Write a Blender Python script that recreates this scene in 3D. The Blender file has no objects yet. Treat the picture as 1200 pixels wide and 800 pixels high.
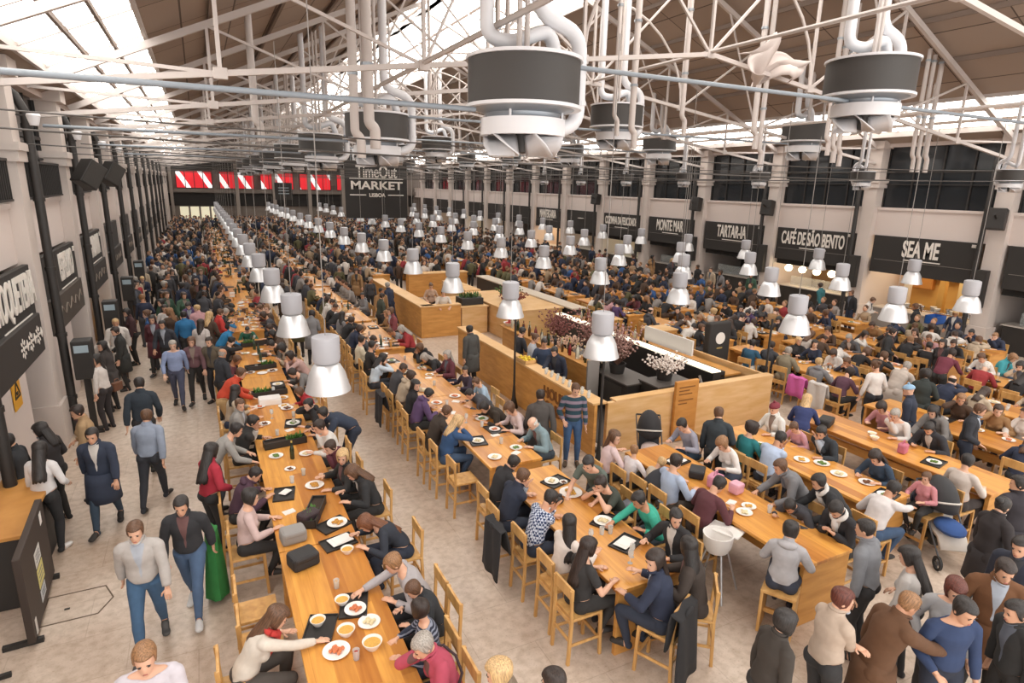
import bpy, bmesh, math, random
import numpy as np
from mathutils import Vector, Matrix
rnd = random.Random(11)
COL = bpy.context.scene.collection
PI = math.pi

# ---------------------------------------------------------------- helpers
def lin(c):
    c = c / 255.0
    return c / 12.92 if c <= 0.04045 else ((c + 0.055) / 1.055) ** 2.4

def rgb(h):
    h = h.lstrip('#')
    return tuple(lin(int(h[i:i + 2], 16)) for i in (0, 2, 4)) + (1.0,)

_labels = {}
def tag(o, label, cat, group=None, kind=None):
    n = len(label.split())
    if n < 4 or n > 16:
        print('LABELWORDS', n, label)
    if label in _labels and not (group and _labels[label] == group):
        print('DUPLABEL', label)
    _labels[label] = group
    o['label'] = label; o['category'] = cat
    if group: o['group'] = group
    if kind: o['kind'] = kind
    return o

def empty(name, loc=(0, 0, 0), rz=0.0):
    o = bpy.data.objects.new(name, None); COL.objects.link(o)
    o.location = loc; o.rotation_euler = (0, 0, rz); o.empty_display_size = 0.1
    return o

def copy_tree(o, parent=None):
    c = o.copy(); COL.objects.link(c)
    if parent: c.parent = parent
    for ch in list(o.children):
        copy_tree(ch, c)
    return c

class MB:
    """collects shapes; build() links them as one mesh object"""
    def __init__(s):
        s.v = []; s.f = []; s.m = []
    def add(s, vs, fs, mi=0):
        b = len(s.v)
        s.v.extend([tuple(v) for v in vs])
        for f in fs:
            s.f.append(tuple(i + b for i in f)); s.m.append(mi)
        return s
    def box(s, x0, x1, y0, y1, z0, z1, mi=0):
        return s.add([(x0,y0,z0),(x1,y0,z0),(x1,y1,z0),(x0,y1,z0),(x0,y0,z1),(x1,y0,z1),(x1,y1,z1),(x0,y1,z1)],
                     [(0,3,2,1),(4,5,6,7),(0,1,5,4),(1,2,6,5),(2,3,7,6),(3,0,4,7)], mi)
    def bar(s, p, q, w, h=None, mi=0, up=(0, 0, 1)):
        """square bar from p to q, w across, h along 'up'"""
        h = h or w
        p, q = Vector(p), Vector(q); d = (q - p).normalized()
        u = Vector(up)
        if abs(d.dot(u)) > 0.98: u = Vector((0, 1, 0))
        sx = d.cross(u).normalized(); u = sx.cross(d).normalized()
        vs = []
        for e in (p, q):
            for a, b in ((-1,-1),(1,-1),(1,1),(-1,1)):
                vs.append(e + sx * a * w / 2 + u * b * h / 2)
        return s.add(vs, [(0,1,2,3),(7,6,5,4),(0,4,5,1),(1,5,6,2),(2,6,7,3),(3,7,4,0)], mi)
    def tube(s, pts, r, n=8, mi=0, cap=True):
        pts = [Vector(p) for p in pts]
        rr = r if isinstance(r, (list, tuple)) else [r] * len(pts)
        vs = []; fs = []; prev = None
        for i, p in enumerate(pts):
            d = (pts[min(i + 1, len(pts) - 1)] - pts[max(i - 1, 0)]).normalized()
            if prev is None:
                u = Vector((0, 0, 1)) if abs(d.z) < 0.9 else Vector((1, 0, 0))
            else:
                u = prev
            sx = d.cross(u).normalized(); u = sx.cross(d).normalized(); prev = u
            for k in range(n):
                a = 2 * PI * k / n
                vs.append(p + (sx * math.cos(a) + u * math.sin(a)) * rr[i])
        for i in range(len(pts) - 1):
            for k in range(n):
                a, b = i * n + k, i * n + (k + 1) % n
                fs.append((a, b, b + n, a + n))
        if cap:
            fs.append(tuple(range(n - 1, -1, -1)))
            fs.append(tuple(range(len(vs) - n, len(vs))))
        return s.add(vs, fs, mi)
    def lathe(s, prof, c=(0, 0, 0), n=24, mi=0, closed=False):
        """prof: list of (r, z)"""
        vs = []; fs = []
        for r, z in prof:
            for k in range(n):
                a = 2 * PI * k / n
                vs.append((c[0] + r * math.cos(a), c[1] + r * math.sin(a), c[2] + z))
        m = len(prof)
        for i in range(m - 1 + (1 if closed else 0)):
            for k in range(n):
                a, b = i * n + k, i * n + (k + 1) % n
                j = ((i + 1) % m) * n
                fs.append((a, b, j + (k + 1) % n, j + k))
        if not closed:
            if prof[0][0] > 1e-5: fs.append(tuple(range(n - 1, -1, -1)))
            if prof[-1][0] > 1e-5: fs.append(tuple(range((m - 1) * n, m * n)))
        return s.add(vs, fs, mi)
    def ell(s, c, r, n=10, m=7, mi=0, rot=None):
        vs = []; fs = []
        for i in range(m + 1):
            t = PI * i / m
            for k in range(n):
                a = 2 * PI * k / n
                p = Vector((math.sin(t) * math.cos(a) * r[0], math.sin(t) * math.sin(a) * r[1], math.cos(t) * r[2]))
                if rot: p = rot @ p
                vs.append(p + Vector(c))
        for i in range(m):
            for k in range(n):
                a, b = i * n + k, i * n + (k + 1) % n
                fs.append((a, a + n, b + n, b))
        return s.add(vs, fs, mi)
    def prism(s, poly, z0, z1, mi=0):
        n = len(poly)
        vs = [(x, y, z0) for x, y in poly] + [(x, y, z1) for x, y in poly]
        fs = [tuple(range(n - 1, -1, -1)), tuple(range(n, 2 * n))] + [(i, (i + 1) % n, n + (i + 1) % n, n + i) for i in range(n)]
        return s.add(vs, fs, mi)
    def quad(s, a, b, c, d, mi=0):
        return s.add([a, b, c, d], [(0, 1, 2, 3)], mi)
    def mesh(s, name, mats, smooth=False, bevel=0.0):
        me = bpy.data.meshes.new(name)
        me.from_pydata(s.v, [], s.f)
        for m in (mats if isinstance(mats, (list, tuple)) else [mats]):
            me.materials.append(m)
        if any(s.m): me.polygons.foreach_set('material_index', s.m)
        if bevel:
            bm = bmesh.new(); bm.from_mesh(me)
            bmesh.ops.remove_doubles(bm, verts=bm.verts, dist=1e-5)
            es = [e for e in bm.edges if len(e.link_faces) == 2 and e.calc_face_angle(0) > 0.6]
            bmesh.ops.bevel(bm, geom=es, offset=bevel, segments=2, affect='EDGES', profile=0.5)
            bm.to_mesh(me); bm.free()
        if smooth:
            me.polygons.foreach_set('use_smooth', [True] * len(me.polygons))
            if smooth != 'all':
                me.set_sharp_from_angle(angle=0.7)
        me.update()
        return me
    def build(s, name, mats, parent=None, smooth=False, bevel=0.0, loc=None, rz=0.0):
        o = bpy.data.objects.new(name, s.mesh(name, mats, smooth, bevel)); COL.objects.link(o)
        if parent: o.parent = parent
        if loc: o.location = loc
        if rz: o.rotation_euler = (0, 0, rz)
        return o

def inst(name, me, parent=None, loc=(0, 0, 0), rz=0.0, mats=None, scale=None):
    o = bpy.data.objects.new(name, me); COL.objects.link(o)
    if parent: o.parent = parent
    o.location = loc; o.rotation_euler = (0, 0, rz)
    if scale: o.scale = scale if isinstance(scale, (tuple, list)) else (scale,) * 3
    if mats:
        for i, m in enumerate(mats):
            o.material_slots[i].link = 'OBJECT'; o.material_slots[i].material = m
    return o

def struct(o):
    o['kind'] = 'structure'; return o

# ---------------------------------------------------------------- materials
_mats = {}
def mat(name, col, rough=0.7, metal=0.0, noise=0.0, nscale=8.0, emit=None, estr=0.0, spec=None, bump=0.0, trans=0.0, alpha=1.0):
    key = (name, col, rough, metal, noise)
    if key in _mats: return _mats[key]
    m = bpy.data.materials.new(name); m.use_nodes = True
    nt = m.node_tree; b = nt.nodes['Principled BSDF']
    c = rgb(col) if isinstance(col, str) else tuple(col) + (1.0,)
    b.inputs['Base Color'].default_value = c
    b.inputs['Roughness'].default_value = rough; b.inputs['Metallic'].default_value = metal
    if spec is not None: b.inputs['Specular IOR Level'].default_value = spec
    if emit:
        b.inputs['Emission Color'].default_value = rgb(emit); b.inputs['Emission Strength'].default_value = estr
    if trans: b.inputs['Transmission Weight'].default_value = trans
    if alpha < 1: b.inputs['Alpha'].default_value = alpha
    if noise or bump:
        tc = nt.nodes.new('ShaderNodeTexCoord'); nz = nt.nodes.new('ShaderNodeTexNoise')
        nz.inputs['Scale'].default_value = nscale; nz.inputs['Detail'].default_value = 4
        nt.links.new(tc.outputs['Object'], nz.inputs['Vector'])
        if noise:
            mx = nt.nodes.new('ShaderNodeMix'); mx.data_type = 'RGBA'
            mx.inputs['A'].default_value = tuple(x * (1 - noise) for x in c[:3]) + (1,)
            mx.inputs['B'].default_value = tuple(min(1, x * (1 + noise)) for x in c[:3]) + (1,)
            nt.links.new(nz.outputs['Fac'], mx.inputs['Factor'])
            nt.links.new(mx.outputs['Result'], b.inputs['Base Color'])
        if bump:
            bp = nt.nodes.new('ShaderNodeBump'); bp.inputs['Strength'].default_value = bump; bp.inputs['Distance'].default_value = 0.02
            nt.links.new(nz.outputs['Fac'], bp.inputs['Height']); nt.links.new(bp.outputs['Normal'], b.inputs['Normal'])
    _mats[key] = m
    return m

def wood(name, c1, c2, scale=(1.0, 9.0, 9.0), rough=0.45, plank=None, c3=None, world=False):
    """grain runs along the axis with the smallest scale"""
    key = ('wood', name)
    if key in _mats: return _mats[key]
    m = bpy.data.materials.new(name); m.use_nodes = True
    nt = m.node_tree; b = nt.nodes['Principled BSDF']; N = nt.nodes.new; L = nt.links.new
    tc = N('ShaderNodeTexCoord'); src = tc.outputs['Object']
    if world:
        g = N('ShaderNodeNewGeometry'); src = g.outputs['Position']
    mp = N('ShaderNodeMapping'); mp.inputs['Scale'].default_value = scale
    L(src, mp.inputs['Vector'])
    nz = N('ShaderNodeTexNoise'); nz.inputs['Scale'].default_value = 1.6; nz.inputs['Detail'].default_value = 5; nz.inputs['Distortion'].default_value = 0.4
    L(mp.outputs['Vector'], nz.inputs['Vector'])
    rp = N('ShaderNodeValToRGB'); rp.color_ramp.elements[0].position = 0.3; rp.color_ramp.elements[1].position = 0.72
    rp.color_ramp.elements[0].color = rgb(c1); rp.color_ramp.elements[1].color = rgb(c2)
    L(nz.outputs['Fac'], rp.inputs['Fac'])
    out = rp.outputs['Color']
    if plank:
        bk = N('ShaderNodeTexBrick'); bk.inputs['Scale'].default_value = 1.0
        bk.inputs['Brick Width'].default_value = plank[0]; bk.inputs['Row Height'].default_value = plank[1]
        bk.inputs['Mortar Size'].default_value = 0.003; bk.offset = 0.5
        bk.inputs['Color1'].default_value = (1, 1, 1, 1); bk.inputs['Color2'].default_value = rgb(c3 or '#d9b48a')
        bk.inputs['Mortar'].default_value = (0.8, 0.7, 0.6, 1); bk.inputs['Bias'].default_value = -0.35
        mp2 = N('ShaderNodeMapping'); mp2.inputs['Rotation'].default_value = (0, 0, plank[2])
        L(src, mp2.inputs['Vector']); L(mp2.outputs['Vector'], bk.inputs['Vector'])
        mx = N('ShaderNodeMix'); mx.data_type = 'RGBA'; mx.blend_type = 'MULTIPLY'; mx.inputs['Factor'].default_value = 0.85
        L(out, mx.inputs['A']); L(bk.outputs['Color'], mx.inputs['B']); out = mx.outputs['Result']
    L(out, b.inputs['Base Color']); b.inputs['Roughness'].default_value = rough
    _mats[key] = m
    return m

M_white = mat('painted_white', '#cfc4bd', 0.6, noise=0.05, nscale=0.7)
M_wall = mat('plaster_wall', '#d8ccc6', 0.85, noise=0.05, nscale=0.6)
M_steel = mat('cream_painted_steel', '#c4bbb6', 0.5, noise=0.06, nscale=1.5)
M_duct = mat('white_duct_metal', '#dcdcdf', 0.35, noise=0.03, nscale=2)
M_galv = mat('galvanised_tube', '#9fa6ad', 0.35, 0.5)
M_black = mat('black_paint', '#2b2826', 0.55)
M_board = mat('black_board', '#2e2b29', 0.7)
M_dark = mat('dark_interior', '#1e1b19', 0.8)
M_drum = mat('charcoal_drum', '#403d3b', 0.6)
M_glassd = mat('dark_glazing', '#22262a', 0.12, spec=0.6)
M_letter = mat('white_lettering', '#e8e2da', 0.6)
M_wood = wood('blond_wood', '#b9823f', '#dba75f', (9, 1.2, 9))
M_woodx = wood('blond_wood_x', '#bb8748', '#dcab6c', (1.0, 9, 9))
M_woodp = wood('blond_panel_wood', '#b8803d', '#d29a53', (1.3, 1.3, 7), 0.5)
M_woodl = wood('pale_panel_wood', '#cfa266', '#dfb988', (1.0, 1.0, 6), 0.5)
M_top = wood('tabletop_wood', '#c98a42', '#e3a752', (10, 0.9, 4), 0.32, (2.4, 0.19, PI / 2), '#a4622c', True)
M_chair = wood('chair_wood', '#b5854a', '#d9ac6c', (6, 6, 1.2), 0.5)
M_cup = mat('white_china', '#ece8e2', 0.25)
M_tray = mat('black_tray', '#2c2a29', 0.4)
M_alu = mat('brushed_aluminium', '#e2e3e5', 0.42, 0.7)
M_lampw = mat('lamp_housing_grey', '#b3b4ba', 0.45)
M_rubber = mat('black_rubber', '#262423', 0.7)
M_chrome = mat('chrome', '#d5d6d8', 0.18, 1.0)
# ---------------------------------------------------------------- the hall
XL, XR, YF, YN = -3.0, 25.0, 79.0, -3.0
ZE, XC, SL = 7.6, 11.0, 0.45            # eaves height, ridge x, roof slope
def zroof(x): return ZE + SL * (x - XL if x <= XC else XR - x)

def floor_mat():
    m = bpy.data.materials.new('limestone_floor'); m.use_nodes = True
    nt = m.node_tree; b = nt.nodes['Principled BSDF']; N = nt.nodes.new; L = nt.links.new
    tc = N('ShaderNodeTexCoord')
    def noise(sc, det=4):
        n = N('ShaderNodeTexNoise'); n.inputs['Scale'].default_value = sc; n.inputs['Detail'].default_value = det
        L(tc.outputs['Object'], n.inputs['Vector']); return n
    n1, n2, n3 = noise(0.45, 3), noise(9, 5), noise(45, 3)
    bk = N('ShaderNodeTexBrick'); bk.inputs['Brick Width'].default_value = 1.25; bk.inputs['Row Height'].default_value = 0.8
    bk.inputs['Scale'].default_value = 1.0; bk.inputs['Mortar Size'].default_value = 0.006; bk.offset = 0.4
    bk.inputs['Color1'].default_value = (1, 1, 1, 1); bk.inputs['Color2'].default_value = (0.8, 0.78, 0.74, 1); bk.inputs['Mortar'].default_value = (0.5, 0.45, 0.38, 1)
    L(tc.outputs['Object'], bk.inputs['Vector'])
    r1 = N('ShaderNodeValToRGB'); r1.color_ramp.elements[0].color = rgb('#bfaa98'); r1.color_ramp.elements[1].color = rgb('#dccdbf')
    r1.color_ramp.elements[0].position = 0.35; r1.color_ramp.elements[1].position = 0.65
    L(n1.outputs['Fac'], r1.inputs['Fac'])
    r2 = N('ShaderNodeValToRGB'); r2.color_ramp.elements[0].color = (0.72, 0.68, 0.62, 1); r2.color_ramp.elements[1].color = (1, 1, 1, 1)
    r2.color_ramp.elements[0].position = 0.3; r2.color_ramp.elements[1].position = 0.6
    L(n2.outputs['Fac'], r2.inputs['Fac'])
    r3 = N('ShaderNodeValToRGB'); r3.color_ramp.elements[0].color = (0.6, 0.5, 0.42, 1); r3.color_ramp.elements[1].color = (1, 1, 1, 1)
    r3.color_ramp.elements[0].position = 0.3; r3.color_ramp.elements[1].position = 0.42
    L(n3.outputs['Fac'], r3.inputs['Fac'])
    out = r1.outputs['Color']
    for o, f in ((r2.outputs['Color'], 0.8), (r3.outputs['Color'], 0.45), (bk.outputs['Color'], 0.4)):
        mx = N('ShaderNodeMix'); mx.data_type = 'RGBA'; mx.blend_type = 'MULTIPLY'; mx.inputs['Factor'].default_value = f
        L(out, mx.inputs['A']); L(o, mx.inputs['B']); out = mx.outputs['Result']
    L(out, b.inputs['Base Color']); b.inputs['Roughness'].default_value = 0.42
    return m

struct(MB().box(XL - 6, XR + 6, YN, YF + 2, -0.2, 0).build('floor', floor_mat()))

# --- roof: brown boarded slopes with glazed strips
def roof_mat():
    m = bpy.data.materials.new('roof_boarding'); m.use_nodes = True
    nt = m.node_tree; b = nt.nodes['Principled BSDF']; N = nt.nodes.new; L = nt.links.new
    tc = N('ShaderNodeTexCoord'); bk = N('ShaderNodeTexBrick')
    mp = N('ShaderNodeMapping'); mp.inputs['Rotation'].default_value = (0, 0, PI / 2); L(tc.outputs['Object'], mp.inputs['Vector']); L(mp.outputs['Vector'], bk.inputs['Vector'])
    bk.inputs['Scale'].default_value = 1; bk.inputs['Brick Width'].default_value = 2.45; bk.inputs['Row Height'].default_value = 1.15
    bk.inputs['Mortar Size'].default_value = 0.02; bk.offset = 0.0
    bk.inputs['Color1'].default_value = rgb('#a8988b'); bk.inputs['Color2'].default_value = rgb('#9a8a7e'); bk.inputs['Mortar'].default_value = rgb('#5c4f48')
    L(bk.outputs['Color'], b.inputs['Base Color']); b.inputs['Roughness'].default_value = 0.8
    return m
M_roof = roof_mat()
def glass_mat():
    m = bpy.data.materials.new('daylit_roof_glazing'); m.use_nodes = True
    nt = m.node_tree; b = nt.nodes['Principled BSDF']; N = nt.nodes.new; L = nt.links.new
    tc = N('ShaderNodeTexCoord'); wv = N('ShaderNodeTexWave'); wv.bands_direction = 'Y'; wv.inputs['Scale'].default_value = 0.26
    L(tc.outputs['Object'], wv.inputs['Vector'])
    rp = N('ShaderNodeValToRGB'); rp.color_ramp.elements[0].color = (0.15, 0.138, 0.125, 1); rp.color_ramp.elements[1].color = (1, 0.96, 0.9, 1)
    rp.color_ramp.elements[0].position = 0.0; rp.color_ramp.elements[1].position = 0.06
    L(wv.outputs['Fac'], rp.inputs['Fac']); L(rp.outputs['Color'], b.inputs['Emission Color'])
    b.inputs['Base Color'].default_value = (0.7, 0.7, 0.7, 1); b.inputs['Emission Strength'].default_value = SKY_E
    return m
SKY_E = 5.6
M_sky = glass_mat()
strips = [(-2.7, -0.75, 1), (8.8, 11.0, 2), (11.0, 14.2, 3), (22.7, 24.6, 4)]
edges = sorted({XL - 0.6, XC, XR + 0.6} | {e for s in strips for e in s[:2]})
ceil = MB()
for x0, x1 in zip(edges[:-1], edges[1:]):
    if any(abs(s[0] - x0) < 1e-3 for s in strips): continue
    z0, z1 = zroof(x0), zroof(x1)
    ceil.add([(x0, YN, z0), (x1, YN, z1), (x1, YF, z1), (x0, YF, z0), (x0, YN, z0 + .15), (x1, YN, z1 + .15), (x1, YF, z1 + .15), (x0, YF, z0 + .15)],
             [(0, 1, 2, 3), (7, 6, 5, 4), (0, 4, 5, 1), (1, 5, 6, 2), (2, 6, 7, 3), (3, 7, 4, 0)])
struct(ceil.build('ceiling', M_roof))
for x0, x1, k in strips:
    z0, z1 = zroof(x0), zroof(x1)
    w = MB().add([(x0, YN, z0 + .1), (x1, YN, z1 + .1), (x1, YF, z1 + .1), (x0, YF, z0 + .1)], [(0, 1, 2, 3)])
    struct(w.build('window_%d' % k, M_sky))
    g = MB()
    y = YN + 0.5
    while y < YF:
        g.bar((x0, y, z0 + .03), (x1, y, z1 + .03), 0.05, 0.08); y += 2.45
    for e in (x0, x1):
        g.bar((e, YN, zroof(e) - .02), (e, YF, zroof(e) - .02), 0.08, 0.16)
    struct(g.build('trim_%d' % k, M_steel))
# purlins along the slopes
pz = MB()
for x in (-1.9, -1.35, 9.9, 12.2, 13.2, 23.4, 24.0): pz.bar((x, YN, zroof(x) - .04), (x, YF, zroof(x) - .04), 0.06, 0.1)
for x in (0.6, 2.4, 4.2, 6.0, 7.8, 15.3, 17.1, 18.9, 20.7):
    pz.bar((x, YN, zroof(x) - .07), (x, YF, zroof(x) - .07), 0.07, 0.14)
struct(pz.build('trim_5', mat('purlin_brown', '#7f7066', 0.7)))

# --- far wall
fw = MB(); Y = YF
fw.box(XL - 2, XR + 2, Y, Y + .4, 0, 4.3)
fw.box(XL - 2, XR + 2, Y + .25, Y + .6, 4.3, 8.2)
fw.box(XL - 2, XR + 2, Y - .35, Y, 4.05, 4.45)
# gable
fw.add([(XL - 1, Y + .3, 7.0), (XR + 1, Y + .3, 7.0), (XR + 1, Y + .3, 7.3), (XC, Y + .3, zroof(XC) + .2), (XL - 1, Y + .3, 7.3)], [(0, 1, 2, 3, 4)])
struct(fw.build('wall_far', mat('far_wall_grey', '#6f665f', 0.85, noise=.1)))
ds = MB().box(XL, XR, Y - .12, Y - .02, 2.6, 3.95).box(XL, XR, Y - .12, Y - .02, 6.5, 7.4)  # lower strip: flat dark colour stands in for recess shade; upper strip a beam
struct(ds.build('trim_6', M_dark))
pw = MB()
for k in range(7):
    x = XL + 4 * k + .2
    pw.box(x + (2.6 if k else 0), x + (3.0 if k else .3), Y - .5, Y - .05, 0, 7.3)
struct(pw.build('trim_7', mat('far_pilaster', '#8d837b', 0.8)))

def screen_mat(seed):
    m = bpy.data.materials.new('advert_screen'); m.use_nodes = True
    nt = m.node_tree; b = nt.nodes['Principled BSDF']; N = nt.nodes.new; L = nt.links.new
    tc = N('ShaderNodeTexCoord'); mp = N('ShaderNodeMapping'); mp.inputs['Rotation'].default_value = (0, 0.55, 0); mp.inputs['Location'].default_value = (seed * .37, 0, 0)
    L(tc.outputs['Object'], mp.inputs['Vector'])
    wv = N('ShaderNodeTexWave'); wv.bands_direction = 'X'; wv.inputs['Scale'].default_value = 0.16; wv.inputs['Distortion'].default_value = 0.6
    L(mp.outputs['Vector'], wv.inputs['Vector'])
    rp = N('ShaderNodeValToRGB'); rp.color_ramp.interpolation = 'CONSTANT'
    for p, c in ((0.0, '#c8202a'), (0.45, '#e8463c'), (0.62, '#f2eeee'), (0.86, '#8fb4d8')):
        if p == 0: rp.color_ramp.elements[0].color = rgb(c)
        elif p == .86: rp.color_ramp.elements[1].position = p; rp.color_ramp.elements[1].color = rgb(c)
        else:
            e = rp.color_ramp.elements.new(p); e.color = rgb(c)
    L(wv.outputs['Fac'], rp.inputs['Fac']); L(rp.outputs['Color'], b.inputs['Base Color']); L(rp.outputs['Color'], b.inputs['Emission Color'])
    b.inputs['Emission Strength'].default_value = 0.75
    return m
place = ['beside the long aisle wall', 'second along from the long aisle wall', 'third along from the long aisle wall', 'half covered by the hanging market sign', 'mostly hidden behind the hanging market sign', 'past the hanging market sign']
for k in range(6):
    x0 = -2.1 + 4.35 * k; x1 = x0 + 3.6
    t = empty('advert_screen', ((x0 + x1) / 2, Y - .2, 5.45))
    tag(t, 'red and white advert screen high on end wall, ' + place[k], 'screen', 'advert screens on the end wall')
    h = (x1 - x0) / 2
    f = MB()
    for z in (-.93, .93): f.bar((-h, 0, z), (h, 0, z), .08)
    for i in range(5): f.bar((-h + i * h / 2, 0, -.9), (-h + i * h / 2, 0, .9), .07)
    f.build('frame', M_black, t)
    MB().box(-h, h, .01, .06, -.9, .9).build('display', screen_mat(k), t)
# lit shop windows at the foot of the end wall
mw = mat('lit_far_window', '#d9d2b4', 0.6, emit='#e9e2c6', estr=0.5)
for k in range(4):
    x = -2.0 + 1.05 * k
    f = MB().box(x, x + .85, Y - .16, Y - .1, 0.6, 2.5)
    o = f.build('window_%d' % (10 + k), mw); struct(o)

# --- side walls
LCOL = [10.2 + 4.9 * k for k in range(15)]
RCOL = [6.9 + 4.9 * k for k in range(15)]
def drain_pipe(x, y, z0, z1, side, lab, nm='drainpipe'):
    o = MB()
    o.tube([(0, 0, z0), (0, 0, z1 - .5), (side * .12, .0, z1 - .2), (side * .35, 0, z1)], .085, 10)
    for z in np.arange(z0 + .8, z1 - .5, 1.4): o.lathe([(.105, 0), (.105, .08)], (0, 0, float(z)), 10)
    r = o.build('drainpipe', M_black, None, True); r.location = (x, y, 0)
    tag(r, lab, 'pipe', 'black drainpipes down the columns')

ORD = ['first', 'second', 'third', 'fourth', 'fifth', 'sixth', 'seventh', 'eighth', 'ninth', 'tenth', 'eleventh', 'twelfth', 'thirteenth', 'fourteenth', 'fifteenth', 'sixteenth', 'seventeenth', 'eighteenth', 'nineteenth', 'twentieth']
def nth(k): return ORD[k] if k < 20 else '%dth' % (k + 1)

def side_wall(side):
    """side -1: aisle wall at XL, +1: shop wall at XR. Walls stand back behind the column line."""
    X = XL if side < 0 else XR; cols = LCOL if side < 0 else RCOL
    def bx(m, a, b, y0, y1, z0, z1, mi=0):   # a,b: distance behind column face
        xs = sorted((X + side * a, X + side * b)); m.box(xs[0], xs[1], y0, y1, z0, z1, mi)
    w = MB()
    bx(w, .25, .6, YN, YF, 3.85, 4.95)                # white fascia band
    bx(w, .2, .32, YN, YF, 4.88, 4.98)
    bx(w, 4.2, 4.4, YN, YF, 0, 8.2)                  # back wall behind shops and gallery
    bx(w, .3, 4.3, YN, YF, 3.95, 4.1)                # gallery slab
    bx(w, .25, .6, YN, YF, 7.35, 7.75)
    struct(w.build('wall_left' if side < 0 else 'wall_right', [M_wall]))
    c = MB()
    for y in cols:
        bx(c, 0, .5, y - .28, y + .28, 0, 7.5)
        bx(c, -.06, .55, y - .34, y + .34, 0, .9)
        bx(c, -.10, .55, y - .40, y + .40, 5.95, 6.1)
        bx(c, -.06, .55, y - .36, y + .36, 5.75, 5.95)
        bx(c, -.12, .55, y - .36, y + .36, 7.3, 7.6)
        bx(c, .4, 4.3, y - .12, y + .12, 0, 3.95)    # party walls between the shops
    struct(c.build('trim_8' if side < 0 else 'trim_9', M_white))
    # gallery windows
    for k, y in enumerate(cols[:-1]):
        n = k + (20 if side < 0 else 40)
        g = MB(); bx(g, .5, .54, y + .3, y + 4.6, 4.95, 7.35, 0)
        o = g.build('window_%d' % n, [M_glassd]); struct(o)
        f = MB()
        for i in range(5):
            yy = y + .3 + i * 1.075; bx(f, .44, .52, yy - .03, yy + .03, 4.95, 7.35)
        bx(f, .42, .5, y + .3, y + 4.6, 6.35, 6.43)
        bx(f, .42, .5, y + .3, y + 4.6, 5.88, 5.92)
        f.build('window_frame', M_black, o)
    # railing in front of the gallery on the aisle side
    if side < 0:
        for k, y in enumerate(cols[:-1]):
            r = MB(); bx(r, .12, .17, y + .35, y + 4.55, 5.75, 5.8); bx(r, .12, .17, y + .35, y + 4.55, 5.02, 5.06)
            for i in range(29):
                yy = y + .4 + i * .147; bx(r, .13, .16, yy - .012, yy + .012, 5.04, 5.77)
            o = r.build('balcony_railing', M_black)
            tag(o, 'black balcony railing over aisle shops, %s bay from the camera' % nth(k), 'railing', 'balcony railings over the aisle')
side_wall(-1); side_wall(1)
for k, y in enumerate(LCOL[:12]):
    drain_pipe(XL + .12, y + .42, 0.0 if k else .0, 7.2, -1, 'black drainpipe on aisle side wall, %s column from the camera' % nth(k))
for k, y in enumerate(RCOL[:12]):
    drain_pipe(XR - .12, y + .40, 0.0, 7.2, 1, 'black drainpipe on food stall wall, %s column from the camera' % nth(k))

# --- text
def text_mesh(s, size, align='CENTER', ext=0.012):
    cu = bpy.data.curves.new('lettering', 'FONT'); cu.body = s; cu.size = size; cu.align_x = align; cu.align_y = 'CENTER'; cu.extrude = ext
    cu.offset = size * (0.02 if len(s) > 6 else .026)
    o = bpy.data.objects.new('tmp_text', cu); COL.objects.link(o)
    dg = bpy.context.evaluated_depsgraph_get()
    me = bpy.data.meshes.new_from_object(o.evaluated_get(dg), depsgraph=dg)
    bpy.data.objects.remove(o); bpy.data.curves.remove(cu)
    me.materials.clear(); me.materials.append(M_letter)
    return me
def lettering(parent, s, size, loc, rot, narrow=.62, mt=None, name='lettering'):
    me = text_mesh(s, size)
    if mt: me.materials[0] = mt
    o = bpy.data.objects.new(name, me); COL.objects.link(o); o.parent = parent
    o.location = loc; o.rotation_euler = rot; o.scale = (narrow, 1, 1)
    return o
ROT_R = (PI / 2, 0, -PI / 2)     # faces -X (shop wall)
ROT_L = (PI / 2, 0, PI / 2)      # faces +X (aisle wall)
ROT_S = (PI / 2, 0, 0)           # faces the camera

# --- food stalls along the shop wall
M_warm = mat('warm_stall_wall', '#e8bc6c', 0.7)
M_warm2 = mat('self_lit_stall_wall', '#6a5138', 0.8, emit='#a5703c', estr=0.12)  # stall lamplight put into the wall as a faint glow
M_pale = mat('self_lit_pale_curtain', '#d9cfa8', 0.8, emit='#d9cfa8', estr=.2)  # emission adds a faint lamplit glow to the surface itself
M_bulb = mat('glowing_bulb', '#fff2d8', 0.5, emit='#ffe6b8', estr=9)
shops = {0: ('', 'dark'), 1: ('SEA ME', 'warm'), 2: ('CAF\u00c9 DE S\u00c3O BENTO', 'bulbs'), 3: ('TARTAR-IA', 'dark'), 4: ('MONTE MAR', 'glass'), 5: ('COZINHA DA FELICIDADE', 'pale'), 6: ('*', 'warm2'), 7: ('MANTEIGARIA', 'warm'), 8: ('', 'dark'), 9: ('', 'warm2'), 10: ('', 'pale'), 11: ('', 'dark'), 12: ('', 'warm2'), 13: ('', 'dark')}
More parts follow.
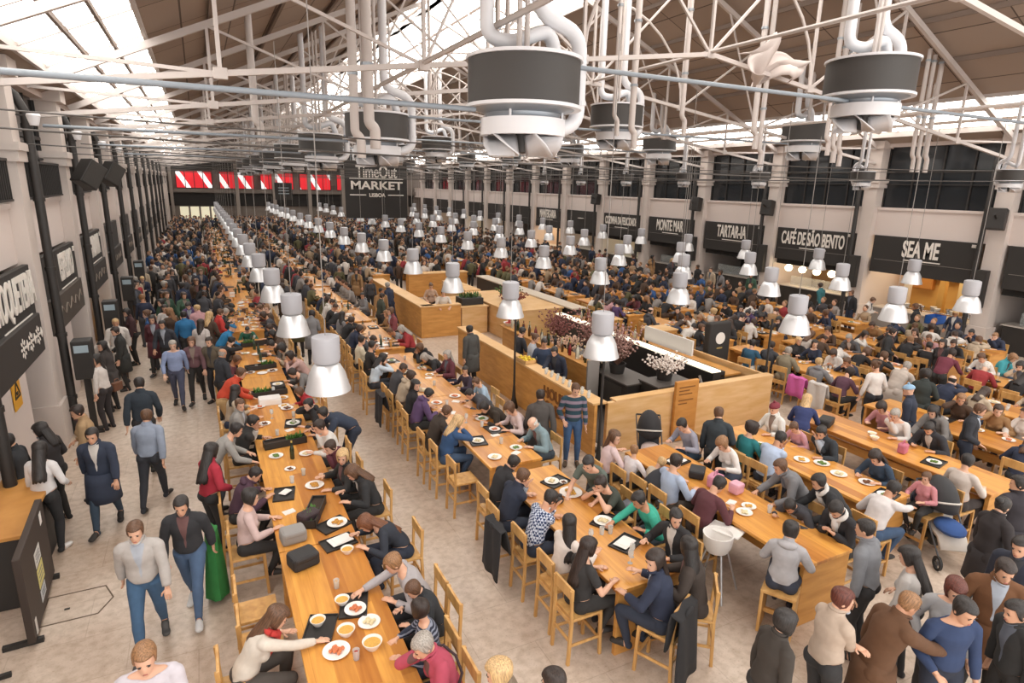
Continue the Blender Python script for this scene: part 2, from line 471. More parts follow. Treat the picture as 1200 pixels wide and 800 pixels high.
def shop(side, k, y0, name, kind):
    X = XL if side < 0 else XR
    rot = ROT_L if side < 0 else ROT_R
    yc = y0 + 2.45; sg = -side
    t = empty('shop_sign', (X + side * .2, yc, 3.3))
    where = 'aisle side' if side < 0 else 'stall wall'
    lab = 'black sign board over food stall on %s, %s bay from the camera' % (where, nth(k))
    if name and name != '*': lab = 'black sign board with white lettering over food stall, %s bay from the camera' % nth(k)
    if name == '*': lab = 'black sign board with a white round crest over food stall'
    tag(t, lab, 'sign', 'black sign boards over the food stalls')
    zb = -.95 if side > 0 else -.55
    MB().box(-.06, .06, -2.05, 2.05, zb, .55).build('board', M_board, t, bevel=.01)
    MB().bar((sg * .07, -1.9, -.42), (sg * .07, 1.9, -.42), .012, .02).build('rule', mat('thin_rule', '#77716b', .6), t)
    if name == '*':
        MB().lathe([(0, 0), (.3, 0), (.36, .02), (.3, .03), (0, .03)], n=9).build('crest', M_letter, t)
        t.children[-1].rotation_euler = (0, -PI / 2 * side, 0); t.children[-1].location = (sg * .07, 0, -.1)
    elif name:
        n = len(name); sz = .88 if n < 12 else (.82 if n < 19 else .7); nar = .5 if n < 8 else (.46 if n < 12 else .42)
        lettering(t, name, sz, (sg * .075, .1 * side, .07), rot, nar)
        MB().bar((sg * .07, -.7, -.34), (sg * .07, .7, -.34), .02, .04).build('underline', M_letter, t)
    lettering(t, '\u2261', .22, (sg * .075, -side * -1.75 if side < 0 else -1.75, .42), rot, 1.2, name='mark')
    # the stall behind: counter, back wall, fittings
    def bx(m, a, b, p, q, z0, z1, mi=0):
        xs = sorted((X + side * a, X + side * b)); m.box(xs[0], xs[1], p, q, z0, z1, mi)
    st = MB()
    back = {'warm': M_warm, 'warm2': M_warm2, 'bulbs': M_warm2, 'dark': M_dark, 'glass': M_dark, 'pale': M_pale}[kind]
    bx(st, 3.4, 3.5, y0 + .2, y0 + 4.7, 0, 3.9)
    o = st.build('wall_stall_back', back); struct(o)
    if kind in ('warm', 'bulbs', 'pale', 'warm2'):
        fl = MB(); bx(fl, .9, 3.4, y0 + .2, y0 + 4.7, .0, .02); struct(fl.build('floor_stall', mat('stall_floor_' + kind, '#d9b070' if kind == 'warm' else '#8a6a48', .5)))
        ld = bpy.data.lights.new('stall_light', 'AREA'); ld.energy = {'warm': 120, 'bulbs': 90, 'pale': 45, 'warm2': 35}[kind]; ld.color = (1, .82, .58) if kind != 'pale' else (1, .9, .65); ld.shape = 'RECTANGLE'; ld.size = 2.2; ld.size_y = 3.6
        lo = bpy.data.objects.new('stall_light', ld); COL.objects.link(lo); lo.location = (X + side * 2.0, yc, 3.8)
    ct = empty('stall_counter', (X + side * 1.0, yc, 0))
    tag(ct, 'food stall counter on %s, %s bay from the camera' % (where, nth(k)), 'counter', 'food stall counters')
    ch = .78 if kind == 'warm' else 1.0
    MB().box(-.35, .35, -1.95, 1.95, 0, ch).build('front', M_black if kind != 'warm' else mat('grey_counter', '#8f8a86', .5), ct, bevel=.01)
    MB().box(-.42, .42, -2.0, 2.0, ch, ch + .05).build('top', mat('counter_top', '#b7b0a8', .35), ct, bevel=.008)
    if k < 8 and kind != 'warm':
        MB().box(-.03, .03, -1.6, 1.6, 1.05, 1.5).build('glass_guard', mat('clear_guard', '#cfd6d6', .08, alpha=.25), ct)
    if k < 8:
        hood = empty('stall_canopy', (X + side * .45, yc, 2.2))
        tag(hood, 'dark canopy panel under the sign, %s, %s bay' % (where, nth(k)), 'canopy', 'canopies under the stall signs')
        MB().box(-.05, .05, -2.1, 2.1, (.12 if kind == 'warm' else -.1), .75).build('panel', M_dark, hood)
        MB().bar((sg * .06, -2.1, .68), (sg * .06, 2.1, .68), .03).build('edge', mat('thin_rule', '#77716b', .6), hood)
    return t
for k in range(14):
    shop(1, k, RCOL[k], *shops[k])
# stall fittings
k1 = RCOL[1]
for i in range(5):
    o = MB().lathe([(0, .17), (.12, .13), (.18, 0), (.12, -.13), (0, -.17)], n=14).build('globe_lamp', M_bulb, None, True)
    MB().tube([(0, 0, .12), (0, 0, .6)], .012, 6).build('stem', M_black, o)
    o.location = (XR + .55, RCOL[2] + .8 + i * .78, 1.92)
    tag(o, 'glowing globe lamp over the counter under the café sign, %s of five' % ORD[i], 'lamp', 'globe lamps in the cafe stall')
for j, (dy, w, h, z, col) in enumerate([(.7, 1.0, .6, 1.7, '#7a4f28'), (2.2, .5, 1.5, 1.2, '#f0d9a0'), (3.0, .9, .5, 2.0, '#6a4423'), (3.9, .8, .9, 1.5, '#c98b45'), (1.4, .5, .6, 1.9, '#2c2a25')]):
    o = MB().box(-.12, .12, -w / 2, w / 2, 0, h).build('wall_cabinet', mat('stall_unit', col, .6), None, bevel=.01)
    MB().box(-.14, -.12, -w / 2 + .04, w / 2 - .04, .04, h - .04).build('door', mat('stall_unit_door', col, .5), o)
    o.location = (XR + 3.25, k1 + dy, z)
    tag(o, 'wooden cabinet on yellow back wall of the yellow lit stall, %s from the corner' % ORD[j], 'cabinet', 'cabinets in the yellow lit stall')

for j, (dy, nm, col) in enumerate([(1.1, 'pale', '#e6dcc8'), (2.75, 'honey', '#d9a85a'), (4.2, 'pale', '#e6dcc8')]):
    o = MB().box(-.12, .12, -.12, .12, 0, 3.6).build('stall_post', mat('post_' + nm, col, .6), None, bevel=.01); o.location = (XR + 2.6, k1 + dy, .02)
    MB().box(-.15, .15, -.15, .15, 0, .12).build('base', M_black, o)
    tag(o, '%s wooden post inside the yellow lit stall, %s from the near end' % (nm, ORD[j]), 'post')
t = empty('work_table', (XR + 2.0, k1 + 2.5, 0)); tag(t, 'steel work table in middle of the yellow lit stall', 'table')
MB().box(-.4, .4, -1.5, 1.5, .82, .86).build('top', M_chrome, t, bevel=.006)
for sx in (-.35, .35):
    for sy in (-1.4, 1.4): MB().box(sx - .025, sx + .025, sy - .025, sy + .025, .02, .82).build('leg', M_galv, t)
for j in range(9):
    o = MB().lathe([(0, 0), (.09, 0), (.13, .12), (.12, .12), (.08, .01), (0, .01)], n=14).build('steel_bowl', M_cup if j % 3 else M_chrome, None, True); o.location = (XR + 1.85 + .3 * (j % 2), k1 + 1.2 + j * .31, .86)
    tag(o, 'mixing bowl on steel table of the yellow lit stall, %s from near end' % ORD[j], 'bowl', 'bowls in the yellow lit stall')
t = empty('jar_shelf', (XR + .7, RCOL[2] + 2.45, 2.15)); tag(t, 'shelf of red and orange jars above globe lamps in café stall', 'shelf')
MB().box(-.14, .14, -1.9, 1.9, -.03, 0).build('board', M_woodp, t); 
for yy in (-1.85, 1.85): MB().box(-.02, .02, yy - .02, yy + .02, 0, 1.7).build('hanger', M_black, t)
for j in range(18):
    o = MB().lathe([(0, 0), (.07, 0), (.075, .03), (.075, .15), (.05, .19), (0, .19)], n=12).build('jar', mat('jar_%d' % (j % 4), ['#b8402c', '#d07a34', '#c9502f', '#e0a35a'][j % 4], .35), None, True); o.location = (XR + .7, RCOL[2] + .7 + j * .205, 2.15)
    MB().lathe([(0, .19), (.055, .19), (.055, .215), (0, .215)], n=12).build('lid', mat('bottle_cap', '#b9a25a', .4), o)
    tag(o, 'coloured jar on café stall shelf, %s from the near end' % ORD[j], 'jar', 'jars on the cafe shelf')
# --- aisle wall: signs and awning boards
for k, nm in ((0, 'CROQUETERIA'), (1, 'ESPELHO'), (2, 'PADARIA'), (3, ''), (4, ''), (5, ''), (6, ''), (7, ''), (8, ''), (9, '')):
    y0 = LCOL[k]
    t = empty('shop_sign', (XL - .1, y0 + 2.45, 3.3))
    lab = ('white lettered black sign board on the aisle wall, %s bay from the camera' % nth(k)) if nm else 'blank dark sign board on the aisle wall, %s bay from the camera' % nth(k)
    tag(t, lab, 'sign', 'sign boards on the aisle wall')
    MB().box(-.05, .05, -1.95, 1.95, -.5, .55).build('board', M_board, t, bevel=.01)
    if nm:
        lettering(t, nm, .86, (.06, .6, .1), ROT_L, .5)
        MB().bar((.06, -.3, -.36), (.06, 1.6, -.36), .015, .04).build('underline', M_letter, t)
        lettering(t, '\u2261', .25, (.06, 1.75, .38), ROT_L, 1.2, name='mark')
    a = empty('awning_board', (XL - .08, y0 + 2.35, 2.58))
    tag(a, 'projecting dark board under the aisle wall sign, %s bay from camera' % nth(k), 'board', 'projecting boards over the aisle stalls')
    MB().box(-.2, .12, -1.93, 1.85, -.38, .36).build('board', mat('awning_dark', '#332e2b' if k != 1 else '#4a423b', .7), a, bevel=.02)
    if k == 0:
        for i in range(3):
            m = MB()
            for q in range(8):
                an = q * PI / 4; m.ell((0, math.cos(an) * .13, math.sin(an) * .13), (.006, .055, .03), 8, 5, rot=Matrix.Rotation(an, 3, 'X'))
            m.ell((0, 0, 0), (.008, .05, .05), 8, 5)
            o = m.build('flower_mark', M_letter, a); o.location = (.125, .35 + i * .55, 0)
            o2 = MB().add([(0, -.07, 0), (0, 0, -.1), (0, .07, 0), (0, 0, .1), (.01, -.07, 0), (.01, 0, -.1), (.01, .07, 0), (.01, 0, .1)], [(0, 1, 2, 3), (7, 6, 5, 4), (0, 4, 5, 1), (1, 5, 6, 2), (2, 6, 7, 3), (3, 7, 4, 0)]).build('diamond_mark', M_letter, a)
            o2.location = (.122, .62 + i * .55, 0)
    else:
        rr = random.Random(k)
        MB().tube([(.125, -1.6 + q * .12, .1 * math.sin(q * 1.3 + k) + .04 * math.sin(q * 3.1)) for q in range(27)], .014, 5).build('scroll_mark', mat('faded_mark', '#8a7f74', .7), a)
    # wall below
    struct(MB().box(XL - .5, XL - .3, y0 + .28, y0 + (4.0 if k % 3 != 2 else 1.2), 0, 3.0).build('wall_left', M_wall))
# warm wall colour stands in for lit stalls deeper down the aisle
for k in (2, 4, 6, 8):
    y0 = LCOL[k]
    struct(MB().box(XL - 1.2, XL - 1.1, y0 + .3, y0 + 4.6, 0, 2.6).build('wall_left', M_warm))
# warning notice
t = empty('warning_sign', (XL - .28, 13.35, 1.72))
tag(t, 'yellow warning sign with black triangle on pale aisle wall', 'sign')
MB().box(-.008, .008, -.25, .25, -.33, .33).build('panel', mat('warning_yellow', '#e6a92e', .5), t)
tr = MB()
for a, b in (((-.17, -.12), (.17, -.12)), ((.17, -.12), (0, .17)), ((0, .17), (-.17, -.12))):
    tr.bar((.012, a[0], a[1]), (.012, b[0], b[1]), .012, .035)
tr.build('triangle', M_black, t); MB().bar((.012, -.05, -.05), (.012, .05, -.05), .012, .06).build('symbol', M_black, t)
# black wall boxes on the aisle columns
for k in range(1, 5):
    y = LCOL[k]
    t = empty('ticket_machine', (XL + .45, y + .42, 0))
    tag(t, 'black box standing at aisle column base, %s column from the camera' % nth(k), 'machine', 'black boxes beside the aisle columns')
    MB().box(-.18, .18, -.2, .2, 1.25, 2.1).build('body', M_black, t, bevel=.02)
    MB().box(-.06, .06, -.06, .06, 0, 1.25).build('post', M_black, t); MB().box(-.2, .2, -.2, .2, 0, .03).build('base', M_black, t)
    MB().box(-.13, .13, -.212, -.2, 1.85, 2.01).build('screen', mat('pale_screen', '#9fb2bd', .3), t)
# loudspeakers
def speaker(loc, rot, lab, s=1.0):
    t = empty('loudspeaker', loc); t.rotation_euler = rot; t.scale = (s,) * 3
    tag(t, lab, 'speaker', 'black loudspeakers on the columns')
    MB().box(-.3, .3, -.28, .28, -.42, .42).build('cabinet', M_black, t, bevel=.03)
    MB().box(-.26, .26, -.3, -.28, -.38, .38).build('grille', mat('speaker_grille', '#35322f', .8), t)
    MB().bar((0, .25, 0), (0, .7, .1), .06).build('bracket', M_black, t)
speaker((XL + .55, 19.2, 5.55), (0, .6, .7), 'tilted black loudspeaker on aisle wall, second column, nearer of the pair', .78)
speaker((XL + .55, 23.9, 5.6), (0, .6, .7), 'tilted black loudspeaker on aisle wall, third column, farther of the pair', .8)
for k, y in ((1, RCOL[1]), (3, RCOL[3]), (4, RCOL[4]), (6, RCOL[6])):
    speaker((XR - .4, y - .1, 4.75), (.15, 0, PI / 2 + .3), 'black loudspeaker high on stall wall column, %s column from camera' % nth(k), .85)
for k in range(1, 6):
    o = MB().box(-.12, .12, -.18, .18, 0, 1.35).build('wall_speaker_column', M_black, None, bevel=.02)
    MB().box(-.135, -.12, -.14, .14, .05, 1.3).build('grille', mat('speaker_grille', '#35322f', .8), o)
    o.location = (XR - .15, RCOL[k] + .1, 1.6)
    tag(o, 'tall black box fixed to stall wall column, %s column from the camera' % nth(k), 'speaker', 'tall black boxes on the stall columns')
# flood lamps at the heads of the aisle columns
for k in range(1, 6):
    t = empty('flood_lamp', (XL + .3, LCOL[k] + .1, 6.55)); t.scale = (.6,) * 3
    tag(t, 'small white flood lamp at column head over aisle, %s column' % nth(k), 'lamp', 'flood lamps over the aisle')
    MB().lathe([(.0, -.2), (.12, -.2), (.2, .1), (.17, .16), (0, .16)], n=14).build('head', M_duct, t, True); MB().bar((-.45, 0, .1), (0, 0, .1), .05).build('arm', M_black, t)
# ---------------------------------------------------------------- roof trusses
def zch(x): return 6.72 + .133 * ((x - XL) if x <= XC else (XR - x))
def make_truss():
    t = empty('roof_truss', (0, 6.9, 0))
    for a, b in ((XL, XC), (XC, XR)):
        MB().bar((a, 0, zch(a)), (b, 0, zch(b)), .085, .095).build('bottom_chord', M_steel, t)
        MB().bar((a, 0, zroof(a) - .28), (b, 0, zroof(b) - .28), .11, .15).build('rafter', M_steel, t)
    xs = [XL + 3.5 * i for i in range(9)]
    for x in xs[1:-1]:
        MB().bar((x, 0, zch(x)), (x, 0, zroof(x) - .3), .065).build('post', M_steel, t)
        MB().box(x - .11, x + .11, -.055, .055, zch(x) - .09, zch(x) + .09).build('gusset', M_steel, t, bevel=.01)
    for i in range(8):
        if i < 4: a, b = xs[i], xs[i + 1]; 
        else: a, b = xs[i + 1], xs[i]
        MB().bar((a, 0, zroof(a) - .3), (b, 0, zch(b)), .055).build('brace', M_steel, t)
    for i in (2, 6):
        a = xs[i]; b = xs[i] + (1.75 if i == 2 else -1.75)
        MB().bar((a, 0, zch(a)), (b, 0, zroof(b) - .3), .045).build('brace', M_steel, t)
    pts = [(XC + 3.5 * math.cos(PI - PI * k / 16), 0, zch(7.5) + 2.9 * math.sin(PI * k / 16)) for k in range(17)]
    MB().tube(pts, .04, 6).build('arch', M_steel, t, True)
    return t
tr0 = make_truss()
for k in range(15):
    t = tr0 if k == 0 else copy_tree(tr0)
    t.location = (0, (6.9 if k else 6.45) + 4.9 * k, 0)
    tag(t, 'white steel roof truss spanning the hall, %s from the camera' % nth(k), 'truss', 'roof trusses')
for i, x in enumerate((4.0, 11.0, 18.0)):
    o = MB().tube([(x, 3, zch(x) + .05), (x, YF, zch(x) + .05)], .045, 6).build('tie_rod', M_steel)
    tag(o, 'long white tie rod joining the roof trusses, %s from the aisle side' % nth(i), 'rod', 'tie rods along the roof')
# ---------------------------------------------------------------- ventilation drums with their ducts
def elbow(pts, r=.25, n=5):
    """rounds the corners of a polyline"""
    pts = [Vector(p) for p in pts]; out = [pts[0]]
    for a, b, c in zip(pts[:-2], pts[1:-1], pts[2:]):
        u = (a - b).normalized(); w = (c - b).normalized()
        rr = min(r, (a - b).length * .48, (c - b).length * .48)
        for i in range(n + 1):
            s = i / n
            out.append((b + u * rr) * (1 - s) ** 2 + b * 2 * s * (1 - s) + (b + w * rr) * s ** 2)
    out.append(pts[-1]); return out
def make_unit():
    t = empty('ventilation_unit')
    MB().lathe([(.8, -.30), (.8, .30), (.74, .30), (.74, -.30)], n=40, closed=True).build('drum', M_drum, t, True)
    for z in (-.335, .30):
        MB().lathe([(.72, z), (.83, z), (.83, z + .045), (.72, z + .045)], n=40, closed=True).build('rim', M_duct, t, True)
    MB().lathe([(0, .2), (.78, .2), (.78, .24), (0, .24)], n=32).build('top_plate', M_galv, t)
    MB().lathe([(.74, -.32), (.5, -.4), (.46, -.53), (.5, -.53), (.54, -.4), (.78, -.32)], n=32, closed=True).build('funnel', M_galv, t, True)
    for k in range(4):
        a = PI / 4 + k * PI / 2
        MB().tube([(.58 * math.cos(a), .58 * math.sin(a), -.35), (.58 * math.cos(a), .58 * math.sin(a), -.49)], .018, 6).build('rod', M_duct, t)
    MB().lathe([(.52, -.47), (.61, -.47), (.61, -.70), (.52, -.70)], n=40, closed=True).build('ring_band', M_duct, t, True)
    MB().lathe([(0, -.55), (.53, -.55), (.53, -.57), (0, -.57)], n=24).build('baffle', M_drum, t)
    for k in range(6):
        a = k * PI / 3 + .35; m = MB(); vs = []; n = 7
        for i in range(n):
            s = i / (n - 1); r = .12 + .48 * s
            for z, tw in ((-.69, 0), (-.82, .28), (-.97, .62)):
                an = a + tw * (.6 + .5 * s); rr = r * (1 - .12 * (-.69 - z) / .28)
                vs.append((rr * math.cos(an), rr * math.sin(an), z))
        fs = []
        for i in range(n - 1):
            for j in range(2): p = i * 3 + j; fs.append((p, p + 3, p + 4, p + 1))
        m.add(vs, fs); o = m.build('vane', M_duct, t, True)
        sd = o.modifiers.new('thick', 'SOLIDIFY'); sd.thickness = .02
    MB().lathe([(0, -.56), (.11, -.56), (.09, -.92), (0, -.94)], n=12).build('hub', M_drum, t, True)
    MB().tube(elbow([(.25, .1, 4.2), (.25, .1, 1.0), (.98, .1, .78), (.98, .1, -.48), (.5, .1, -.6)], .28), .11, 12).build('supply_duct', M_duct, t, True)
    MB().lathe([(.125, 0), (.125, .06)], (.98, .1, -.2), 12).build('collar', M_duct, t)
    MB().tube(elbow([(-.5, .2, 4.2), (-.5, .2, .62), (-.15, .1, .55), (.45, .1, .8), (.62, .1, .3)], .2), .1, 12).build('return_duct', M_duct, t, True)
    for x in (-.14, -.02): MB().tube([(x, -.1, .24), (x, -.1, 4.2)], .04, 8).build('hanger_pipe', M_steel, t, True)
    return t
un0 = make_unit()
rows = [(4.3, 6.9, 'aisle side row'), (11.85, 7.65, 'middle row'), (20.4, 7.65, 'stall side row')]
first = True
for x, z, nm in rows:
    for k in range(8):
        t = un0 if first else copy_tree(un0); first = False
        t.location = (x, 8.3 + 8.25 * k, z)
        t.rotation_euler = (0, 0, 0 if x < 15 else .4)
        tag(t, 'charcoal ventilation drum with white ducts, %s, %s from the camera' % (nm, nth(k)), 'ventilator', 'ventilation drums under the roof')
for k in range(7):
    t = copy_tree(un0); t.location = (22.6, 10.6 + 4.9 * k, 6.15); t.scale = (.52,) * 3; t.rotation_euler = (0, 0, 1.2)
    tag(t, 'small ventilation drum near the stall wall, %s from the camera' % nth(k), 'ventilator', 'small ventilation drums by the stall wall')
# galvanised tubes carrying the drums
for k in range(4):
    y = 8.3 + 8.25 * k
    for a, b, z, w in ((XL + .2, 3.55, 6.52, 'aisle wall to aisle side drum'), (5.15, 11.3, 7.22, 'aisle side drum to middle drum'), (12.9, 19.6, 7.22, 'middle drum to stall side drum')):
        o = MB().tube([(a, y, z), (b, y, z)], .036, 10).build('support_tube', mat('tube_grey', '#868e96', .5), None, True)
        tag(o, 'grey support tube from %s, %s from camera' % (w, nth(k)), 'tube', 'grey tubes between the drums')
# vertical pipes dropping beside the trusses
vp = [(3.0, 13.3, 6.0, .09), (3.3, 13.3, 6.2, .11), (6.4, 13.2, 6.6, .05), (10.3, 14.5, 6.9, .06), (10.9, 14.5, 6.6, .09), (12.4, 14.2, 7.0, .07), (14.6, 13.6, 6.7, .08), (14.9, 13.6, 6.2, .07), (17.0, 13.0, 6.6, .07), (17.3, 13.0, 6.4, .08), (17.6, 13.0, 6.3, .07), (8.4, 18.0, 6.8, .08), (1.5, 18.0, 6.5, .09), (20.0, 12.2, 6.2, .06), (20.3, 12.2, 6.2, .06), (20.7, 12.2, 6.2, .07)]
for i, (x, y, z, r) in enumerate(vp):
    h = zroof(x) - .1
    o = MB().tube(elbow([(x, y, h), (x, y, z + .5), (x + .12, y, z + .4), (x + .12, y, z)], .1), r, 10).build('hanging_pipe', M_steel, None, True)
    for q in (1.6, 3.2):
        if z + q < h: MB().lathe([(r + .02, 0), (r + .02, .06)], (x, y, z + q), 10).build('pipe_clamp', M_galv, o)
    tag(o, 'white pipe dropping from the roof between the ventilation drums, %s counted from the aisle' % nth(sorted(range(len(vp)), key=lambda q: vp[q][0]).index(i)), 'pipe', 'white pipes dropping from the roof')
# dark stay cables across the hall
for k in range(10):
    for j, z in enumerate((6.05, 6.35)):
        y = 9.4 + 4.9 * k + j * 1.3
        pts = [(XL + .3 + (XR - XL - .6) * i / 12, y, z - .25 * math.sin(PI * i / 12)) for i in range(13)]
        o = MB().tube(pts, .012, 5).build('hanging_cable', mat('dark_cable', '#4a4643', .6))
        tag(o, 'thin dark stay cable across the hall, %s pair from camera, %s one' % (nth(k), 'lower' if j == 0 else 'upper'), 'cable', 'stay cables across the hall')
# crumpled white fabric caught on a truss
m = MB(); rr = random.Random(5); n = 22; vs = []; fs = []
for i in range(n):
    for j in range(n):
        u = i / (n - 1) - .5; v = j / (n - 1)
        vs.append((u * 2.1 + .16 * math.sin(9 * v + 3 * u), .35 * math.sin(7 * u + 2 * v) * (1 - .3 * v) + .12 * math.sin(17 * u * v), -1.25 * v * (1 - 1.1 * abs(u) ** 1.3) + .22 * math.cos(5 * u + 6 * v) + .3 * math.cos(3.0 * u) + .10 * math.sin(19 * u + 4 * v) + .07 * math.sin(13 * v - 15 * u)))
for i in range(n - 1):
    for j in range(n - 1): p = i * n + j; fs.append((p, p + 1, p + n + 1, p + n))
o = m.add(vs, fs).build('hanging_cloth', mat('off_white_cloth', '#cdc2bd', .9), None, True); o.location = (12.7, 11.6, 8.75); o.scale = (.72, 1.3, .8)
sd = o.modifiers.new('thick', 'SOLIDIFY'); sd.thickness = .02
tag(o, 'crumpled white cloth draped over a roof truss', 'cloth')
# ---------------------------------------------------------------- hanging market sign
t = empty('market_sign', (11.55, 45, 5.02))
tag(t, 'big black hanging board with white market lettering', 'sign')
MB().box(-2.25, 2.25, -.08, .08, -2.0, 2.0).build('board', M_board, t, bevel=.02)
lettering(t, 'TimeOut', 1.2, (0, -.1, 1.22), ROT_S, .66)
lettering(t, 'MARKET', .78, (0, -.1, .28), ROT_S, 1.28)
lettering(t, 'LISBOA', .36, (0, -.1, -.38), ROT_S, 1.0)
for a, b, z in ((-1.95, 1.95, .78), (-1.95, -.8, -.36), (.8, 1.95, -.36)):
    MB().bar((a, -.1, z), (b, -.1, z), .03, .07).build('rule', M_letter, t)
for x in (-1.8, 1.8): MB().tube([(x, 0, 2.0), (x, 0, 5.5)], .02, 6).build('hanger', M_galv, t)
t = empty('hanging_sign', (6.9, 60, 4.6))
tag(t, 'small dark hanging sign in front of end wall screens', 'sign')
MB().box(-.75, .75, -.05, .05, -.75, .75).build('board', M_board, t, bevel=.01)
for z in (.3, .05, -.2): MB().bar((-.45, -.06, z), (.45, -.06, z), .012, .08).build('text_line', mat('muted_text', '#8f9aa0', .7), t)
for x in (-.6, .6): MB().tube([(x, 0, .75), (x, 0, 6.0)], .015, 6).build('hanger', M_galv, t)

# ---------------------------------------------------------------- pendant lamps
def make_lamp():
    t = empty('pendant_lamp')
    MB().lathe([(0, .86), (.15, .86), (.2, .84), (.205, .8), (.205, .5), (.19, .45), (.14, .43), (0, .43)], n=22).build('housing', M_lampw, t, True)
    MB().lathe([(.13, .45), (.2, .4), (.27, .27), (.31, .1), (.335, .035), (.34, 0), (.325, 0), (.32, .04), (.29, .1), (.25, .26), (.18, .38), (.11, .43)], n=26, closed=True).build('reflector', M_alu, t, True)
    MB().lathe([(0, .38), (.06, .36), (.08, .26), (.05, .16), (0, .14)], n=10).build('bulb', mat('lamp_bulb', '#fff4e0', .4, emit='#fff0d8', estr=3), t, True)
    MB().tube([(0, 0, .8), (0, 0, 5.6)], .008, 5).build('cable', mat('lamp_cable', '#8d8884', .6), t)
    return t
lamp0 = make_lamp(); first = True
LROWS = [(1.5, 'over the long aisle table'), (6.52, 'over the bar side walkway'), (11.8, 'over the middle bar counters'), (15.4, 'over tables behind the bar'), (18.7, 'over tables nearer the stalls'), (22.6, 'in front of the food stalls')]
for x, w in LROWS:
    for k in range(17):
        if x > 22 and k < 1: continue
        t = lamp0 if first else copy_tree(lamp0); first = False
        ly = 9.15 + 3.86 * k
        hit = [rz for rx, rz, _ in rows for q in range(8) if math.hypot(rx - x, 8.3 + 8.25 * q - ly) < 1.15] + [6.15 for q in range(7) if math.hypot(22.6 - x, 10.6 + 4.9 * q - ly) < .7]
        top = (min(hit) - (1.0 if min(hit) > 6.5 else .6)) if hit else 8.0
        for c in t.children:
            if c.name.startswith('cable'): c.scale = (1, 1, (top - 2.42) / 5.6)
        t.location = (x, 9.15 + 3.86 * k, 2.42 + (rnd.uniform(-.03, .03) if k > 1 else 0))
        t.rotation_euler = (0, 0, rnd.uniform(0, 6))
        tag(t, 'aluminium pendant lamp %s, %s from the camera' % (w, nth(k)), 'lamp', 'pendant lamps over the hall')
for i, (x, y) in enumerate(((6.72, 9.32), (6.72, 13.1), (12.55, 10.4))):
    t = empty('lamp_post', (x, y, 0))
    tag(t, 'thin black post standing by %s' % ('the front corner of the bar', 'the long side of the bar', 'the rear corner of bar wall')[i], 'post')
    MB().tube([(0, 0, 0.02), (0, 0, 2.42)], .028, 8).build('pole', M_black, t, True)
    MB().lathe([(0, 0), (.11, 0), (.11, .03), (.05, .3), (.03, .6), (0, .6)], n=12).build('base', M_black, t, True)
# ---------------------------------------------------------------- people: skeleton, body surface, clothes, hair
def rotx(a): return Matrix.Rotation(a, 3, 'X')
def ik(a, b, l1, l2, hint):
    """elbow / knee between a and b"""
    d = b - a; L = d.length; mx = (l1 + l2) * .995
    if L > mx: b = a + d * (mx / L); d = b - a; L = mx
    c = (l1 * l1 - l2 * l2 + L * L) / (2 * L); h = math.sqrt(max(0, l1 * l1 - c * c))
    u = d / L; w = hint - u * hint.dot(u); w = w.normalized()
    return a + u * c + w * h, b

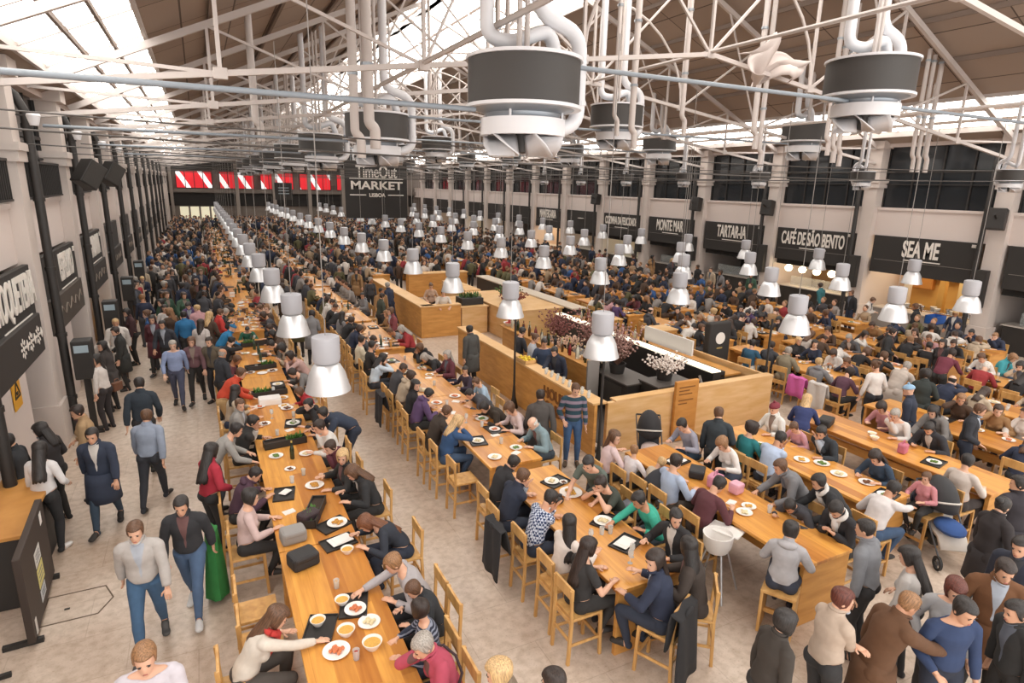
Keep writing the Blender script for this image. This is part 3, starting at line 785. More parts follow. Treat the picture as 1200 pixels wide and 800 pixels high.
# pose: forward is +y, right is +x, z from the floor. lean in degrees forward, curl = extra bend of the upper back
def P(sit=False, lean=4, curl=4, twist=0, hp=8, hy=0, hr=0, L=None, R=None, eL=None, eR=None, stride=0, cross=False, kz=0.0):
    return dict(sit=sit, lean=lean, curl=curl, twist=twist, hp=hp, hy=hy, hr=hr, L=L, R=R, eL=eL, eR=eR, stride=stride, kz=kz)
POSES = {
    'stand':   P(L=(-.25, .03, .80), R=(.25, .03, .80), hp=10),
    'stand2':  P(lean=2, L=(-.24, .12, .86), R=(.20, .22, 1.02), hp=18, hy=15),
    'look_l':  P(lean=2, L=(-.25, .0, .80), R=(.23, .10, .84), hp=6, hy=55, twist=10),
    'walk':    P(lean=5, L=(-.26, .22, .86), R=(.26, -.16, .84), stride=.34, hp=8),
    'walk2':   P(lean=5, L=(-.26, -.14, .84), R=(.24, .20, .92), stride=-.34, hp=12),
    'phone':   P(lean=6, curl=8, L=(-.06, .30, 1.14), R=(.06, .31, 1.15), hp=30),
    'crossed': P(lean=2, L=(.13, .20, 1.17), R=(-.13, .22, 1.12), eL=(-1, .1, -.6), eR=(1, .1, -.6), hp=8, hy=-25),
    'carry':   P(lean=3, L=(-.20, .30, 1.08), R=(.20, .30, 1.08), hp=20),
    'lean_t':  P(lean=32, curl=14, L=(-.20, .56, .95), R=(.22, .60, .95), hp=14),
    'bend':    P(lean=52, curl=20, L=(-.14, .62, .95), R=(.20, .66, .95), hp=10),
    'reach':   P(lean=16, curl=6, L=(-.24, .10, .86), R=(.10, .66, 1.10), hp=20),
    'face':    P(lean=3, L=(-.10, .22, 1.16), R=(.08, .20, 1.42), hp=10, hy=20),
    'eat':     P(True, 16, 14, L=(-.20, .40, .945), R=(.16, .42, .96), hp=32),
    'eat2':    P(True, 14, 12, twist=6, L=(-.18, .42, .945), R=(.04, .30, 1.22), hp=22),
    'talk_l':  P(True, 8, 6, twist=14, L=(-.20, .36, .945), R=(.20, .40, 1.0), hp=8, hy=50),
    'talk_r':  P(True, 8, 6, twist=-14, L=(-.20, .40, 1.0), R=(.20, .36, .945), hp=8, hy=-50),
    'upright': P(True, 3, 4, L=(-.16, .34, .945), R=(.18, .34, .945), hp=12),
    'elbows':  P(True, 26, 16, L=(-.06, .46, 1.14), R=(.06, .46, 1.14), eL=(-1, .3, -1), eR=(1, .3, -1), hp=18),
    'low':     P(True, 34, 22, L=(-.22, .52, .945), R=(.20, .55, .945), hp=34),
    'sreach':  P(True, 26, 10, twist=-10, L=(-.20, .40, .945), R=(.12, .70, .97), hp=22),
    'sphone':  P(True, 10, 14, L=(-.05, .32, 1.02), R=(.07, .32, 1.03), hp=38),
    'chin':    P(True, 18, 12, L=(-.20, .40, .945), R=(.05, .27, 1.27), eR=(1, .4, -1), hp=10, hy=25),
}
def skeleton(p, fem, kid=False):
    V = Vector; J = {}
    sh = .155 if fem else .18
    hz = .70 if p['sit'] else .93
    if p['lean'] > 25 and not p['sit']: hz = .91
    pel = V((0, -.10 if p['lean'] > 40 else 0, hz + .02)); J['pel'] = pel
    # spine: four segments bending forward
    n = 8; pts = [pel + V((0, 0, -.1)), ]; q = pel.copy(); pts = [q.copy()]; angs = []
    for i in range(n):
        s = (i + .5) / n
        a = math.radians(p['lean'] * min(1, s * 3 + .35) + p['curl'] * s * s * 1.6); angs.append(a)
        q = q + V((0, math.sin(a), math.cos(a))) * (.52 / n); pts.append(q.copy())
    J['spine'] = pts; a = angs[-1]
    up = V((0, math.sin(a), math.cos(a))); fw = V((0, math.cos(a), -math.sin(a)))
    tw = Matrix.Rotation(math.radians(p['twist']), 3, up)
    J['chest_up'], J['chest_fw'] = up, tw @ fw; rt = tw @ V((1, 0, 0)); J['chest_rt'] = rt
    base = pts[7] + up * .0
    J['shL'], J['shR'] = base - rt * sh, base + rt * sh
    nk = pts[8]; J['neck'] = nk
    na = a * .55; J['neck2'] = nk + V((0, math.sin(na), math.cos(na))) * .075
    # head orientation
    H = Matrix.Rotation(math.radians(p['twist'] + p['hy']), 3, 'Z') @ Matrix.Rotation(math.radians(-p['hp'] - math.degrees(a) * .25), 3, 'X') @ Matrix.Rotation(math.radians(p['hr']), 3, 'Y')
    J['H'] = H; J['head'] = J['neck2'] + H @ V((0, .02, -.03))     # chin level centre
    for s, k in ((-1, 'L'), (1, 'R')):
        tgt = p[k]; tgt = V(tgt)
        hint = V(p['e' + k]) if p['e' + k] else V((s * .7, -.8, -.5))
        e, w = ik(J['sh' + k], tgt, .285, .25, hint)
        J['el' + k], J['wr' + k] = e, w
        hip = V((s * .09, pel.y, hz - .01)); J['hip' + k] = hip
        if p['sit']: ank = V((s * .10, .30 - .04 * s, .30)); kh = V((s * .25, 1, .6))
        else:
            st = p['stride'] * s; ank = V((s * (.11 if not p['stride'] else .08), st * .9 - .02, .085 + (.05 if st < 0 else 0))); kh = V((s * .1, 1, 0))
        kn, ank = ik(hip, ank, .43, .415, kh); J['kn' + k], J['an' + k] = kn, ank
        tz = ank.z - .055
        if p['stride'] and p['stride'] * s < 0: tz = ank.z - .115
        J['toe' + k] = V((ank.x + s * .03, ank.y + .17, tz + .0))
    return J
def headpos(pose, fem, sc=1.0):
    J = skeleton(POSES[pose], fem); return (J['head'] + J['H'] @ Vector((0, .0, .12))) * sc

def loft(m, rings, n=14):
    """rings: (centre, axis_x, axis_y, rx, ry)"""
    vs = []; fs = []
    for c, ax, ay, rx, ry in rings:
        for k in range(n):
            a = 2 * PI * k / n
            vs.append(c + ax * (math.cos(a) * rx) + ay * (math.sin(a) * ry))
    for i in range(len(rings) - 1):
        for k in range(n):
            a, b = i * n + k, i * n + (k + 1) % n; fs.append((a, b, b + n, a + n))
    fs.append(tuple(range(n - 1, -1, -1))); fs.append(tuple(range(len(vs) - n, len(vs))))
    m.add(vs, fs)
def limb(m, a, b, prof, n=12):
    d = (b - a).normalized(); u = Vector((0, 1, 0)) if abs(d.y) < .9 else Vector((0, 0, 1))
    x = d.cross(u).normalized(); y = x.cross(d).normalized()
    loft(m, [(a + (b - a) * t, x, y, r, r) for t, r in prof], n)
HEAD = [(0, .022, .024, .066), (.012, .036, .042, .052), (.035, .05, .066, .028), (.065, .06, .084, .012), (.10, .068, .092, .0), (.14, .0745, .098, -.006), (.175, .072, .094, -.01), (.205, .055, .073, -.012), (.222, .03, .04, -.012), (.228, .008, .01, -.012)]
def body_source(J, fem):
    m = MB(); V = Vector
    f = .93 if fem else 1.0
    sp = J['spine']
    prof = [(.150, .105), (.165 if fem else .160, .115), (.155, .112), (.132 if fem else .15, .10), (.135 if fem else .155, .104), (.150 if fem else .168, .115), (.158 if fem else .176, .115), (.135 if fem else .155, .09), (.062, .062)]
    rings = [(sp[0] + V((0, 0, -.10)), V((1, 0, 0)), V((0, 1, 0)), .09, .075)]
    for i, (rx, ry) in enumerate(prof):
        d = (sp[min(i + 1, 8)] - sp[max(i - 1, 0)]).normalized(); t = min(1, i / 7)
        x = (V((1, 0, 0)) * (1 - t) + J['chest_rt'] * t).normalized(); y = d.cross(x).normalized() * -1
        rings.append((sp[i] + (V((0, 0, 0))), x, -y, rx, ry))
    loft(m, rings, 18)
    if fem:
        for s in (-1, 1): m.ell(sp[5] + J['chest_rt'] * .075 * s + J['chest_fw'] * .075, (.06, .06, .065), 10, 7)
    limb(m, J['neck'] - J['chest_up'] * .05, J['neck2'] + V((0, 0, .03)), [(0, .066 * f), (.5, .054 * f), (1, .052 * f)])
    H = J['H']; o = J['head']
    hx, hyv, hz = H @ V((1, 0, 0)), H @ V((0, 1, 0)), H @ V((0, 0, 1))
    loft(m, [(o + hz * z + hyv * yo, hx, hyv, rx, ry) for z, rx, ry, yo in HEAD], 18)
    hp = lambda x, y, z: o + hx * x + hyv * y + hz * z
    loft(m, [(hp(0, .086, .122), hx, hz, .008, .008), (hp(0, .098, .10), hx, hz, .012, .012), (hp(0, .112, .082), hx, hz, .015, .010), (hp(0, .092, .072), hx, hz, .013, .006)], 8)
    m.ell(hp(0, .088, .046), (.024, .014, .010), 8, 6, rot=H)
    for s in (-1, 1):
        m.ell(hp(s * .073, -.01, .098), (.012, .022, .034), 8, 6, rot=H)
        m.ell(hp(s * .032, .083, .128), (.026, .012, .008), 8, 6, rot=H)
        k = 'R' if s > 0 else 'L'
        a, b, c = J['sh' + k], J['el' + k], J['wr' + k]
        m.ell(a - J['chest_rt'] * s * .015, (.054 * f,) * 3, 10, 8)
        limb(m, J['neck'] - J['chest_up'] * .02, a - J['chest_rt'] * s * .02 + J['chest_up'] * .005, [(0, .05 * f), (.5, .05 * f), (1, .045 * f)])
        limb(m, a, b, [(0, .056 * f), (.35, .052 * f), (.7, .044 * f), (1, .041 * f)])
        m.ell(b, (.042 * f,) * 3, 8, 6)
        limb(m, b, c, [(0, .041 * f), (.3, .043 * f), (.7, .034 * f), (1, .027 * f), (1.06, .026 * f)])
        h, kn, an = J['hip' + k], J['kn' + k], J['an' + k]
        m.ell(h + V((s * .005, -.03, .0)), (.095, .105, .10), 10, 8)
        limb(m, h + (h - kn) * .05, kn, [(0, .092), (.3, .088), (.7, .066), (1, .056)])
        m.ell(kn, (.057,) * 3, 10, 7)
        limb(m, kn, an, [(0, .055), (.25, .058), (.6, .045), (1, .036)])
        t = J['toe' + k]; fd = (t - an); fd.z = 0; fd.normalize(); sx = fd.cross(V((0, 0, 1)))
        hl = an - fd * .05; hl.z = an.z - .055
        up = ((t + V((0, 0, .02))) - (hl)).normalized(); 
        loft(m, [(hl + V((0, 0, .0)), sx, V((0, 0, 1)), .026, .028), (an + V((0, 0, -.045)), sx, V((0, 0, 1)), .036, .045), (an + fd * .07 + V((0, 0, -.045)), sx, V((0, 0, 1)), .040, .038), (t - fd * .04 + V((0, 0, .003)), sx, V((0, 0, 1)), .044, .026), (t + fd * .02, sx, V((0, 0, 1)), .034, .018)], 10)
    return m
def hand_mesh(m, wr, el, s, curl, mi=0):
    """palm, four bent fingers, and a thumb off the side of the palm"""
    d = (wr - el).normalized()
    n = Vector((0, 0, 1)) - d * d.z
    if n.length < .3: n = Vector((-s, 0, 0)) - d * d.dot(Vector((-s, 0, 0)))
    n.normalize(); x = d.cross(n).normalized()          # x: across the palm
    b = len(m.v)
    loft_m = MB()
    loft(loft_m, [(wr - d * .015, x, n, .024, .019), (wr + d * .02, x, n, .032, .017), (wr + d * .06, x, n, .040, .015), (wr + d * .088, x, n, .037, .012)], 10)
    for i, ln in enumerate((.062, .074, .07, .056)):
        off = (-.029 + .0193 * i); p0 = wr + d * .08 + x * off
        a = curl * .5; p1 = p0 + (d * math.cos(a) - n * math.sin(a)) * ln * .45
        a2 = curl * 1.2; p2 = p1 + (d * math.cos(a2) - n * math.sin(a2)) * ln * .32
        a3 = curl * 1.8; p3 = p2 + (d * math.cos(a3) - n * math.sin(a3)) * ln * .26
        loft_m.tube([p0, p1, p2, p3], [.0095, .009, .008, .006], 6)
    ts = -1 if s > 0 else 1                              # thumb towards the body's middle
    mid = Vector((-s, 0, 0)); ts = 1 if x.dot(mid) > 0 else -1
    q0 = wr + d * .025 + x * ts * .026; q1 = q0 + (d * .6 + x * ts * .75 - n * .2).normalized() * .04; q2 = q1 + (d * .9 + x * ts * .25 - n * .3).normalized() * .032
    loft_m.tube([q0, q1, q2], [.0125, .011, .008], 6)
    m.add(loft_m.v, loft_m.f, mi)

def closest_seg(pts, a, b):
    ab = b - a; t = np.clip(((pts - a) @ ab) / max(1e-9, ab @ ab), 0, 1)
    return np.linalg.norm(pts - (a + t[:, None] * ab), axis=1), t

_arch = {}
M_skin0 = mat('skin', '#d0a084', .55)
M_eye = mat('eye_dark', '#2a211d', .3); M_lip = mat('lip', '#a8635a', .5)
M_cloth0 = mat('cloth', '#555555', .85); M_inner = mat('inner_shirt', '#8d8a88', .85)
INNER = ['#c9c4be', '#5a5f6a', '#3a3a3e', '#8a7a70', '#a9b0bb', '#6a4a48']
class Arch: pass
def archetype(pose, fem, vox=.014):
    key = (pose, fem)
    if key in _arch: return _arch[key]
    A = Arch(); A.J = J = skeleton(POSES[pose], fem); A.pose = POSES[pose]; A.fem = fem
    src = body_source(J, fem).mesh('tmp_body', [])
    o = bpy.data.objects.new('tmp_body', src); COL.objects.link(o)
    md = o.modifiers.new('r', 'REMESH'); md.mode = 'VOXEL'; md.voxel_size = vox; md.adaptivity = 0
    sm = o.modifiers.new('s', 'SMOOTH'); sm.factor = .5; sm.iterations = 3
    dg = bpy.context.evaluated_depsgraph_get()
    me = bpy.data.meshes.new_from_object(o.evaluated_get(dg), depsgraph=dg)
    bpy.data.objects.remove(o); bpy.data.meshes.remove(src)
    n = len(me.vertices); co = np.empty(n * 3, np.float32); me.vertices.foreach_get('co', co); co = co.reshape(-1, 3).astype(float)
    no = np.empty(n * 3, np.float32); me.vertex_normals.foreach_get('vector', no); no = no.reshape(-1, 3).astype(float)
    faces = [tuple(p.vertices) for p in me.polygons]; bpy.data.meshes.remove(me)
    A.co, A.no, A.faces = co, no, faces
    g = lambda k: np.array(J[k])
    D = {}; T = {}
    sp = [np.array(v) for v in J['spine']]
    ds = np.full(n, 9.0); st = np.zeros(n)
    for i in range(8):
        d, t = closest_seg(co, sp[i], sp[i + 1]); b = d < ds; ds[b] = d[b]; st[b] = (i + t[b]) / 8
    low = closest_seg(co, sp[0] + np.array([0, 0, -.1]), sp[0])[0]; b = low < ds; ds[b] = low[b]; st[b] = -.1
    D['torso'] = ds - .11; T['torso'] = st
    d, t = closest_seg(co, g('neck'), g('neck2')); D['neck'] = d - .05; T['neck'] = t
    hc = np.array(J['head'] + J['H'] @ Vector((0, 0, .12))); D['head'] = np.linalg.norm(co - hc, axis=1) - .115; T['head'] = t * 0
    for k in 'LR':
        for nm, a, b, r in (('ua', 'sh', 'el', .05), ('fa', 'el', 'wr', .037), ('th', 'hip', 'kn', .08), ('sn', 'kn', 'an', .05), ('ft', 'an', 'toe', .04)):
            d, t = closest_seg(co, g(a + k), g(b + k)); D[nm + k] = d - r; T[nm + k] = t
    names = list(D); M = np.array([D[q] for q in names]); best = M.argmin(0)
    A.names, A.best, A.T = names, best, T
    A.cache = {}
    # body mesh (skin) with hands, eyes, lips
    m = MB(); m.add(co, faces)
    for s, k in ((-1, 'L'), (1, 'R')):
        hand_mesh(m, J['wr' + k], J['el' + k], s, .35 if A.pose['sit'] else .45)
        H = J['H']; o = J['head']
        m.ell(o + H @ Vector((s * .031, .0865, .113)), (.012, .006, .007), 8, 6, 1, rot=H)
        m.ell(o + H @ Vector((s * .032, .094, .131)), (.018, .004, .004), 8, 5, 1, rot=H)
    m.ell(J['head'] + J['H'] @ Vector((0, .0985, .046)), (.019, .005, .006), 8, 6, 2, rot=J['H'])
    A.body = m.mesh('person_body', [M_skin0, M_eye, M_lip], 'all')
    _arch[key] = A
    return A
def mask_of(A, kind):
    n = len(A.co); ok = np.zeros(n, bool); idx = {q: i for i, q in enumerate(A.names)}
    B = lambda q: A.best == idx[q]
    if kind in ('shirt', 'jacket', 'tee', 'coat', 'hoodie'):
        ok |= B('torso') & (A.T['torso'] > (.02 if kind != 'coat' else -.2)) & (A.T['torso'] < (.985 if kind in ('shirt', 'tee') else 2))
        if kind in ('jacket', 'coat', 'hoodie'): ok |= B('neck') & (A.T['neck'] < .45)
        for k in 'LR':
            ok |= B('ua' + k) & (A.T['ua' + k] < (.7 if kind == 'tee' else 2))
            if kind != 'tee': ok |= B('fa' + k) & (A.T['fa' + k] < .93)
            if kind == 'coat': ok |= B('th' + k) & (A.T['th' + k] < .55)
    elif kind == 'trousers':
        ok |= B('torso') & (A.T['torso'] < .12)
        for k in 'LR': ok |= B('th' + k) | B('sn' + k)
    elif kind in ('shoeL', 'shoeR'):
        k = kind[-1]; ok |= B('ft' + k)
    return ok
OFF = {'shirt': .012, 'tee': .012, 'jacket': .02, 'coat': .023, 'hoodie': .02, 'trousers': .010, 'shoeL': .009, 'shoeR': .009}
def garment(A, kind):
    if kind in A.cache: return A.cache[kind]
    ok = mask_of(A, kind); off = OFF[kind]
    fs = [f for f in A.faces if all(ok[i] for i in f)]
    used = sorted({i for f in fs for i in f}); ix = {v: j for j, v in enumerate(used)}
    if not used: A.cache[kind] = None; return None
    co = A.co[used]; no = A.no[used]
    wob = 1 + .35 * np.sin(co[:, 2] * 46 + co[:, 0] * 21) * np.sin(co[:, 1] * 37 + co[:, 2] * 9)   # soft folds
    v = co + no * (off * (.8 + .2 * wob))[:, None]
    fs = [tuple(ix[i] for i in f) for f in fs]
    J = A.J; front = None
    if kind in ('jacket', 'coat'):                       # open front: a strip of the shirt beneath shows
        rt, fw = np.array(J['chest_rt']), np.array(J['chest_fw']); up = np.array(J['chest_up']); V = v - np.array(J['spine'][4])
        sx, sy, sz = V @ rt, V @ fw, V @ up
        front = [all(sy[i] > .03 and abs(sx[i]) < .022 + .22 * max(0, sz[i]) and sz[i] > -.16 for i in f) for f in fs]
    def even(pairs, pts, its):
        nb = {}
        for a, b in pairs: nb.setdefault(a, []).append(b); nb.setdefault(b, []).append(a)
        ks = [k for k, q in nb.items() if len(q) == 2]
        if not ks: return
        ka = np.array(ks); na = np.array([nb[k] for k in ks])
        for _ in range(its): pts[ka] = pts[ka] * .4 + (pts[na[:, 0]] + pts[na[:, 1]]) * .3
    from collections import Counter
    ec = Counter(); di = {}
    for f in fs:
        for a, b in zip(f, f[1:] + f[:1]):
            ec[(min(a, b), max(a, b))] += 1; di[(min(a, b), max(a, b))] = (a, b)
    rim = [di[e] for e, c in ec.items() if c == 1]
    even(rim, v, 8); co = co.copy(); even(rim, co, 8)
    if front:
        fc = {}
        for f, q in zip(fs, front):
            for a, b in zip(f, f[1:] + f[:1]): fc.setdefault((min(a, b), max(a, b)), []).append(q)
        even([e for e, q in fc.items() if len(q) == 2 and q[0] != q[1]], v, 8)
    rv = sorted({a for e in rim for a in e}); base = len(v); rx = {a: base + j for j, a in enumerate(rv)}
    inner = co[rv] - no[rv] * .004
    vv = [tuple(p) for p in v] + [tuple(p) for p in inner]
    fs += [(b, a, rx[a], rx[b]) for a, b in rim]
    m = MB()
    if front:
        front += [False] * (len(fs) - len(front))
        m.add(vv, [f for f, q in zip(fs, front) if not q]); m.f += [f for f, q in zip(fs, front) if q]; m.m += [1] * sum(front)
    else: m.add(vv, fs)
    if kind == 'coat' and not A.pose['sit']:
        c = J['pel']; rr = []
        for t, s in ((.03, 1.02), (-.12, 1.1), (-.28, 1.14), (-.42, 1.2)):
            rr.append((Vector((0, c.y + .01, c.z + t)), Vector((1, 0, 0)), Vector((0, 1, 0)), .205 * s, .165 * s + abs(A.pose['stride']) * .12))
        loft(m, rr, 20)
    if kind == 'hoodie':
        u, f_ = J['chest_up'], J['chest_fw']
        m.ell(J['neck'] - f_ * .085 - u * .005, (.115, .06, .055), 14, 8, rot=Matrix((J['chest_rt'], f_, u)).transposed())
    if kind in ('jacket', 'coat'):
        u, f_, r_ = J['chest_up'], J['chest_fw'], J['chest_rt']; c = J['neck']
        vs = []
        nn = 16
        for z, k in ((-.03, 1.0), (.045, 1.05), (.05, .93), (-.02, .85)):
            for i in range(nn + 1):
                a = -PI * .5 + (.12 + .88 * i / nn) * 2 * PI - .19
                vs.append(c + r_ * math.cos(a + PI) * .082 * k * 1.0 - f_ * math.sin(a + PI) * .078 * k * -1 + u * z - f_ * .005)
        fs2 = []
        for j in range(3):
            for i in range(nn): q = j * (nn + 1) + i; fs2.append((q, q + 1, q + nn + 2, q + nn + 1))
        m.add(vs, fs2)
    A.cache[kind] = me = m.mesh('garment_' + kind, [M_cloth0] + ([M_inner] if kind in ('jacket', 'coat') else []), 'all')
    return me

# hair is built in head space: origin at chin level, z up, y to the face
def hair_mesh(style):
    n, rows = 26, 9; vs = []; fs = []
    def skull(z):
        for a, b in zip(HEAD[:-1], HEAD[1:]):
            if a[0] <= z <= b[0]:
                t = (z - a[0]) / (b[0] - a[0]); return [a[i] * (1 - t) + b[i] * t for i in range(1, 4)]
        return HEAD[-1][1:]
    th = {'short': .014, 'crop': .009, 'bob': .022, 'long': .02, 'longer': .02, 'tail': .013, 'bun': .013, 'ring': .01, 'curly': .04, 'hat': .018}[style]
    def edge(a):
        """hairline height by angle; a = 0 at face front"""
        c = math.cos(a)
        if style == 'hat': return .155
        front, side, back = .185, .085, .03
        if style == 'ring': front, side, back = .30, .10, .04
        if style in ('bob', 'long', 'longer', 'curly'): side, back = .04, .0
        if style == 'crop': side, back = .11, .05
        if c > .55: return front
        if c > .25: return front + (side - front) * (.55 - c) / .3
        return side + (back - side) * min(1, (.25 - c) / .9)
    top = .228 + th * .8
    for i in range(rows + 1):
        t = i / rows
        for k in range(n):
            a = 2 * PI * k / n
            e = min(edge(a), .2)
            if style == 'ring': z = e + (min(.155, .228) - e) * (1 - t) if edge(a) < .25 else .14
            else: z = e + (top - e) * math.cos(t * PI / 2) if True else 0
            zz = min(z * .228 / top, .2279) if z > .12 else z; rx, ry, yo = skull(max(zz, 0))
            fl = 1 + (.12 * (1 - z / .2) if style in ('bob', 'long', 'longer') and z < .2 else 0)
            thk = th * (1.0 if style != 'curly' else 1 + .15 * math.sin(9 * a + 40 * z))
            rx, ry = (rx + thk) * fl, (ry + thk) * fl
            jit = 1 + .012 * math.sin(k * 5.1 + i * 2.3)
            vs.append((math.sin(a) * rx * jit, math.cos(a) * ry * jit + yo, z))
    for i in range(rows):
        for k in range(n):
            a, b = i * n + k, i * n + (k + 1) % n
            if style == 'ring' and math.cos(2 * PI * (k + .5) / n) > .2: continue
            fs.append((a, a + n, b + n, b))
    if style != 'ring':
        vs.append((0, HEAD[-1][3], top + .002)); q = len(vs) - 1
        fs += [(k, (k + 1) % n, q) for k in range(n)]
    # inner lip
    base = len(vs)
    for k in range(n):
        x, y, z = vs[rows * n + k]; vs.append((x * .8, (y) * .8, z + .006))
    for k in range(n):
        a, b = rows * n + k, rows * n + (k + 1) % n
        if style != 'ring': fs.append((a, base + k, base + (k + 1) % n, b))
    m = MB(); m.add(vs, fs)
    if style in ('long', 'longer'):
        L = -.2 if style == 'long' else -.36
        cols, rw = 15, 8; v2 = []; f2 = []
        for lay in (0, 1):
            for i in range(rw + 1):
                t = i / rw; z = .12 + (L - .12) * t
                for k in range(cols):
                    a = PI * .56 + (2 * PI - PI * 1.12) * k / (cols - 1)
                    spread = 1 + .10 * t - .35 * max(0, t - .75)
                    r = (.092 if lay == 0 else .072) * spread
                    v2.append((math.sin(a) * r * .98, math.cos(a) * (r + .014) - .012 - .035 * t, z + .015 * math.sin(k * 2.1) * (t > .9)))
        N = cols * (rw + 1)
        for i in range(rw):
            for k in range(cols - 1):
                p = i * cols + k; f2.append((p, p + cols, p + cols + 1, p + 1)); f2.append((N + p, N + p + 1, N + p + cols + 1, N + p + cols))
        for i in range(rw):
            for k in (0, cols - 1):
                p = i * cols + k; f2.append((p, N + p, N + p + cols, p + cols))
        for k in range(cols - 1):
            p = rw * cols + k; f2.append((p, N + p, N + p + 1, p + 1))
        m.add(v2, f2)
    if style == 'tail':
        m.tube([(0, -.105, .15), (0, -.15, .13), (0, -.155, .05), (0, -.14, -.06), (0, -.13, -.13)], [.018, .03, .034, .028, .008], 10)
    if style == 'bun': m.ell((0, -.125, .17), (.05, .045, .045), 12, 8)
    if style == 'hat':
        m.lathe([(.092, .15), (.098, .15), (.1, .185), (.094, .185)], (0, -.01, 0), 20, closed=True); m.ell((0, -.01, .262), (.026, .026, .026), 8, 6)
    me = m.mesh('hair_' + style, [M_cloth0], 'all')
    bm = bmesh.new(); bm.from_mesh(me); bmesh.ops.remove_doubles(bm, verts=bm.verts, dist=1e-5); bmesh.ops.recalc_face_normals(bm, faces=bm.faces); bm.to_mesh(me); bm.free()
    return me
_hair = {}
def hair(style):
    if style not in _hair: _hair[style] = hair_mesh(style)
    return _hair[style]

def hair_mat(c):
    key = ('hair', c)
    if key in _mats: return _mats[key]
    m = bpy.data.materials.new('hair_strands'); m.use_nodes = True
    nt = m.node_tree; b = nt.nodes['Principled BSDF']; N = nt.nodes.new; L = nt.links.new
    tc = N('ShaderNodeTexCoord'); mp = N('ShaderNodeMapping'); mp.inputs['Scale'].default_value = (90, 90, 9); L(tc.outputs['Object'], mp.inputs['Vector'])
    nz = N('ShaderNodeTexNoise'); nz.inputs['Scale'].default_value = 1; nz.inputs['Detail'].default_value = 3; L(mp.outputs['Vector'], nz.inputs['Vector'])
    k = rgb(c); rp = N('ShaderNodeValToRGB'); rp.color_ramp.elements[0].position = .35; rp.color_ramp.elements[1].position = .7
    rp.color_ramp.elements[0].color = tuple(x * .65 for x in k[:3]) + (1,); rp.color_ramp.elements[1].color = tuple(min(1, x * 1.5 + .008) for x in k[:3]) + (1,)
    L(nz.outputs['Fac'], rp.inputs['Fac']); L(rp.outputs['Color'], b.inputs['Base Color'])
    bp = N('ShaderNodeBump'); bp.inputs['Strength'].default_value = .5; bp.inputs['Distance'].default_value = .006; L(nz.outputs['Fac'], bp.inputs['Height']); L(bp.outputs['Normal'], b.inputs['Normal'])
    b.inputs['Roughness'].default_value = .5
    _mats[key] = m
    return m
def scarf(o, A, col):
    J = A.J; m = MB(); u, f_, r_ = J['chest_up'], J['chest_fw'], J['chest_rt']; c = J['neck'] + u * .03
    m.tube([c + r_ * math.cos(a) * .085 + f_ * (math.sin(a) * .085 + .01) + u * (.012 * math.sin(3 * a) - .02 * math.sin(a)) for a in [2 * PI * k / 16 for k in range(17)]], .033, 8)
    m.tube([c + f_ * .09 - u * .01, c + f_ * .13 - u * .1, c + f_ * .145 - u * .24], [.04, .045, .035], 8)
    m.build('scarf', fabric(col), o, 'all')
def strap(o, A, col):
    J = A.J; sp = J['spine']; f_, r_ = J['chest_fw'], J['chest_rt']
    MB().tube([sp[7] + r_ * .07 + f_ * .10, sp[7] + r_ * .09 + J['chest_up'] * .075, sp[7] + r_ * .05 - f_ * .125, sp[5] - r_ * .03 - f_ * .165, sp[3] - r_ * .12 - f_ * .14, sp[2] - r_ * .19], .014, 6).build('shoulder_strap', fabric(col), o, 'all')
def fabric(c):
    """a colour, or 'check:..', 'stripe:..' for patterned cloth"""
    if ':' not in c: return mat('cloth_' + c, tuple(x * .95 + .006 for x in rgb(c)[:3]), .88, noise=.16, nscale=14)
    kind, c1, c2 = c.split(':'); key = ('fab', c)
    if key in _mats: return _mats[key]
    m = bpy.data.materials.new('cloth_' + kind); m.use_nodes = True
    nt = m.node_tree; b = nt.nodes['Principled BSDF']; N = nt.nodes.new; L = nt.links.new
    tc = N('ShaderNodeTexCoord')
    if kind == 'check':
        ck = N('ShaderNodeTexChecker'); ck.inputs['Scale'].default_value = 32
        ck.inputs['Color1'].default_value = rgb(c1); ck.inputs['Color2'].default_value = rgb(c2)
        L(tc.outputs['Object'], ck.inputs['Vector']); L(ck.outputs['Color'], b.inputs['Base Color'])
    else:
        wv = N('ShaderNodeTexWave'); wv.bands_direction = 'Z'; wv.inputs['Scale'].default_value = 2.2 if kind == 'stripe' else 6; wv.inputs['Distortion'].default_value = .4 if kind == 'stripe' else 6
        rp = N('ShaderNodeValToRGB'); rp.color_ramp.elements[0].color = rgb(c1); rp.color_ramp.elements[1].color = rgb(c2)
        rp.color_ramp.elements[0].position = .55; rp.color_ramp.elements[1].position = .75
        L(tc.outputs['Object'], wv.inputs['Vector']); L(wv.outputs['Fac'], rp.inputs['Fac']); L(rp.outputs['Color'], b.inputs['Base Color'])
    b.inputs['Roughness'].default_value = .88
    _mats[key] = m
    return m
SKINS = ['#d9ab90', '#cf9f82', '#c08e70', '#dcb49c', '#a87655', '#e0b9a3']
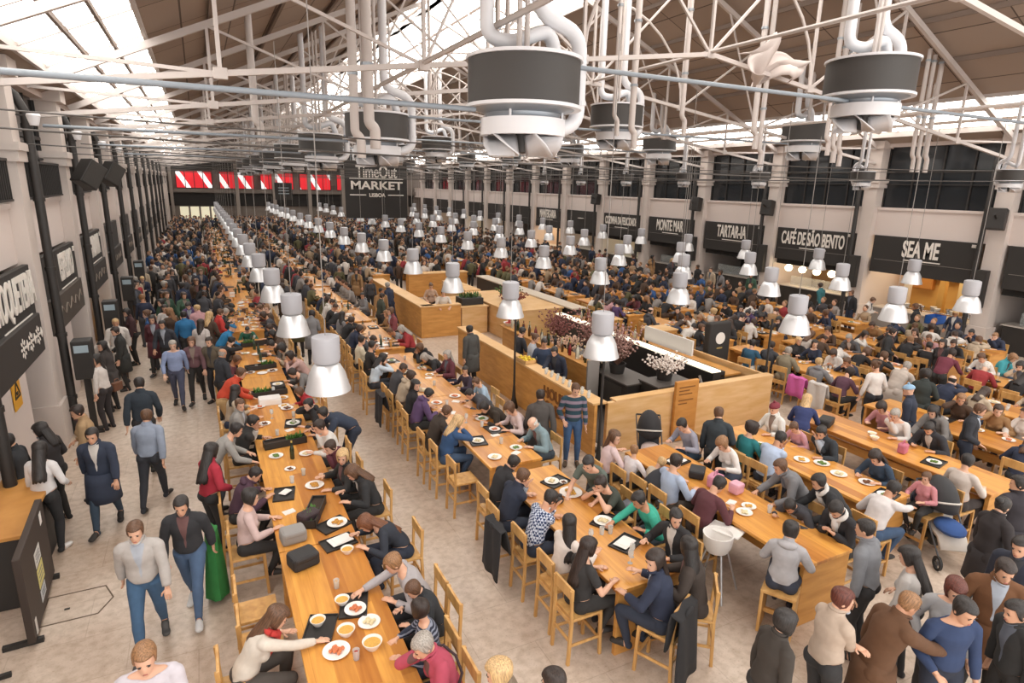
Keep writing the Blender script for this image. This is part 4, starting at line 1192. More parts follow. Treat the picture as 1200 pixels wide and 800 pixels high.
def person(x, y, yaw, pose, fem, top, topc, legc, hst, hairc, label, skin=0, sc=1.0, group=None, shoec='#2e2a28', parts=True, z=0.0):
    """yaw: degrees, 0 faces away from the camera (+y), 90 faces -x"""
    A = archetype(pose, fem)
    o = inst('person', A.body, None, (x, y, z), math.radians(yaw), [mat('skin_%d' % skin, SKINS[skin], .55, noise=.06, nscale=20)] , sc)
    tag(o, label, 'person', group)
    if hst != 'bald':
        h = inst('hat' if hst == 'hat' else 'hair', hair(hst), o, (0, 0, 0), 0, [hair_mat(hairc) if hst != 'hat' else fabric(hairc)])
        mm = A.J['H'].to_4x4(); mm.translation = A.J['head']; h.matrix_local = mm
    tn = {'shirt': 'shirt', 'jacket': 'jacket', 'tee': 'tee_shirt', 'coat': 'coat', 'hoodie': 'hooded_top'}[top]
    inst(tn, garment(A, top), o, mats=[fabric(topc)] + ([fabric(INNER[len(label) % 6])] if top in ('jacket', 'coat') else []))
    if 'red scarf' in label: scarf(o, A, '#b8322c')
    if 'white scarf' in label: scarf(o, A, '#d9d4cf')
    if 'shoulder strap' in label: strap(o, A, '#3a2a2c')
    inst('trousers', garment(A, 'trousers'), o, mats=[fabric(legc)])
    if parts:
        for k in ('shoeL', 'shoeR'): inst('shoe', garment(A, k), o, mats=[mat('shoe_' + shoec, shoec, .6)])
    return o
# ---------------------------------------------------------------- tables
TZ = .92
def make_table(x0, x1, y0, y1, label, group='long wooden tables', panel=True):
    w, l = x1 - x0, y1 - y0
    t = empty('table', ((x0 + x1) / 2, (y0 + y1) / 2, 0)); tag(t, label, 'table', group)
    a, b = w / 2, l / 2
    MB().box(-a, a, -b, b, TZ - .05, TZ).build('tabletop', M_top, t, bevel=.006)
    for y in (-b + .05, b - .05):
        MB().box(-a + .02, a - .02, y - .03, y + .03, 0, TZ - .05).build('end_panel', M_woodp, t, bevel=.004)
    MB().box(-.025, .025, -b + .15, b - .15, .45, .62).build('stretcher', M_woodp, t)
    MB().box(-a + .14, a - .14, -b + .15, b - .15, TZ - .14, TZ - .05).box(-a + .16, a - .16, -b + .17, b - .17, TZ - .145, TZ - .06).build('apron', M_woodp, t)
    return t
TABLES = []   # (row key, x0, x1, y0, y1)
def add_row(key, x0, x1, ys):
    for a, b in ys: TABLES.append((key, x0, x1, a, b))
add_row('T1', .50, 1.48, [(3.4, 7.4), (7.42, 11.3), (11.32, 15.2), (15.22, 19.15)] + [(20.3 + 3.9 * k, 20.3 + 3.9 * k + 3.85) for k in range(12)])
add_row('T2a', 3.98, 4.98, [(4.95, 8.2)])
add_row('T2', 3.95, 4.95, [(8.5, 12.2), (12.22, 16.0)] + [(16.6 + 3.9 * k, 16.6 + 3.9 * k + 3.6) for k in range(12)])
add_row('T3', 6.42, 7.35, [(4.35, 8.1)]); add_row('T4', 8.65, 9.6, [(4.95, 8.2)]); add_row('T5', 10.8, 11.75, [(4.4, 8.2)])
add_row('T6', 12.95, 13.9, [(3.8, 8.0)]); add_row('T6b', 15.2, 16.15, [(4.0, 8.2)]); add_row('T7', 17.5, 18.45, [(4.2, 8.4)])
for key, x in (('B1', 13.9), ('B2', 16.2), ('B3', 18.5), ('B4', 20.8)):
    add_row(key, x, x + .92, [(9.3 + 4.3 * k, 9.3 + 4.3 * k + 3.7) for k in range(8 if key != 'B4' else 7)])
for key, x in (('C1', 7.6), ('C2', 10.2)): add_row(key, x, x + .92, [(31 + 4.3 * k, 31 + 4.3 * k + 3.7) for k in range(5)])
PHR = {'T1': 'long aisle table row', 'T2a': 'front table', 'T2': 'second table row', 'T3': 'third table', 'T4': 'fourth table', 'T5': 'fifth table', 'T6': 'sixth table', 'T6b': 'seventh table', 'T7': 'eighth table',
       'B1': 'first row behind the bar', 'B2': 'second row behind the bar', 'B3': 'third row behind the bar', 'B4': 'row beside the food stalls', 'C1': 'far middle row', 'C2': 'far middle row by the stalls'}
SIDE = {'T1': ('wall side', 'bar side')}
def side_name(key, s): return SIDE.get(key, ('aisle-facing side', 'stall-facing side'))[0 if s < 0 else 1]
cnt = {}
for key, x0, x1, y0, y1 in TABLES:
    k = cnt.get(key, 0); cnt[key] = k + 1
    lab = 'long wooden table section of the %s, %s from the camera' % (PHR[key], nth(k)) if len([1 for t in TABLES if t[0] == key]) > 1 else 'long wooden table, the %s counted from the front walkway' % PHR[key]
    make_table(x0, x1, y0, y1, lab)

# ---------------------------------------------------------------- high wooden chairs: seat .62, back to 1.02
SEATZ = .62
def chair_shapes():
    P_ = {}
    P_['seat'] = [MB().box(-.20, .20, -.20, .21, SEATZ - .035, SEATZ)]
    P_['backrest'] = [MB().box(-.20, .20, -.235, -.205, .87, 1.02)]
    legs = []
    for sx in (-1, 1):
        m = MB(); m.bar((sx * .185, -.24, 0), (sx * .185, -.215, .60), .038, .038); m.bar((sx * .185, -.215, .60), (sx * .185, -.235, 1.01), .036, .034); legs.append(m)
        m = MB(); m.bar((sx * .185, .21, 0), (sx * .185, .19, .59), .038, .038); legs.append(m)
    P_['leg'] = legs
    P_['stretcher'] = [MB().box(-.18, .18, -.236, -.216, .30, .345), MB().box(-.18, .18, .19, .215, .20, .245), MB().bar((-.185, -.22, .26), (-.185, .2, .26), .02, .036), MB().bar((.185, -.22, .26), (.185, .2, .26), .02, .036)]
    P_['rail'] = [MB().box(-.175, .175, -.225, -.2, .53, .585), MB().box(-.175, .175, .17, .195, .53, .585)]
    return P_
def make_chair():
    t = empty('bar_chair')
    for nm, ms in chair_shapes().items():
        for m in ms: m.build(nm, M_chair, t, bevel=.004)
    return t
def chair_mesh():
    a = MB()
    for ms in chair_shapes().values():
        for m in ms: a.add(m.v, m.f)
    return a.mesh('bar_chair', M_chair)
CHAIR0 = None; CHAIR_ME = chair_mesh()
chair_count = {}
def place_chair(x, y, yaw, key, s, parts, lab=None):
    global CHAIR0
    if parts:
        if CHAIR0 is None: CHAIR0 = t = make_chair()
        else: t = copy_tree(CHAIR0)
        t.location = (x, y, 0); t.rotation_euler = (0, 0, math.radians(yaw))
    else: t = inst('bar_chair', CHAIR_ME, None, (x, y, 0), math.radians(yaw))
    CHAIRS.append((t, key, s, y, lab)); return t
CHAIRS = []
def label_chairs():
    groups = {}
    for c in CHAIRS:
        if c[4]: tag(c[0], c[4], 'chair', 'high wooden chairs')
        else: groups.setdefault((c[1], c[2]), []).append(c)
    for (key, s), cs in groups.items():
        for i, c in enumerate(sorted(cs, key=lambda q: q[3])):
            tag(c[0], 'high wooden chair, %s, %s, %s from the camera' % (PHR[key], side_name(key, s), nth(i)), 'chair', 'high wooden chairs')

# ---------------------------------------------------------------- bar A: wooden counters round a work space
def panel(x0, x1, y0, y1, z0, z1, nm, parent, m=None, bevel=.006): return MB().box(x0, x1, y0, y1, z0, z1).build(nm, m or M_woodp, parent, bevel=bevel)
t = empty('bar_counter', (0, 0, 0)); tag(t, 'long lettered wooden bar counter facing the walkway', 'counter', None)
panel(6.9, 6.98, 9.8, 17.4, 0, 1.15, 'front_panel', t); panel(6.86, 7.22, 9.8, 17.4, 1.15, 1.2, 'counter_top', t, M_woodl)
panel(6.98, 7.16, 9.91, 17.34, .02, .1, 'plinth', t, M_black); panel(6.98, 7.18, 12.6, 12.66, .1, 1.14, 'divider', t); panel(6.98, 7.18, 17.3, 17.36, .1, 1.15, 'divider', t)
for i, s in enumerate(('HOUSE', 'WONDERS')):
    lettering(t, s, .36, (6.885, 11.35, .82 - .34 * i), ROT_R, .95, mat('burnt_lettering', '#7a4d22', .7))
t = empty('bar_counter', (0, 0, 0)); tag(t, 'pale wooden end wall of the bar facing the front tables', 'counter', None)
panel(7.24, 12.1, 9.8, 9.9, 0, 1.16, 'front_panel', t, M_woodl); panel(7.42, 12.1, 9.78, 10.0, 1.16, 1.2, 'counter_top', t, M_woodl)
panel(8.98, 9.62, 9.70, 9.78, .02, 1.42, 'menu_panel', t, wood('amber_panel', '#b57a38', '#c98f4a', (1.5, 1.5, 6)))
for i, z in enumerate((1.28, 1.2, 1.12, .98, .9)):
    MB().bar((9.06, 9.695, z), (9.06 + (.45, .3, .38, .42, .25)[i], 9.695, z), .006, .025).build('menu_line', mat('burnt_lettering', '#7a4d22', .7), t)
panel(12.02, 12.1, 9.9, 13.5, 0, 1.16, 'side_panel', t, M_woodl)
t = empty('bar_counter', (0, 0, 0)); tag(t, 'black bar counter with glowing white top behind the wooden bar', 'counter', None)
panel(10.95, 11.35, 10.6, 18.2, 0, 1.14, 'body', t, M_black)
M_glow = mat('lit_counter_top', '#f2ead8', .4, emit='#fff2d8', estr=.9)
panel(10.9, 11.2, 10.6, 18.2, 1.14, 1.18, 'lit_top', t, M_glow); panel(11.2, 11.9, 10.6, 18.2, 1.0, 1.05, 'work_top', t, M_woodp)
lettering(t, 'Bartolo', .34, (10.94, 15.9, .75), ROT_R, .9)
MB().bar((10.94, 10.75, .45), (10.94, 11.05, .95), .02, .07).build('white_stroke', M_letter, t)
o = MB().box(-.03, .03, -1.0, 1.0, 0, .42).build('counter_screen', mat('frosted_panel', '#d6d2ce', .3), None, bevel=.005); o.location = (11.45, 12.9, 1.18)
tag(o, 'white upright panel on the glowing black bar counter', 'panel')
o = empty('service_unit', (9.75, 10.9, 0)); tag(o, 'black service cabinet inside the wooden bar', 'cabinet')
panel(-.55, .55, -.35, .35, 0, .98, 'body', o, M_black); panel(-.57, .57, -.37, .37, .98, 1.02, 'top', o, mat('dark_steel_top', '#57524e', .4))
MB().box(-.4, .4, -.36, -.35, .1, .9).build('door', mat('dark_steel', '#3a3734', .5), o)
o = empty('service_unit', (9.2, 14.0, 0)); tag(o, 'low dark steel work counter along the middle of bar', 'cabinet')
panel(-.4, .4, -2.8, 2.2, 0, .9, 'body', o, M_black); panel(-.45, .45, -2.85, 2.25, .9, .94, 'top', o, mat('dark_steel_top', '#57524e', .4))
MB().box(-.41, -.4, -2.6, 2.0, .12, .8).build('front_trim', mat('dark_steel', '#3a3734', .5), o)
t = empty('back_counter', (0, 0, 0)); tag(t, 'wooden bottle counter in the lettered bar behind bartenders', 'counter')
panel(8.4, 8.7, 12.3, 17.3, 0, 1.12, 'body', t); panel(8.3, 8.75, 12.3, 17.3, 1.12, 1.16, 'top', t, M_woodp)
panel(8.35, 8.7, 12.24, 12.3, 0, 1.3, 'end_panel', t, mat('grey_end', '#8d8782', .6))
struct(MB().box(7.42, 10.9, 9.9, 17.4, 0, .012).build('floor_mat', mat('bar_floor', '#4a4440', .7)))
# bar B further back
t = empty('bar_counter', (0, 0, 0)); tag(t, 'second wooden bar counter beyond the gap, walkway side', 'counter')
panel(6.85, 6.93, 20.9, 28.0, 0, 1.15, 'front_panel', t); panel(6.8, 7.35, 20.9, 28.0, 1.15, 1.2, 'counter_top', t, M_woodl)
panel(6.93, 8.4, 20.9, 20.98, 0, 1.15, 'end_panel', t); panel(6.9, 8.4, 20.86, 21.2, 1.15, 1.2, 'end_top', t, M_woodl)
t = empty('bar_counter', (0, 0, 0)); tag(t, 'wooden block counter with plants right of second bar', 'counter')
panel(9.6, 11.8, 19.2, 23.5, 0, 1.1, 'body', t, M_woodl); panel(9.55, 11.85, 19.15, 23.55, 1.1, 1.15, 'counter_top', t, M_woodl)
panel(9.7, 10.4, 23.6, 26.5, 0, 1.2, 'back_block', t, M_woodl)
t = empty('bar_counter', (0, 0, 0)); tag(t, 'black counter with pale top beside second bar', 'counter')
panel(11.9, 12.4, 18.6, 27.5, 0, 1.15, 'body', t, M_black); panel(11.85, 12.5, 18.6, 27.5, 1.15, 1.2, 'top', t, mat('pale_top', '#c9bba8', .4))
t = empty('bar_counter', (0, 0, 0)); tag(t, 'third wooden bar counter far along the middle', 'counter')
panel(8.9, 12.0, 29.0, 29.5, 0, 1.15, 'front_panel', t); panel(8.85, 12.05, 28.95, 29.6, 1.15, 1.2, 'counter_top', t, M_woodl)
# drawer cabinets
for x, y, z, lab in ((13.0, 15.1, 1.1, 'wooden service station at first row behind the bar'), (12.55, 17.4, 1.0, 'small wooden cupboard beyond black glowing counter')):
    t = empty('service_station', (x, y, 0)); tag(t, lab, 'cabinet')
    panel(-.45, .45, -.35, .35, 0, z, 'body', t); panel(-.48, .48, -.38, .38, z, z + .04, 'top', t, M_woodl)
    for s in (-.22, .22): MB().box(s - .19, s + .19, -.362, -.35, .1, z - .08).build('door', M_woodp, t, bevel=.004)

# bottles, glasses, fruit on the bars
def bottle_mesh(): return MB().lathe([(0, 0), (.036, 0), (.038, .02), (.038, .17), (.03, .21), (.014, .25), (.014, .30), (0, .30)], n=10)
BOT = [bottle_mesh().mesh('bottle', [mat('bottle_%s' % c, c, .15, spec=.7)], True) for c in ('#26331f', '#5a3b1a', '#c9c6b4', '#2a2a2e', '#7a1f1f')]
CAP = MB().lathe([(0, .295), (.016, .295), (.016, .325), (0, .325)], n=8).mesh('cap', [mat('bottle_cap', '#b9a25a', .4)], True)
nb = 0
def put_bottle(x, y, z, c, lab, grp, s=1.0):
    o = inst('bottle', BOT[c], None, (x, y, z), rnd.uniform(0, 6), None, s); inst('cap', CAP, o); tag(o, lab, 'bottle', grp); return o
for i in range(24):
    put_bottle(8.52 + (i % 2) * .1 - .05, 12.55 + i * .19, 1.16, i % 5, 'bottle on the wooden bottle counter, %s from the camera' % nth(i), 'bottles on the bottle counter', 1.0 + .15 * (i % 3))
for i in range(26):
    put_bottle(11.55 + (i % 2) * .13, 13.9 + i * .15, 1.05, (i * 3) % 5, 'bottle on the glowing black counter, %s from the camera' % nth(i), 'bottles on the black counter', 1.0 + .1 * (i % 3))
GLASS = MB().lathe([(0, 0), (.03, 0), (.036, .11), (.033, .11), (.028, .008), (0, .008)], n=12).mesh('tumbler', [mat('clear_glass', '#dfe3e2', .08, alpha=.45)], True)
for i in range(16):
    o = inst('tumbler', GLASS, None, (6.98 + (i % 2) * .1, 10.15 + i * .13, 1.2)); tag(o, 'clear glass on lettered bar counter, %s from the corner' % nth(i), 'glass', 'glasses on the lettered bar')
LEM = MB().ell((0, 0, 0), (.032, .032, .042), 10, 8).mesh('lemon', [mat('lemon_yellow', '#e2c53a', .5)], True)
t = empty('fruit_crate', (7.04, 13.1, 1.2)); tag(t, 'shallow crate holding lemons on the lettered bar', 'crate')
for a in ((-.16, -.15, -.25, .25), (.15, .16, -.25, .25), (-.16, .16, -.25, -.24), (-.16, .16, .24, .25)): MB().box(*a, 0, .09).build('side', M_woodl, t)
MB().box(-.16, .16, -.25, .25, 0, .012).build('bottom', M_woodl, t)
for i in range(24):
    o = inst('lemon', LEM, None, (7.04 - .11 + (i % 4) * .073, 13.1 - .2 + (i // 4) * .08, 1.245 + (.05 if i % 3 == 0 else 0)), rnd.uniform(0, 6)); o.rotation_euler = (rnd.uniform(0, 3), rnd.uniform(0, 3), 0)
    tag(o, 'yellow lemon in shallow crate on the lettered bar', 'lemon', 'lemons in the crate')
# dried flower arrangements in the middle of the bar
def arrangement(x, y, z, h, lab, col, seed):
    t = empty('flower_arrangement', (x, y, z)); tag(t, lab, 'plant', None)
    MB().lathe([(0, 0), (.17, 0), (.22, .26), (.2, .26), (.15, .03), (0, .03)], n=18).build('tub', M_black, t, True)
    rr = random.Random(seed); tw = MB(); bd = MB()
    for i in range(70):
        a = rr.uniform(0, 2 * PI); sp = rr.uniform(.05, .62); tz = h * rr.uniform(.55, 1)
        p = Vector((0, 0, .2)); q = Vector((math.cos(a) * sp * .5, math.sin(a) * sp * .5, tz * .6)); r = Vector((math.cos(a) * sp, math.sin(a) * sp, tz))
        tw.tube([p, q, r], [.006, .005, .003], 4)
        for j in range(5):
            w = q.lerp(r, j / 4); bd.ell(w + Vector((rr.uniform(-.05, .05), rr.uniform(-.05, .05), rr.uniform(-.03, .04))), (.03, .03, .025), 6, 4)
    tw.build('twigs', mat('twig_brown', '#6b4a3c', .8), t); bd.build('blossom', mat('blossom_' + col, col, .8), t, True)
arrangement(9.15, 12.1, .94, 1.25, 'tall dusty rose dried branches in tub, nearest in the bar', '#a8847a', 1)
arrangement(9.25, 13.4, .94, 1.35, 'tall brownish pink dried branches in tub, middle of the bar', '#9a7068', 2)
arrangement(9.1, 15.0, .94, 1.1, 'muted red dried branches in tub, farthest in the bar', '#8d5a55', 3)
arrangement(9.75, 11.0, 1.02, .6, 'white flower bowl on the black service cabinet', '#e3d8cf', 4)
arrangement(9.0, 12.75, .94, .45, 'cream flower bowl between the dried branches', '#e6d6bd', 5)
arrangement(9.0, 14.3, .94, .45, 'pale peach flower bowl farther along the work counter', '#e2c0a8', 6)
t = empty('bar_counter', (0, 0, 0)); tag(t, 'low wooden counter carrying a plant trough inside second bar', 'counter')
panel(8.45, 9.5, 20.9, 23.2, 0, 1.02, 'body', t, M_woodl); panel(8.4, 9.55, 20.86, 23.25, 1.02, 1.06, 'top', t, M_woodl)
t = empty('planter_trough', (9.0, 21.5, 1.06)); t.scale = (.8, 1.6, 1.3); tag(t, 'dark planter trough with greenery on low counter of second bar', 'planter')
MB().box(-.55, .55, -.22, .22, 0, .2).build('box', M_black, t, bevel=.01); gm = MB(); r8 = random.Random(8)
for i in range(150):
    p = Vector((r8.uniform(-.5, .5), r8.uniform(-.18, .18), .2)); a = r8.uniform(0, 6.3); d = Vector((math.cos(a) * .7, math.sin(a) * .7, 1)).normalized() * r8.uniform(.08, .2); w = Vector((-math.sin(a), math.cos(a), 0)) * .02
    gm.add([p - w * .3, p + d * .6 - w, p + d, p + d * .6 + w, p + w * .3], [(0, 1, 2, 3, 4)])
gm.build('leaves', mat('plant_green2', '#4a6a34', .6, noise=.3), t)
arrangement(10.6, 21.4, 1.15, .5, 'green leafy plant on wooden block counter', '#4c6a38', 7)
arrangement(10.3, 20.3, 1.15, .45, 'red and green plant on wooden block counter edge', '#7a3a30', 8)
# wire rack of red fruit in the bar
t = empty('fruit_bowl', (7.9, 14.9, 1.16)); t.location = (8.52, 17.05, 1.16); tag(t, 'white bowl of red apples at the far end of bottle counter', 'bowl')
MB().lathe([(0, 0), (.1, 0), (.2, .12), (.19, .12), (.09, .015), (0, .015)], n=18).build('bowl', M_cup, t, True)
AP = MB().ell((0, 0, 0), (.05, .05, .045), 10, 8).mesh('apple', [mat('apple_red', '#b3372c', .4)], True)
for i in range(8):
    o = inst('apple', AP, None, (8.52 + .1 * math.cos(i * .9) * (i < 6), 17.05 + .1 * math.sin(i * .9) * (i < 6), 1.24 + (.05 if i > 5 else 0) + (i == 7) * .05)); tag(o, 'red apple in white bowl on bottle counter', 'apple', 'apples in the white bowl')

# ---------------------------------------------------------------- pushchairs, high chair, bags, boards
def pushchair(x, y, rz, lab, hoodc, seatc, extra):
    t = empty('pushchair', (x, y, 0), rz); tag(t, lab, 'pushchair', None)
    mh = mat('hood_' + hoodc, hoodc, .8); ms = mat('seat_' + seatc, seatc, .8, noise=.1)
    vs = []; fs = []; n, r = 14, 7                       # folding hood: quarter dome
    for i in range(r + 1):
        a = math.radians(-5 + 115 * i / r)
        for k in range(n):
            b = PI * k / (n - 1)
            vs.append((math.cos(b) * .24, -.30 + math.sin(b) * .40 * math.cos(a) * -1 * -1 * (1 if True else 0) - .0, .78 + math.sin(b) * .42 * math.sin(a)))
    for i in range(r):
        for k in range(n - 1): p = i * n + k; fs.append((p, p + 1, p + n + 1, p + n))
    h = MB().add(vs, fs).build('hood', mh, t, True); sd = h.modifiers.new('t', 'SOLIDIFY'); sd.thickness = .015
    MB().tube([(.25 * math.cos(PI * k / 14), -.30 + math.sin(PI * k / 14) * .41 * math.cos(math.radians(20)), .78 + math.sin(PI * k / 14) * .43 * math.sin(math.radians(20))) for k in range(15)], .016, 6).build('hood_trim', mat('hood_trim', '#d5d0c8', .7), t, True)
    s = MB().add([(-.2, -.32, .95), (.2, -.32, .95), (.2, -.16, .5), (-.2, -.16, .5), (.2, .22, .46), (-.2, .22, .46), (.2, .36, .3), (-.2, .36, .3)], [(0, 1, 2, 3), (3, 2, 4, 5), (5, 4, 6, 7)]).build('seat', ms, t, True)
    sd = s.modifiers.new('t', 'SOLIDIFY'); sd.thickness = .06
    MB().ell((0, .12, .56), (.2, .28, .1), 12, 8).build('blanket', mat('blanket_' + extra, extra, .9, noise=.2), t, True)
    for sx in (-1, 1):
        MB().tube([(sx * .22, .42, .12), (sx * .24, -.1, .62), (sx * .24, -.55, 1.02)], .014, 8).build('frame_tube', mat('frame_grey', '#55565a', .4), t, True)
        MB().tube([(sx * .24, -.45, .14), (sx * .24, .05, .5)], .014, 8).build('frame_tube', mat('frame_grey', '#55565a', .4), t, True)
        for yy, rad in ((.44, .11), (-.45, .14)):
            w = MB().lathe([(rad - .03, -.02), (rad, -.018), (rad, .018), (rad - .03, .02)], n=22, closed=True).build('wheel', M_rubber, t, True); w.location = (sx * .26, yy, rad); w.rotation_euler = (0, PI / 2, 0)
            hb = MB().lathe([(0, -.015), (.03, -.015), (.03, .015), (0, .015)], n=10); 
            for q in range(5): hb.bar((0, 0, 0), (math.cos(q * 1.2566) * (rad - .02), math.sin(q * 1.2566) * (rad - .02), 0), .012)
            hb.build('hub', mat('frame_grey', '#55565a', .4), w)
    MB().tube([(-.24, -.55, 1.02), (.24, -.55, 1.02)], .018, 8).build('handle', M_rubber, t, True)
    MB().box(-.2, .2, -.4, .1, .2, .36).build('basket', mat('basket', '#3a3937', .8), t, bevel=.03)
    return t
pushchair(7.55, 8.75, 2.6, 'black pushchair with white trimmed hood parked against the bar end', '#2b2a2c', '#3b3b3e', '#c9b8b4')
pushchair(6.0, 6.95, 1.2, 'dark pushchair beside the pale pink woman at third table', '#33343a', '#3a3d44', '#8a8f9a')
pc = pushchair(9.95, 4.55, 2.55, 'large pushchair with grey striped hood and blue blanket at lower right', '#3a3a3c', '#d3cbc3', '#3a5a96')
t = empty('backpack', (10.3, 5.12, .5)); tag(t, 'navy backpack hung behind the large lower right pushchair', 'bag')
MB().ell((0, 0, .2), (.17, .12, .27), 14, 10).build('body', mat('navy_nylon', '#272f42', .7), t, True); MB().ell((0, .1, .1), (.13, .06, .13), 10, 8).build('pocket', mat('navy_nylon2', '#323b50', .7), t, True)
for s in (-.08, .08): MB().tube([(s, -.1, .4), (s * 1.2, -.17, .25), (s, -.1, .02)], .015, 6).build('strap', M_black, t, True)
# white high chair
t = empty('high_chair', (6.02, 5.42, 0), -1.2); tag(t, 'white plastic high chair beside burgundy sweater man', 'high chair')
mwp = mat('white_plastic', '#e3dfdb', .4)
MB().lathe([(.02, 0), (.15, .02), (.19, .1), (.21, .28), (.195, .28), (.17, .1), (.14, .045), (.02, .03)], (0, 0, .62), 20).build('seat', mwp, t, True)
MB().box(-.23, .23, .12, .40, .83, .855).build('tray', mwp, t, bevel=.01)
for sx in (-1, 1):
    for sy in (-1, 1): MB().tube([(sx * .11, sy * .1, .64), (sx * .25, sy * .25, 0)], .014, 8).build('leg', mat('silver_leg', '#c4c5c8', .3, .6), t, True)
# bags
def handbag(name, x, y, z, col, lab, s=(.2, .1, .15), rz=0, strap=True):
    t = empty(name, (x, y, z), rz); tag(t, lab, 'bag', None)
    m = MB().box(-s[0], s[0], -s[1], s[1], 0, s[2] * 2); m.build('body', mat('bag_' + col, col, .7, noise=.1), t, bevel=min(s) * .45)
    MB().box(-s[0] * .9, s[0] * .9, -s[1] * 1.05, s[1] * 1.02, s[2] * 1.1, s[2] * 2.03).build('flap', mat('bagf_' + col, col, .6), t, bevel=min(s) * .3)
    if strap: MB().tube([(-s[0] * .5, 0, s[2] * 2), (-s[0] * .35, 0, s[2] * 2.7), (s[0] * .35, 0, s[2] * 2.7), (s[0] * .5, 0, s[2] * 2)], .012, 6).build('handle', mat('bag_' + col, col, .7, noise=.1), t, True)
    return t
handbag('camera_bag', .74, 7.02, TZ, '#2c2b2c', 'black camera bag lying on the long aisle table', (.17, .13, .09), .3, False)
handbag('handbag', .70, 7.62, TZ, '#8d8a87', 'grey woollen bag on the long aisle table next to black camera bag', (.16, .12, .09), .1, False)
handbag('handbag', .95, 7.98, TZ, '#38292d', 'dark purple box bag on the long aisle table by leafy tray', (.15, .09, .09), .5, False)
handbag('handbag', 6.95, 6.45, TZ, '#c98aa0', 'pink handbag in heap on the third table', (.13, .1, .1), .4)
handbag('handbag', 7.1, 6.15, TZ, '#d9a4b4', 'pale pink lunch box on the third table', (.1, .09, .09), .1, False)
handbag('handbag', 6.95, 6.85, TZ, '#2c2b2e', 'black hat and scarf bundle on the third table', (.16, .12, .07), .7, False)
handbag('handbag', 6.7, 6.25, TZ, '#b5402f', 'small red purse on the third table', (.07, .05, .04), .2, False)
handbag('handbag', 11.0, 7.5, TZ, '#33312f', 'dark leather bag lying on the fifth table', (.2, .12, .08), .4, False)
handbag('handbag', 11.1, 6.0, TZ, '#c07083', 'rose pink bag standing on the fifth table', (.09, .07, .09), .2)
handbag('handbag', 4.27, 3.27, .46, '#242325', 'black bag in the hand of the dark brown jacket woman', (.15, .06, .12), -.7)
handbag('handbag', -2.05, 15.70, .82, '#6a4632', 'brown shoulder bag at hip of the white topped woman by aisle stalls', (.13, .05, .1), 1.0)
# green jacket / bag hung on the chair of the pink sweater woman
m = MB(); vs = []; n = 14
for i in range(10):
    t_ = i / 9
    for k in range(n):
        a = 2 * PI * k / n; r = .10 + .10 * t_ + .018 * math.sin(5 * a + 3 * t_)
        vs.append((math.cos(a) * r * .75, math.sin(a) * r * 1.15, 1.05 - .95 * t_))
m.add(vs, [(i * n + k, i * n + (k + 1) % n, (i + 1) * n + (k + 1) % n, (i + 1) * n + k) for i in range(9) for k in range(n)] + [tuple(range(n))])
o = m.build('hanging_coat', mat('green_cloth', '#2f7a3c', .8, noise=.2), None, True); o.location = (-.26, 8.15, 0)
MB().tube([(0, -.06, 1.04), (0, 0, 1.12), (0, .06, 1.04)], .015, 6).build('loop', mat('green_cloth2', '#3f9a4a', .8), o)
tag(o, 'bright green coat hanging on the chair of pink sweater woman', 'coat')
# coats over chairs
def draped(x, y, rz, col, lab, w=.44, ln=.75, z=1.04):
    m = MB(); vs = []; nu, nv = 16, 12
    for i in range(nu):
        u = i / (nu - 1) - .5
        for j in range(nv):
            v = j / (nv - 1) * 2 - 1
            d = .035 + .045 * abs(v) + .012 * math.sin(11 * u + 3 * v)
            zz = z + .015 - (abs(v) ** 1.2) * ln * (1 if v < 0 else .5) + .01 * math.sin(9 * u)
            vs.append((u * w * (1 + .12 * abs(v)), (d if v > 0 else -d), zz))
    m.add(vs, [(i * nv + j, i * nv + j + 1, (i + 1) * nv + j + 1, (i + 1) * nv + j) for i in range(nu - 1) for j in range(nv - 1)])
    o = m.build('draped_coat', mat('drape_' + col, col, .9, noise=.15), None, True); o.location = (x, y, 0); o.rotation_euler = (0, 0, rz)
    sd = o.modifiers.new('t', 'SOLIDIFY'); sd.thickness = .02
    MB().ell((0, -.05, z - .03), (.1, .03, .035), 10, 6).build('collar', mat('drape_' + col, col, .9, noise=.15), o, True)
    tag(o, lab, 'coat', None)
# menu stand at the left edge
t = empty('menu_stand', (-2.32, 8.9, 0), .05); tag(t, 'tall black menu board stand with pasted sheets at lower left', 'stand')
MB().box(-.04, .04, -.85, .75, .06, 1.2).build('board', mat('stand_brown', '#3b302a', .6), t, bevel=.01)
for y in (-.75, .65): MB().box(-.3, .1, y - .03, y + .03, 0, .06).build('foot', M_black, t)
for i, (y, z, w, h, c) in enumerate([(-.05, .78, .34, .2, '#d8d5d0'), (-.05, .52, .36, .26, '#d9cf86'), (-.08, .28, .3, .16, '#cfd3d6'), (-.7, .2, .08, .2, '#e0ddd8'), (.45, 1.05, .12, .16, '#e6e3de')]):
    MB().box(.042, .046, y - w / 2, y + w / 2, z - h / 2, z + h / 2).build('pasted_sheet', mat('sheet_%d' % i, c, .7), t)
    if i < 3:
        for q in range(3): MB().bar((.048, y - w * .35, z + h * .25 - q * h * .22), (.048, y + w * .3, z + h * .25 - q * h * .22), .002, .012).build('print_line', mat('print_grey', '#6a6f78', .7), t)
t = empty('host_counter', (-2.75, 9.9, 0)); tag(t, 'wooden stall counter behind menu board at left edge', 'counter')
MB().box(-.25, .3, -.9, 1.2, 0, 1.0).build('body', M_black, t, bevel=.01); MB().box(-.3, .36, -.95, 1.25, 1.0, 1.05).build('top', M_woodp, t, bevel=.006)
t = empty('sandwich_board', (-2.55, 7.2, 0), .1); tag(t, 'brown board standing at the lower left corner', 'board')
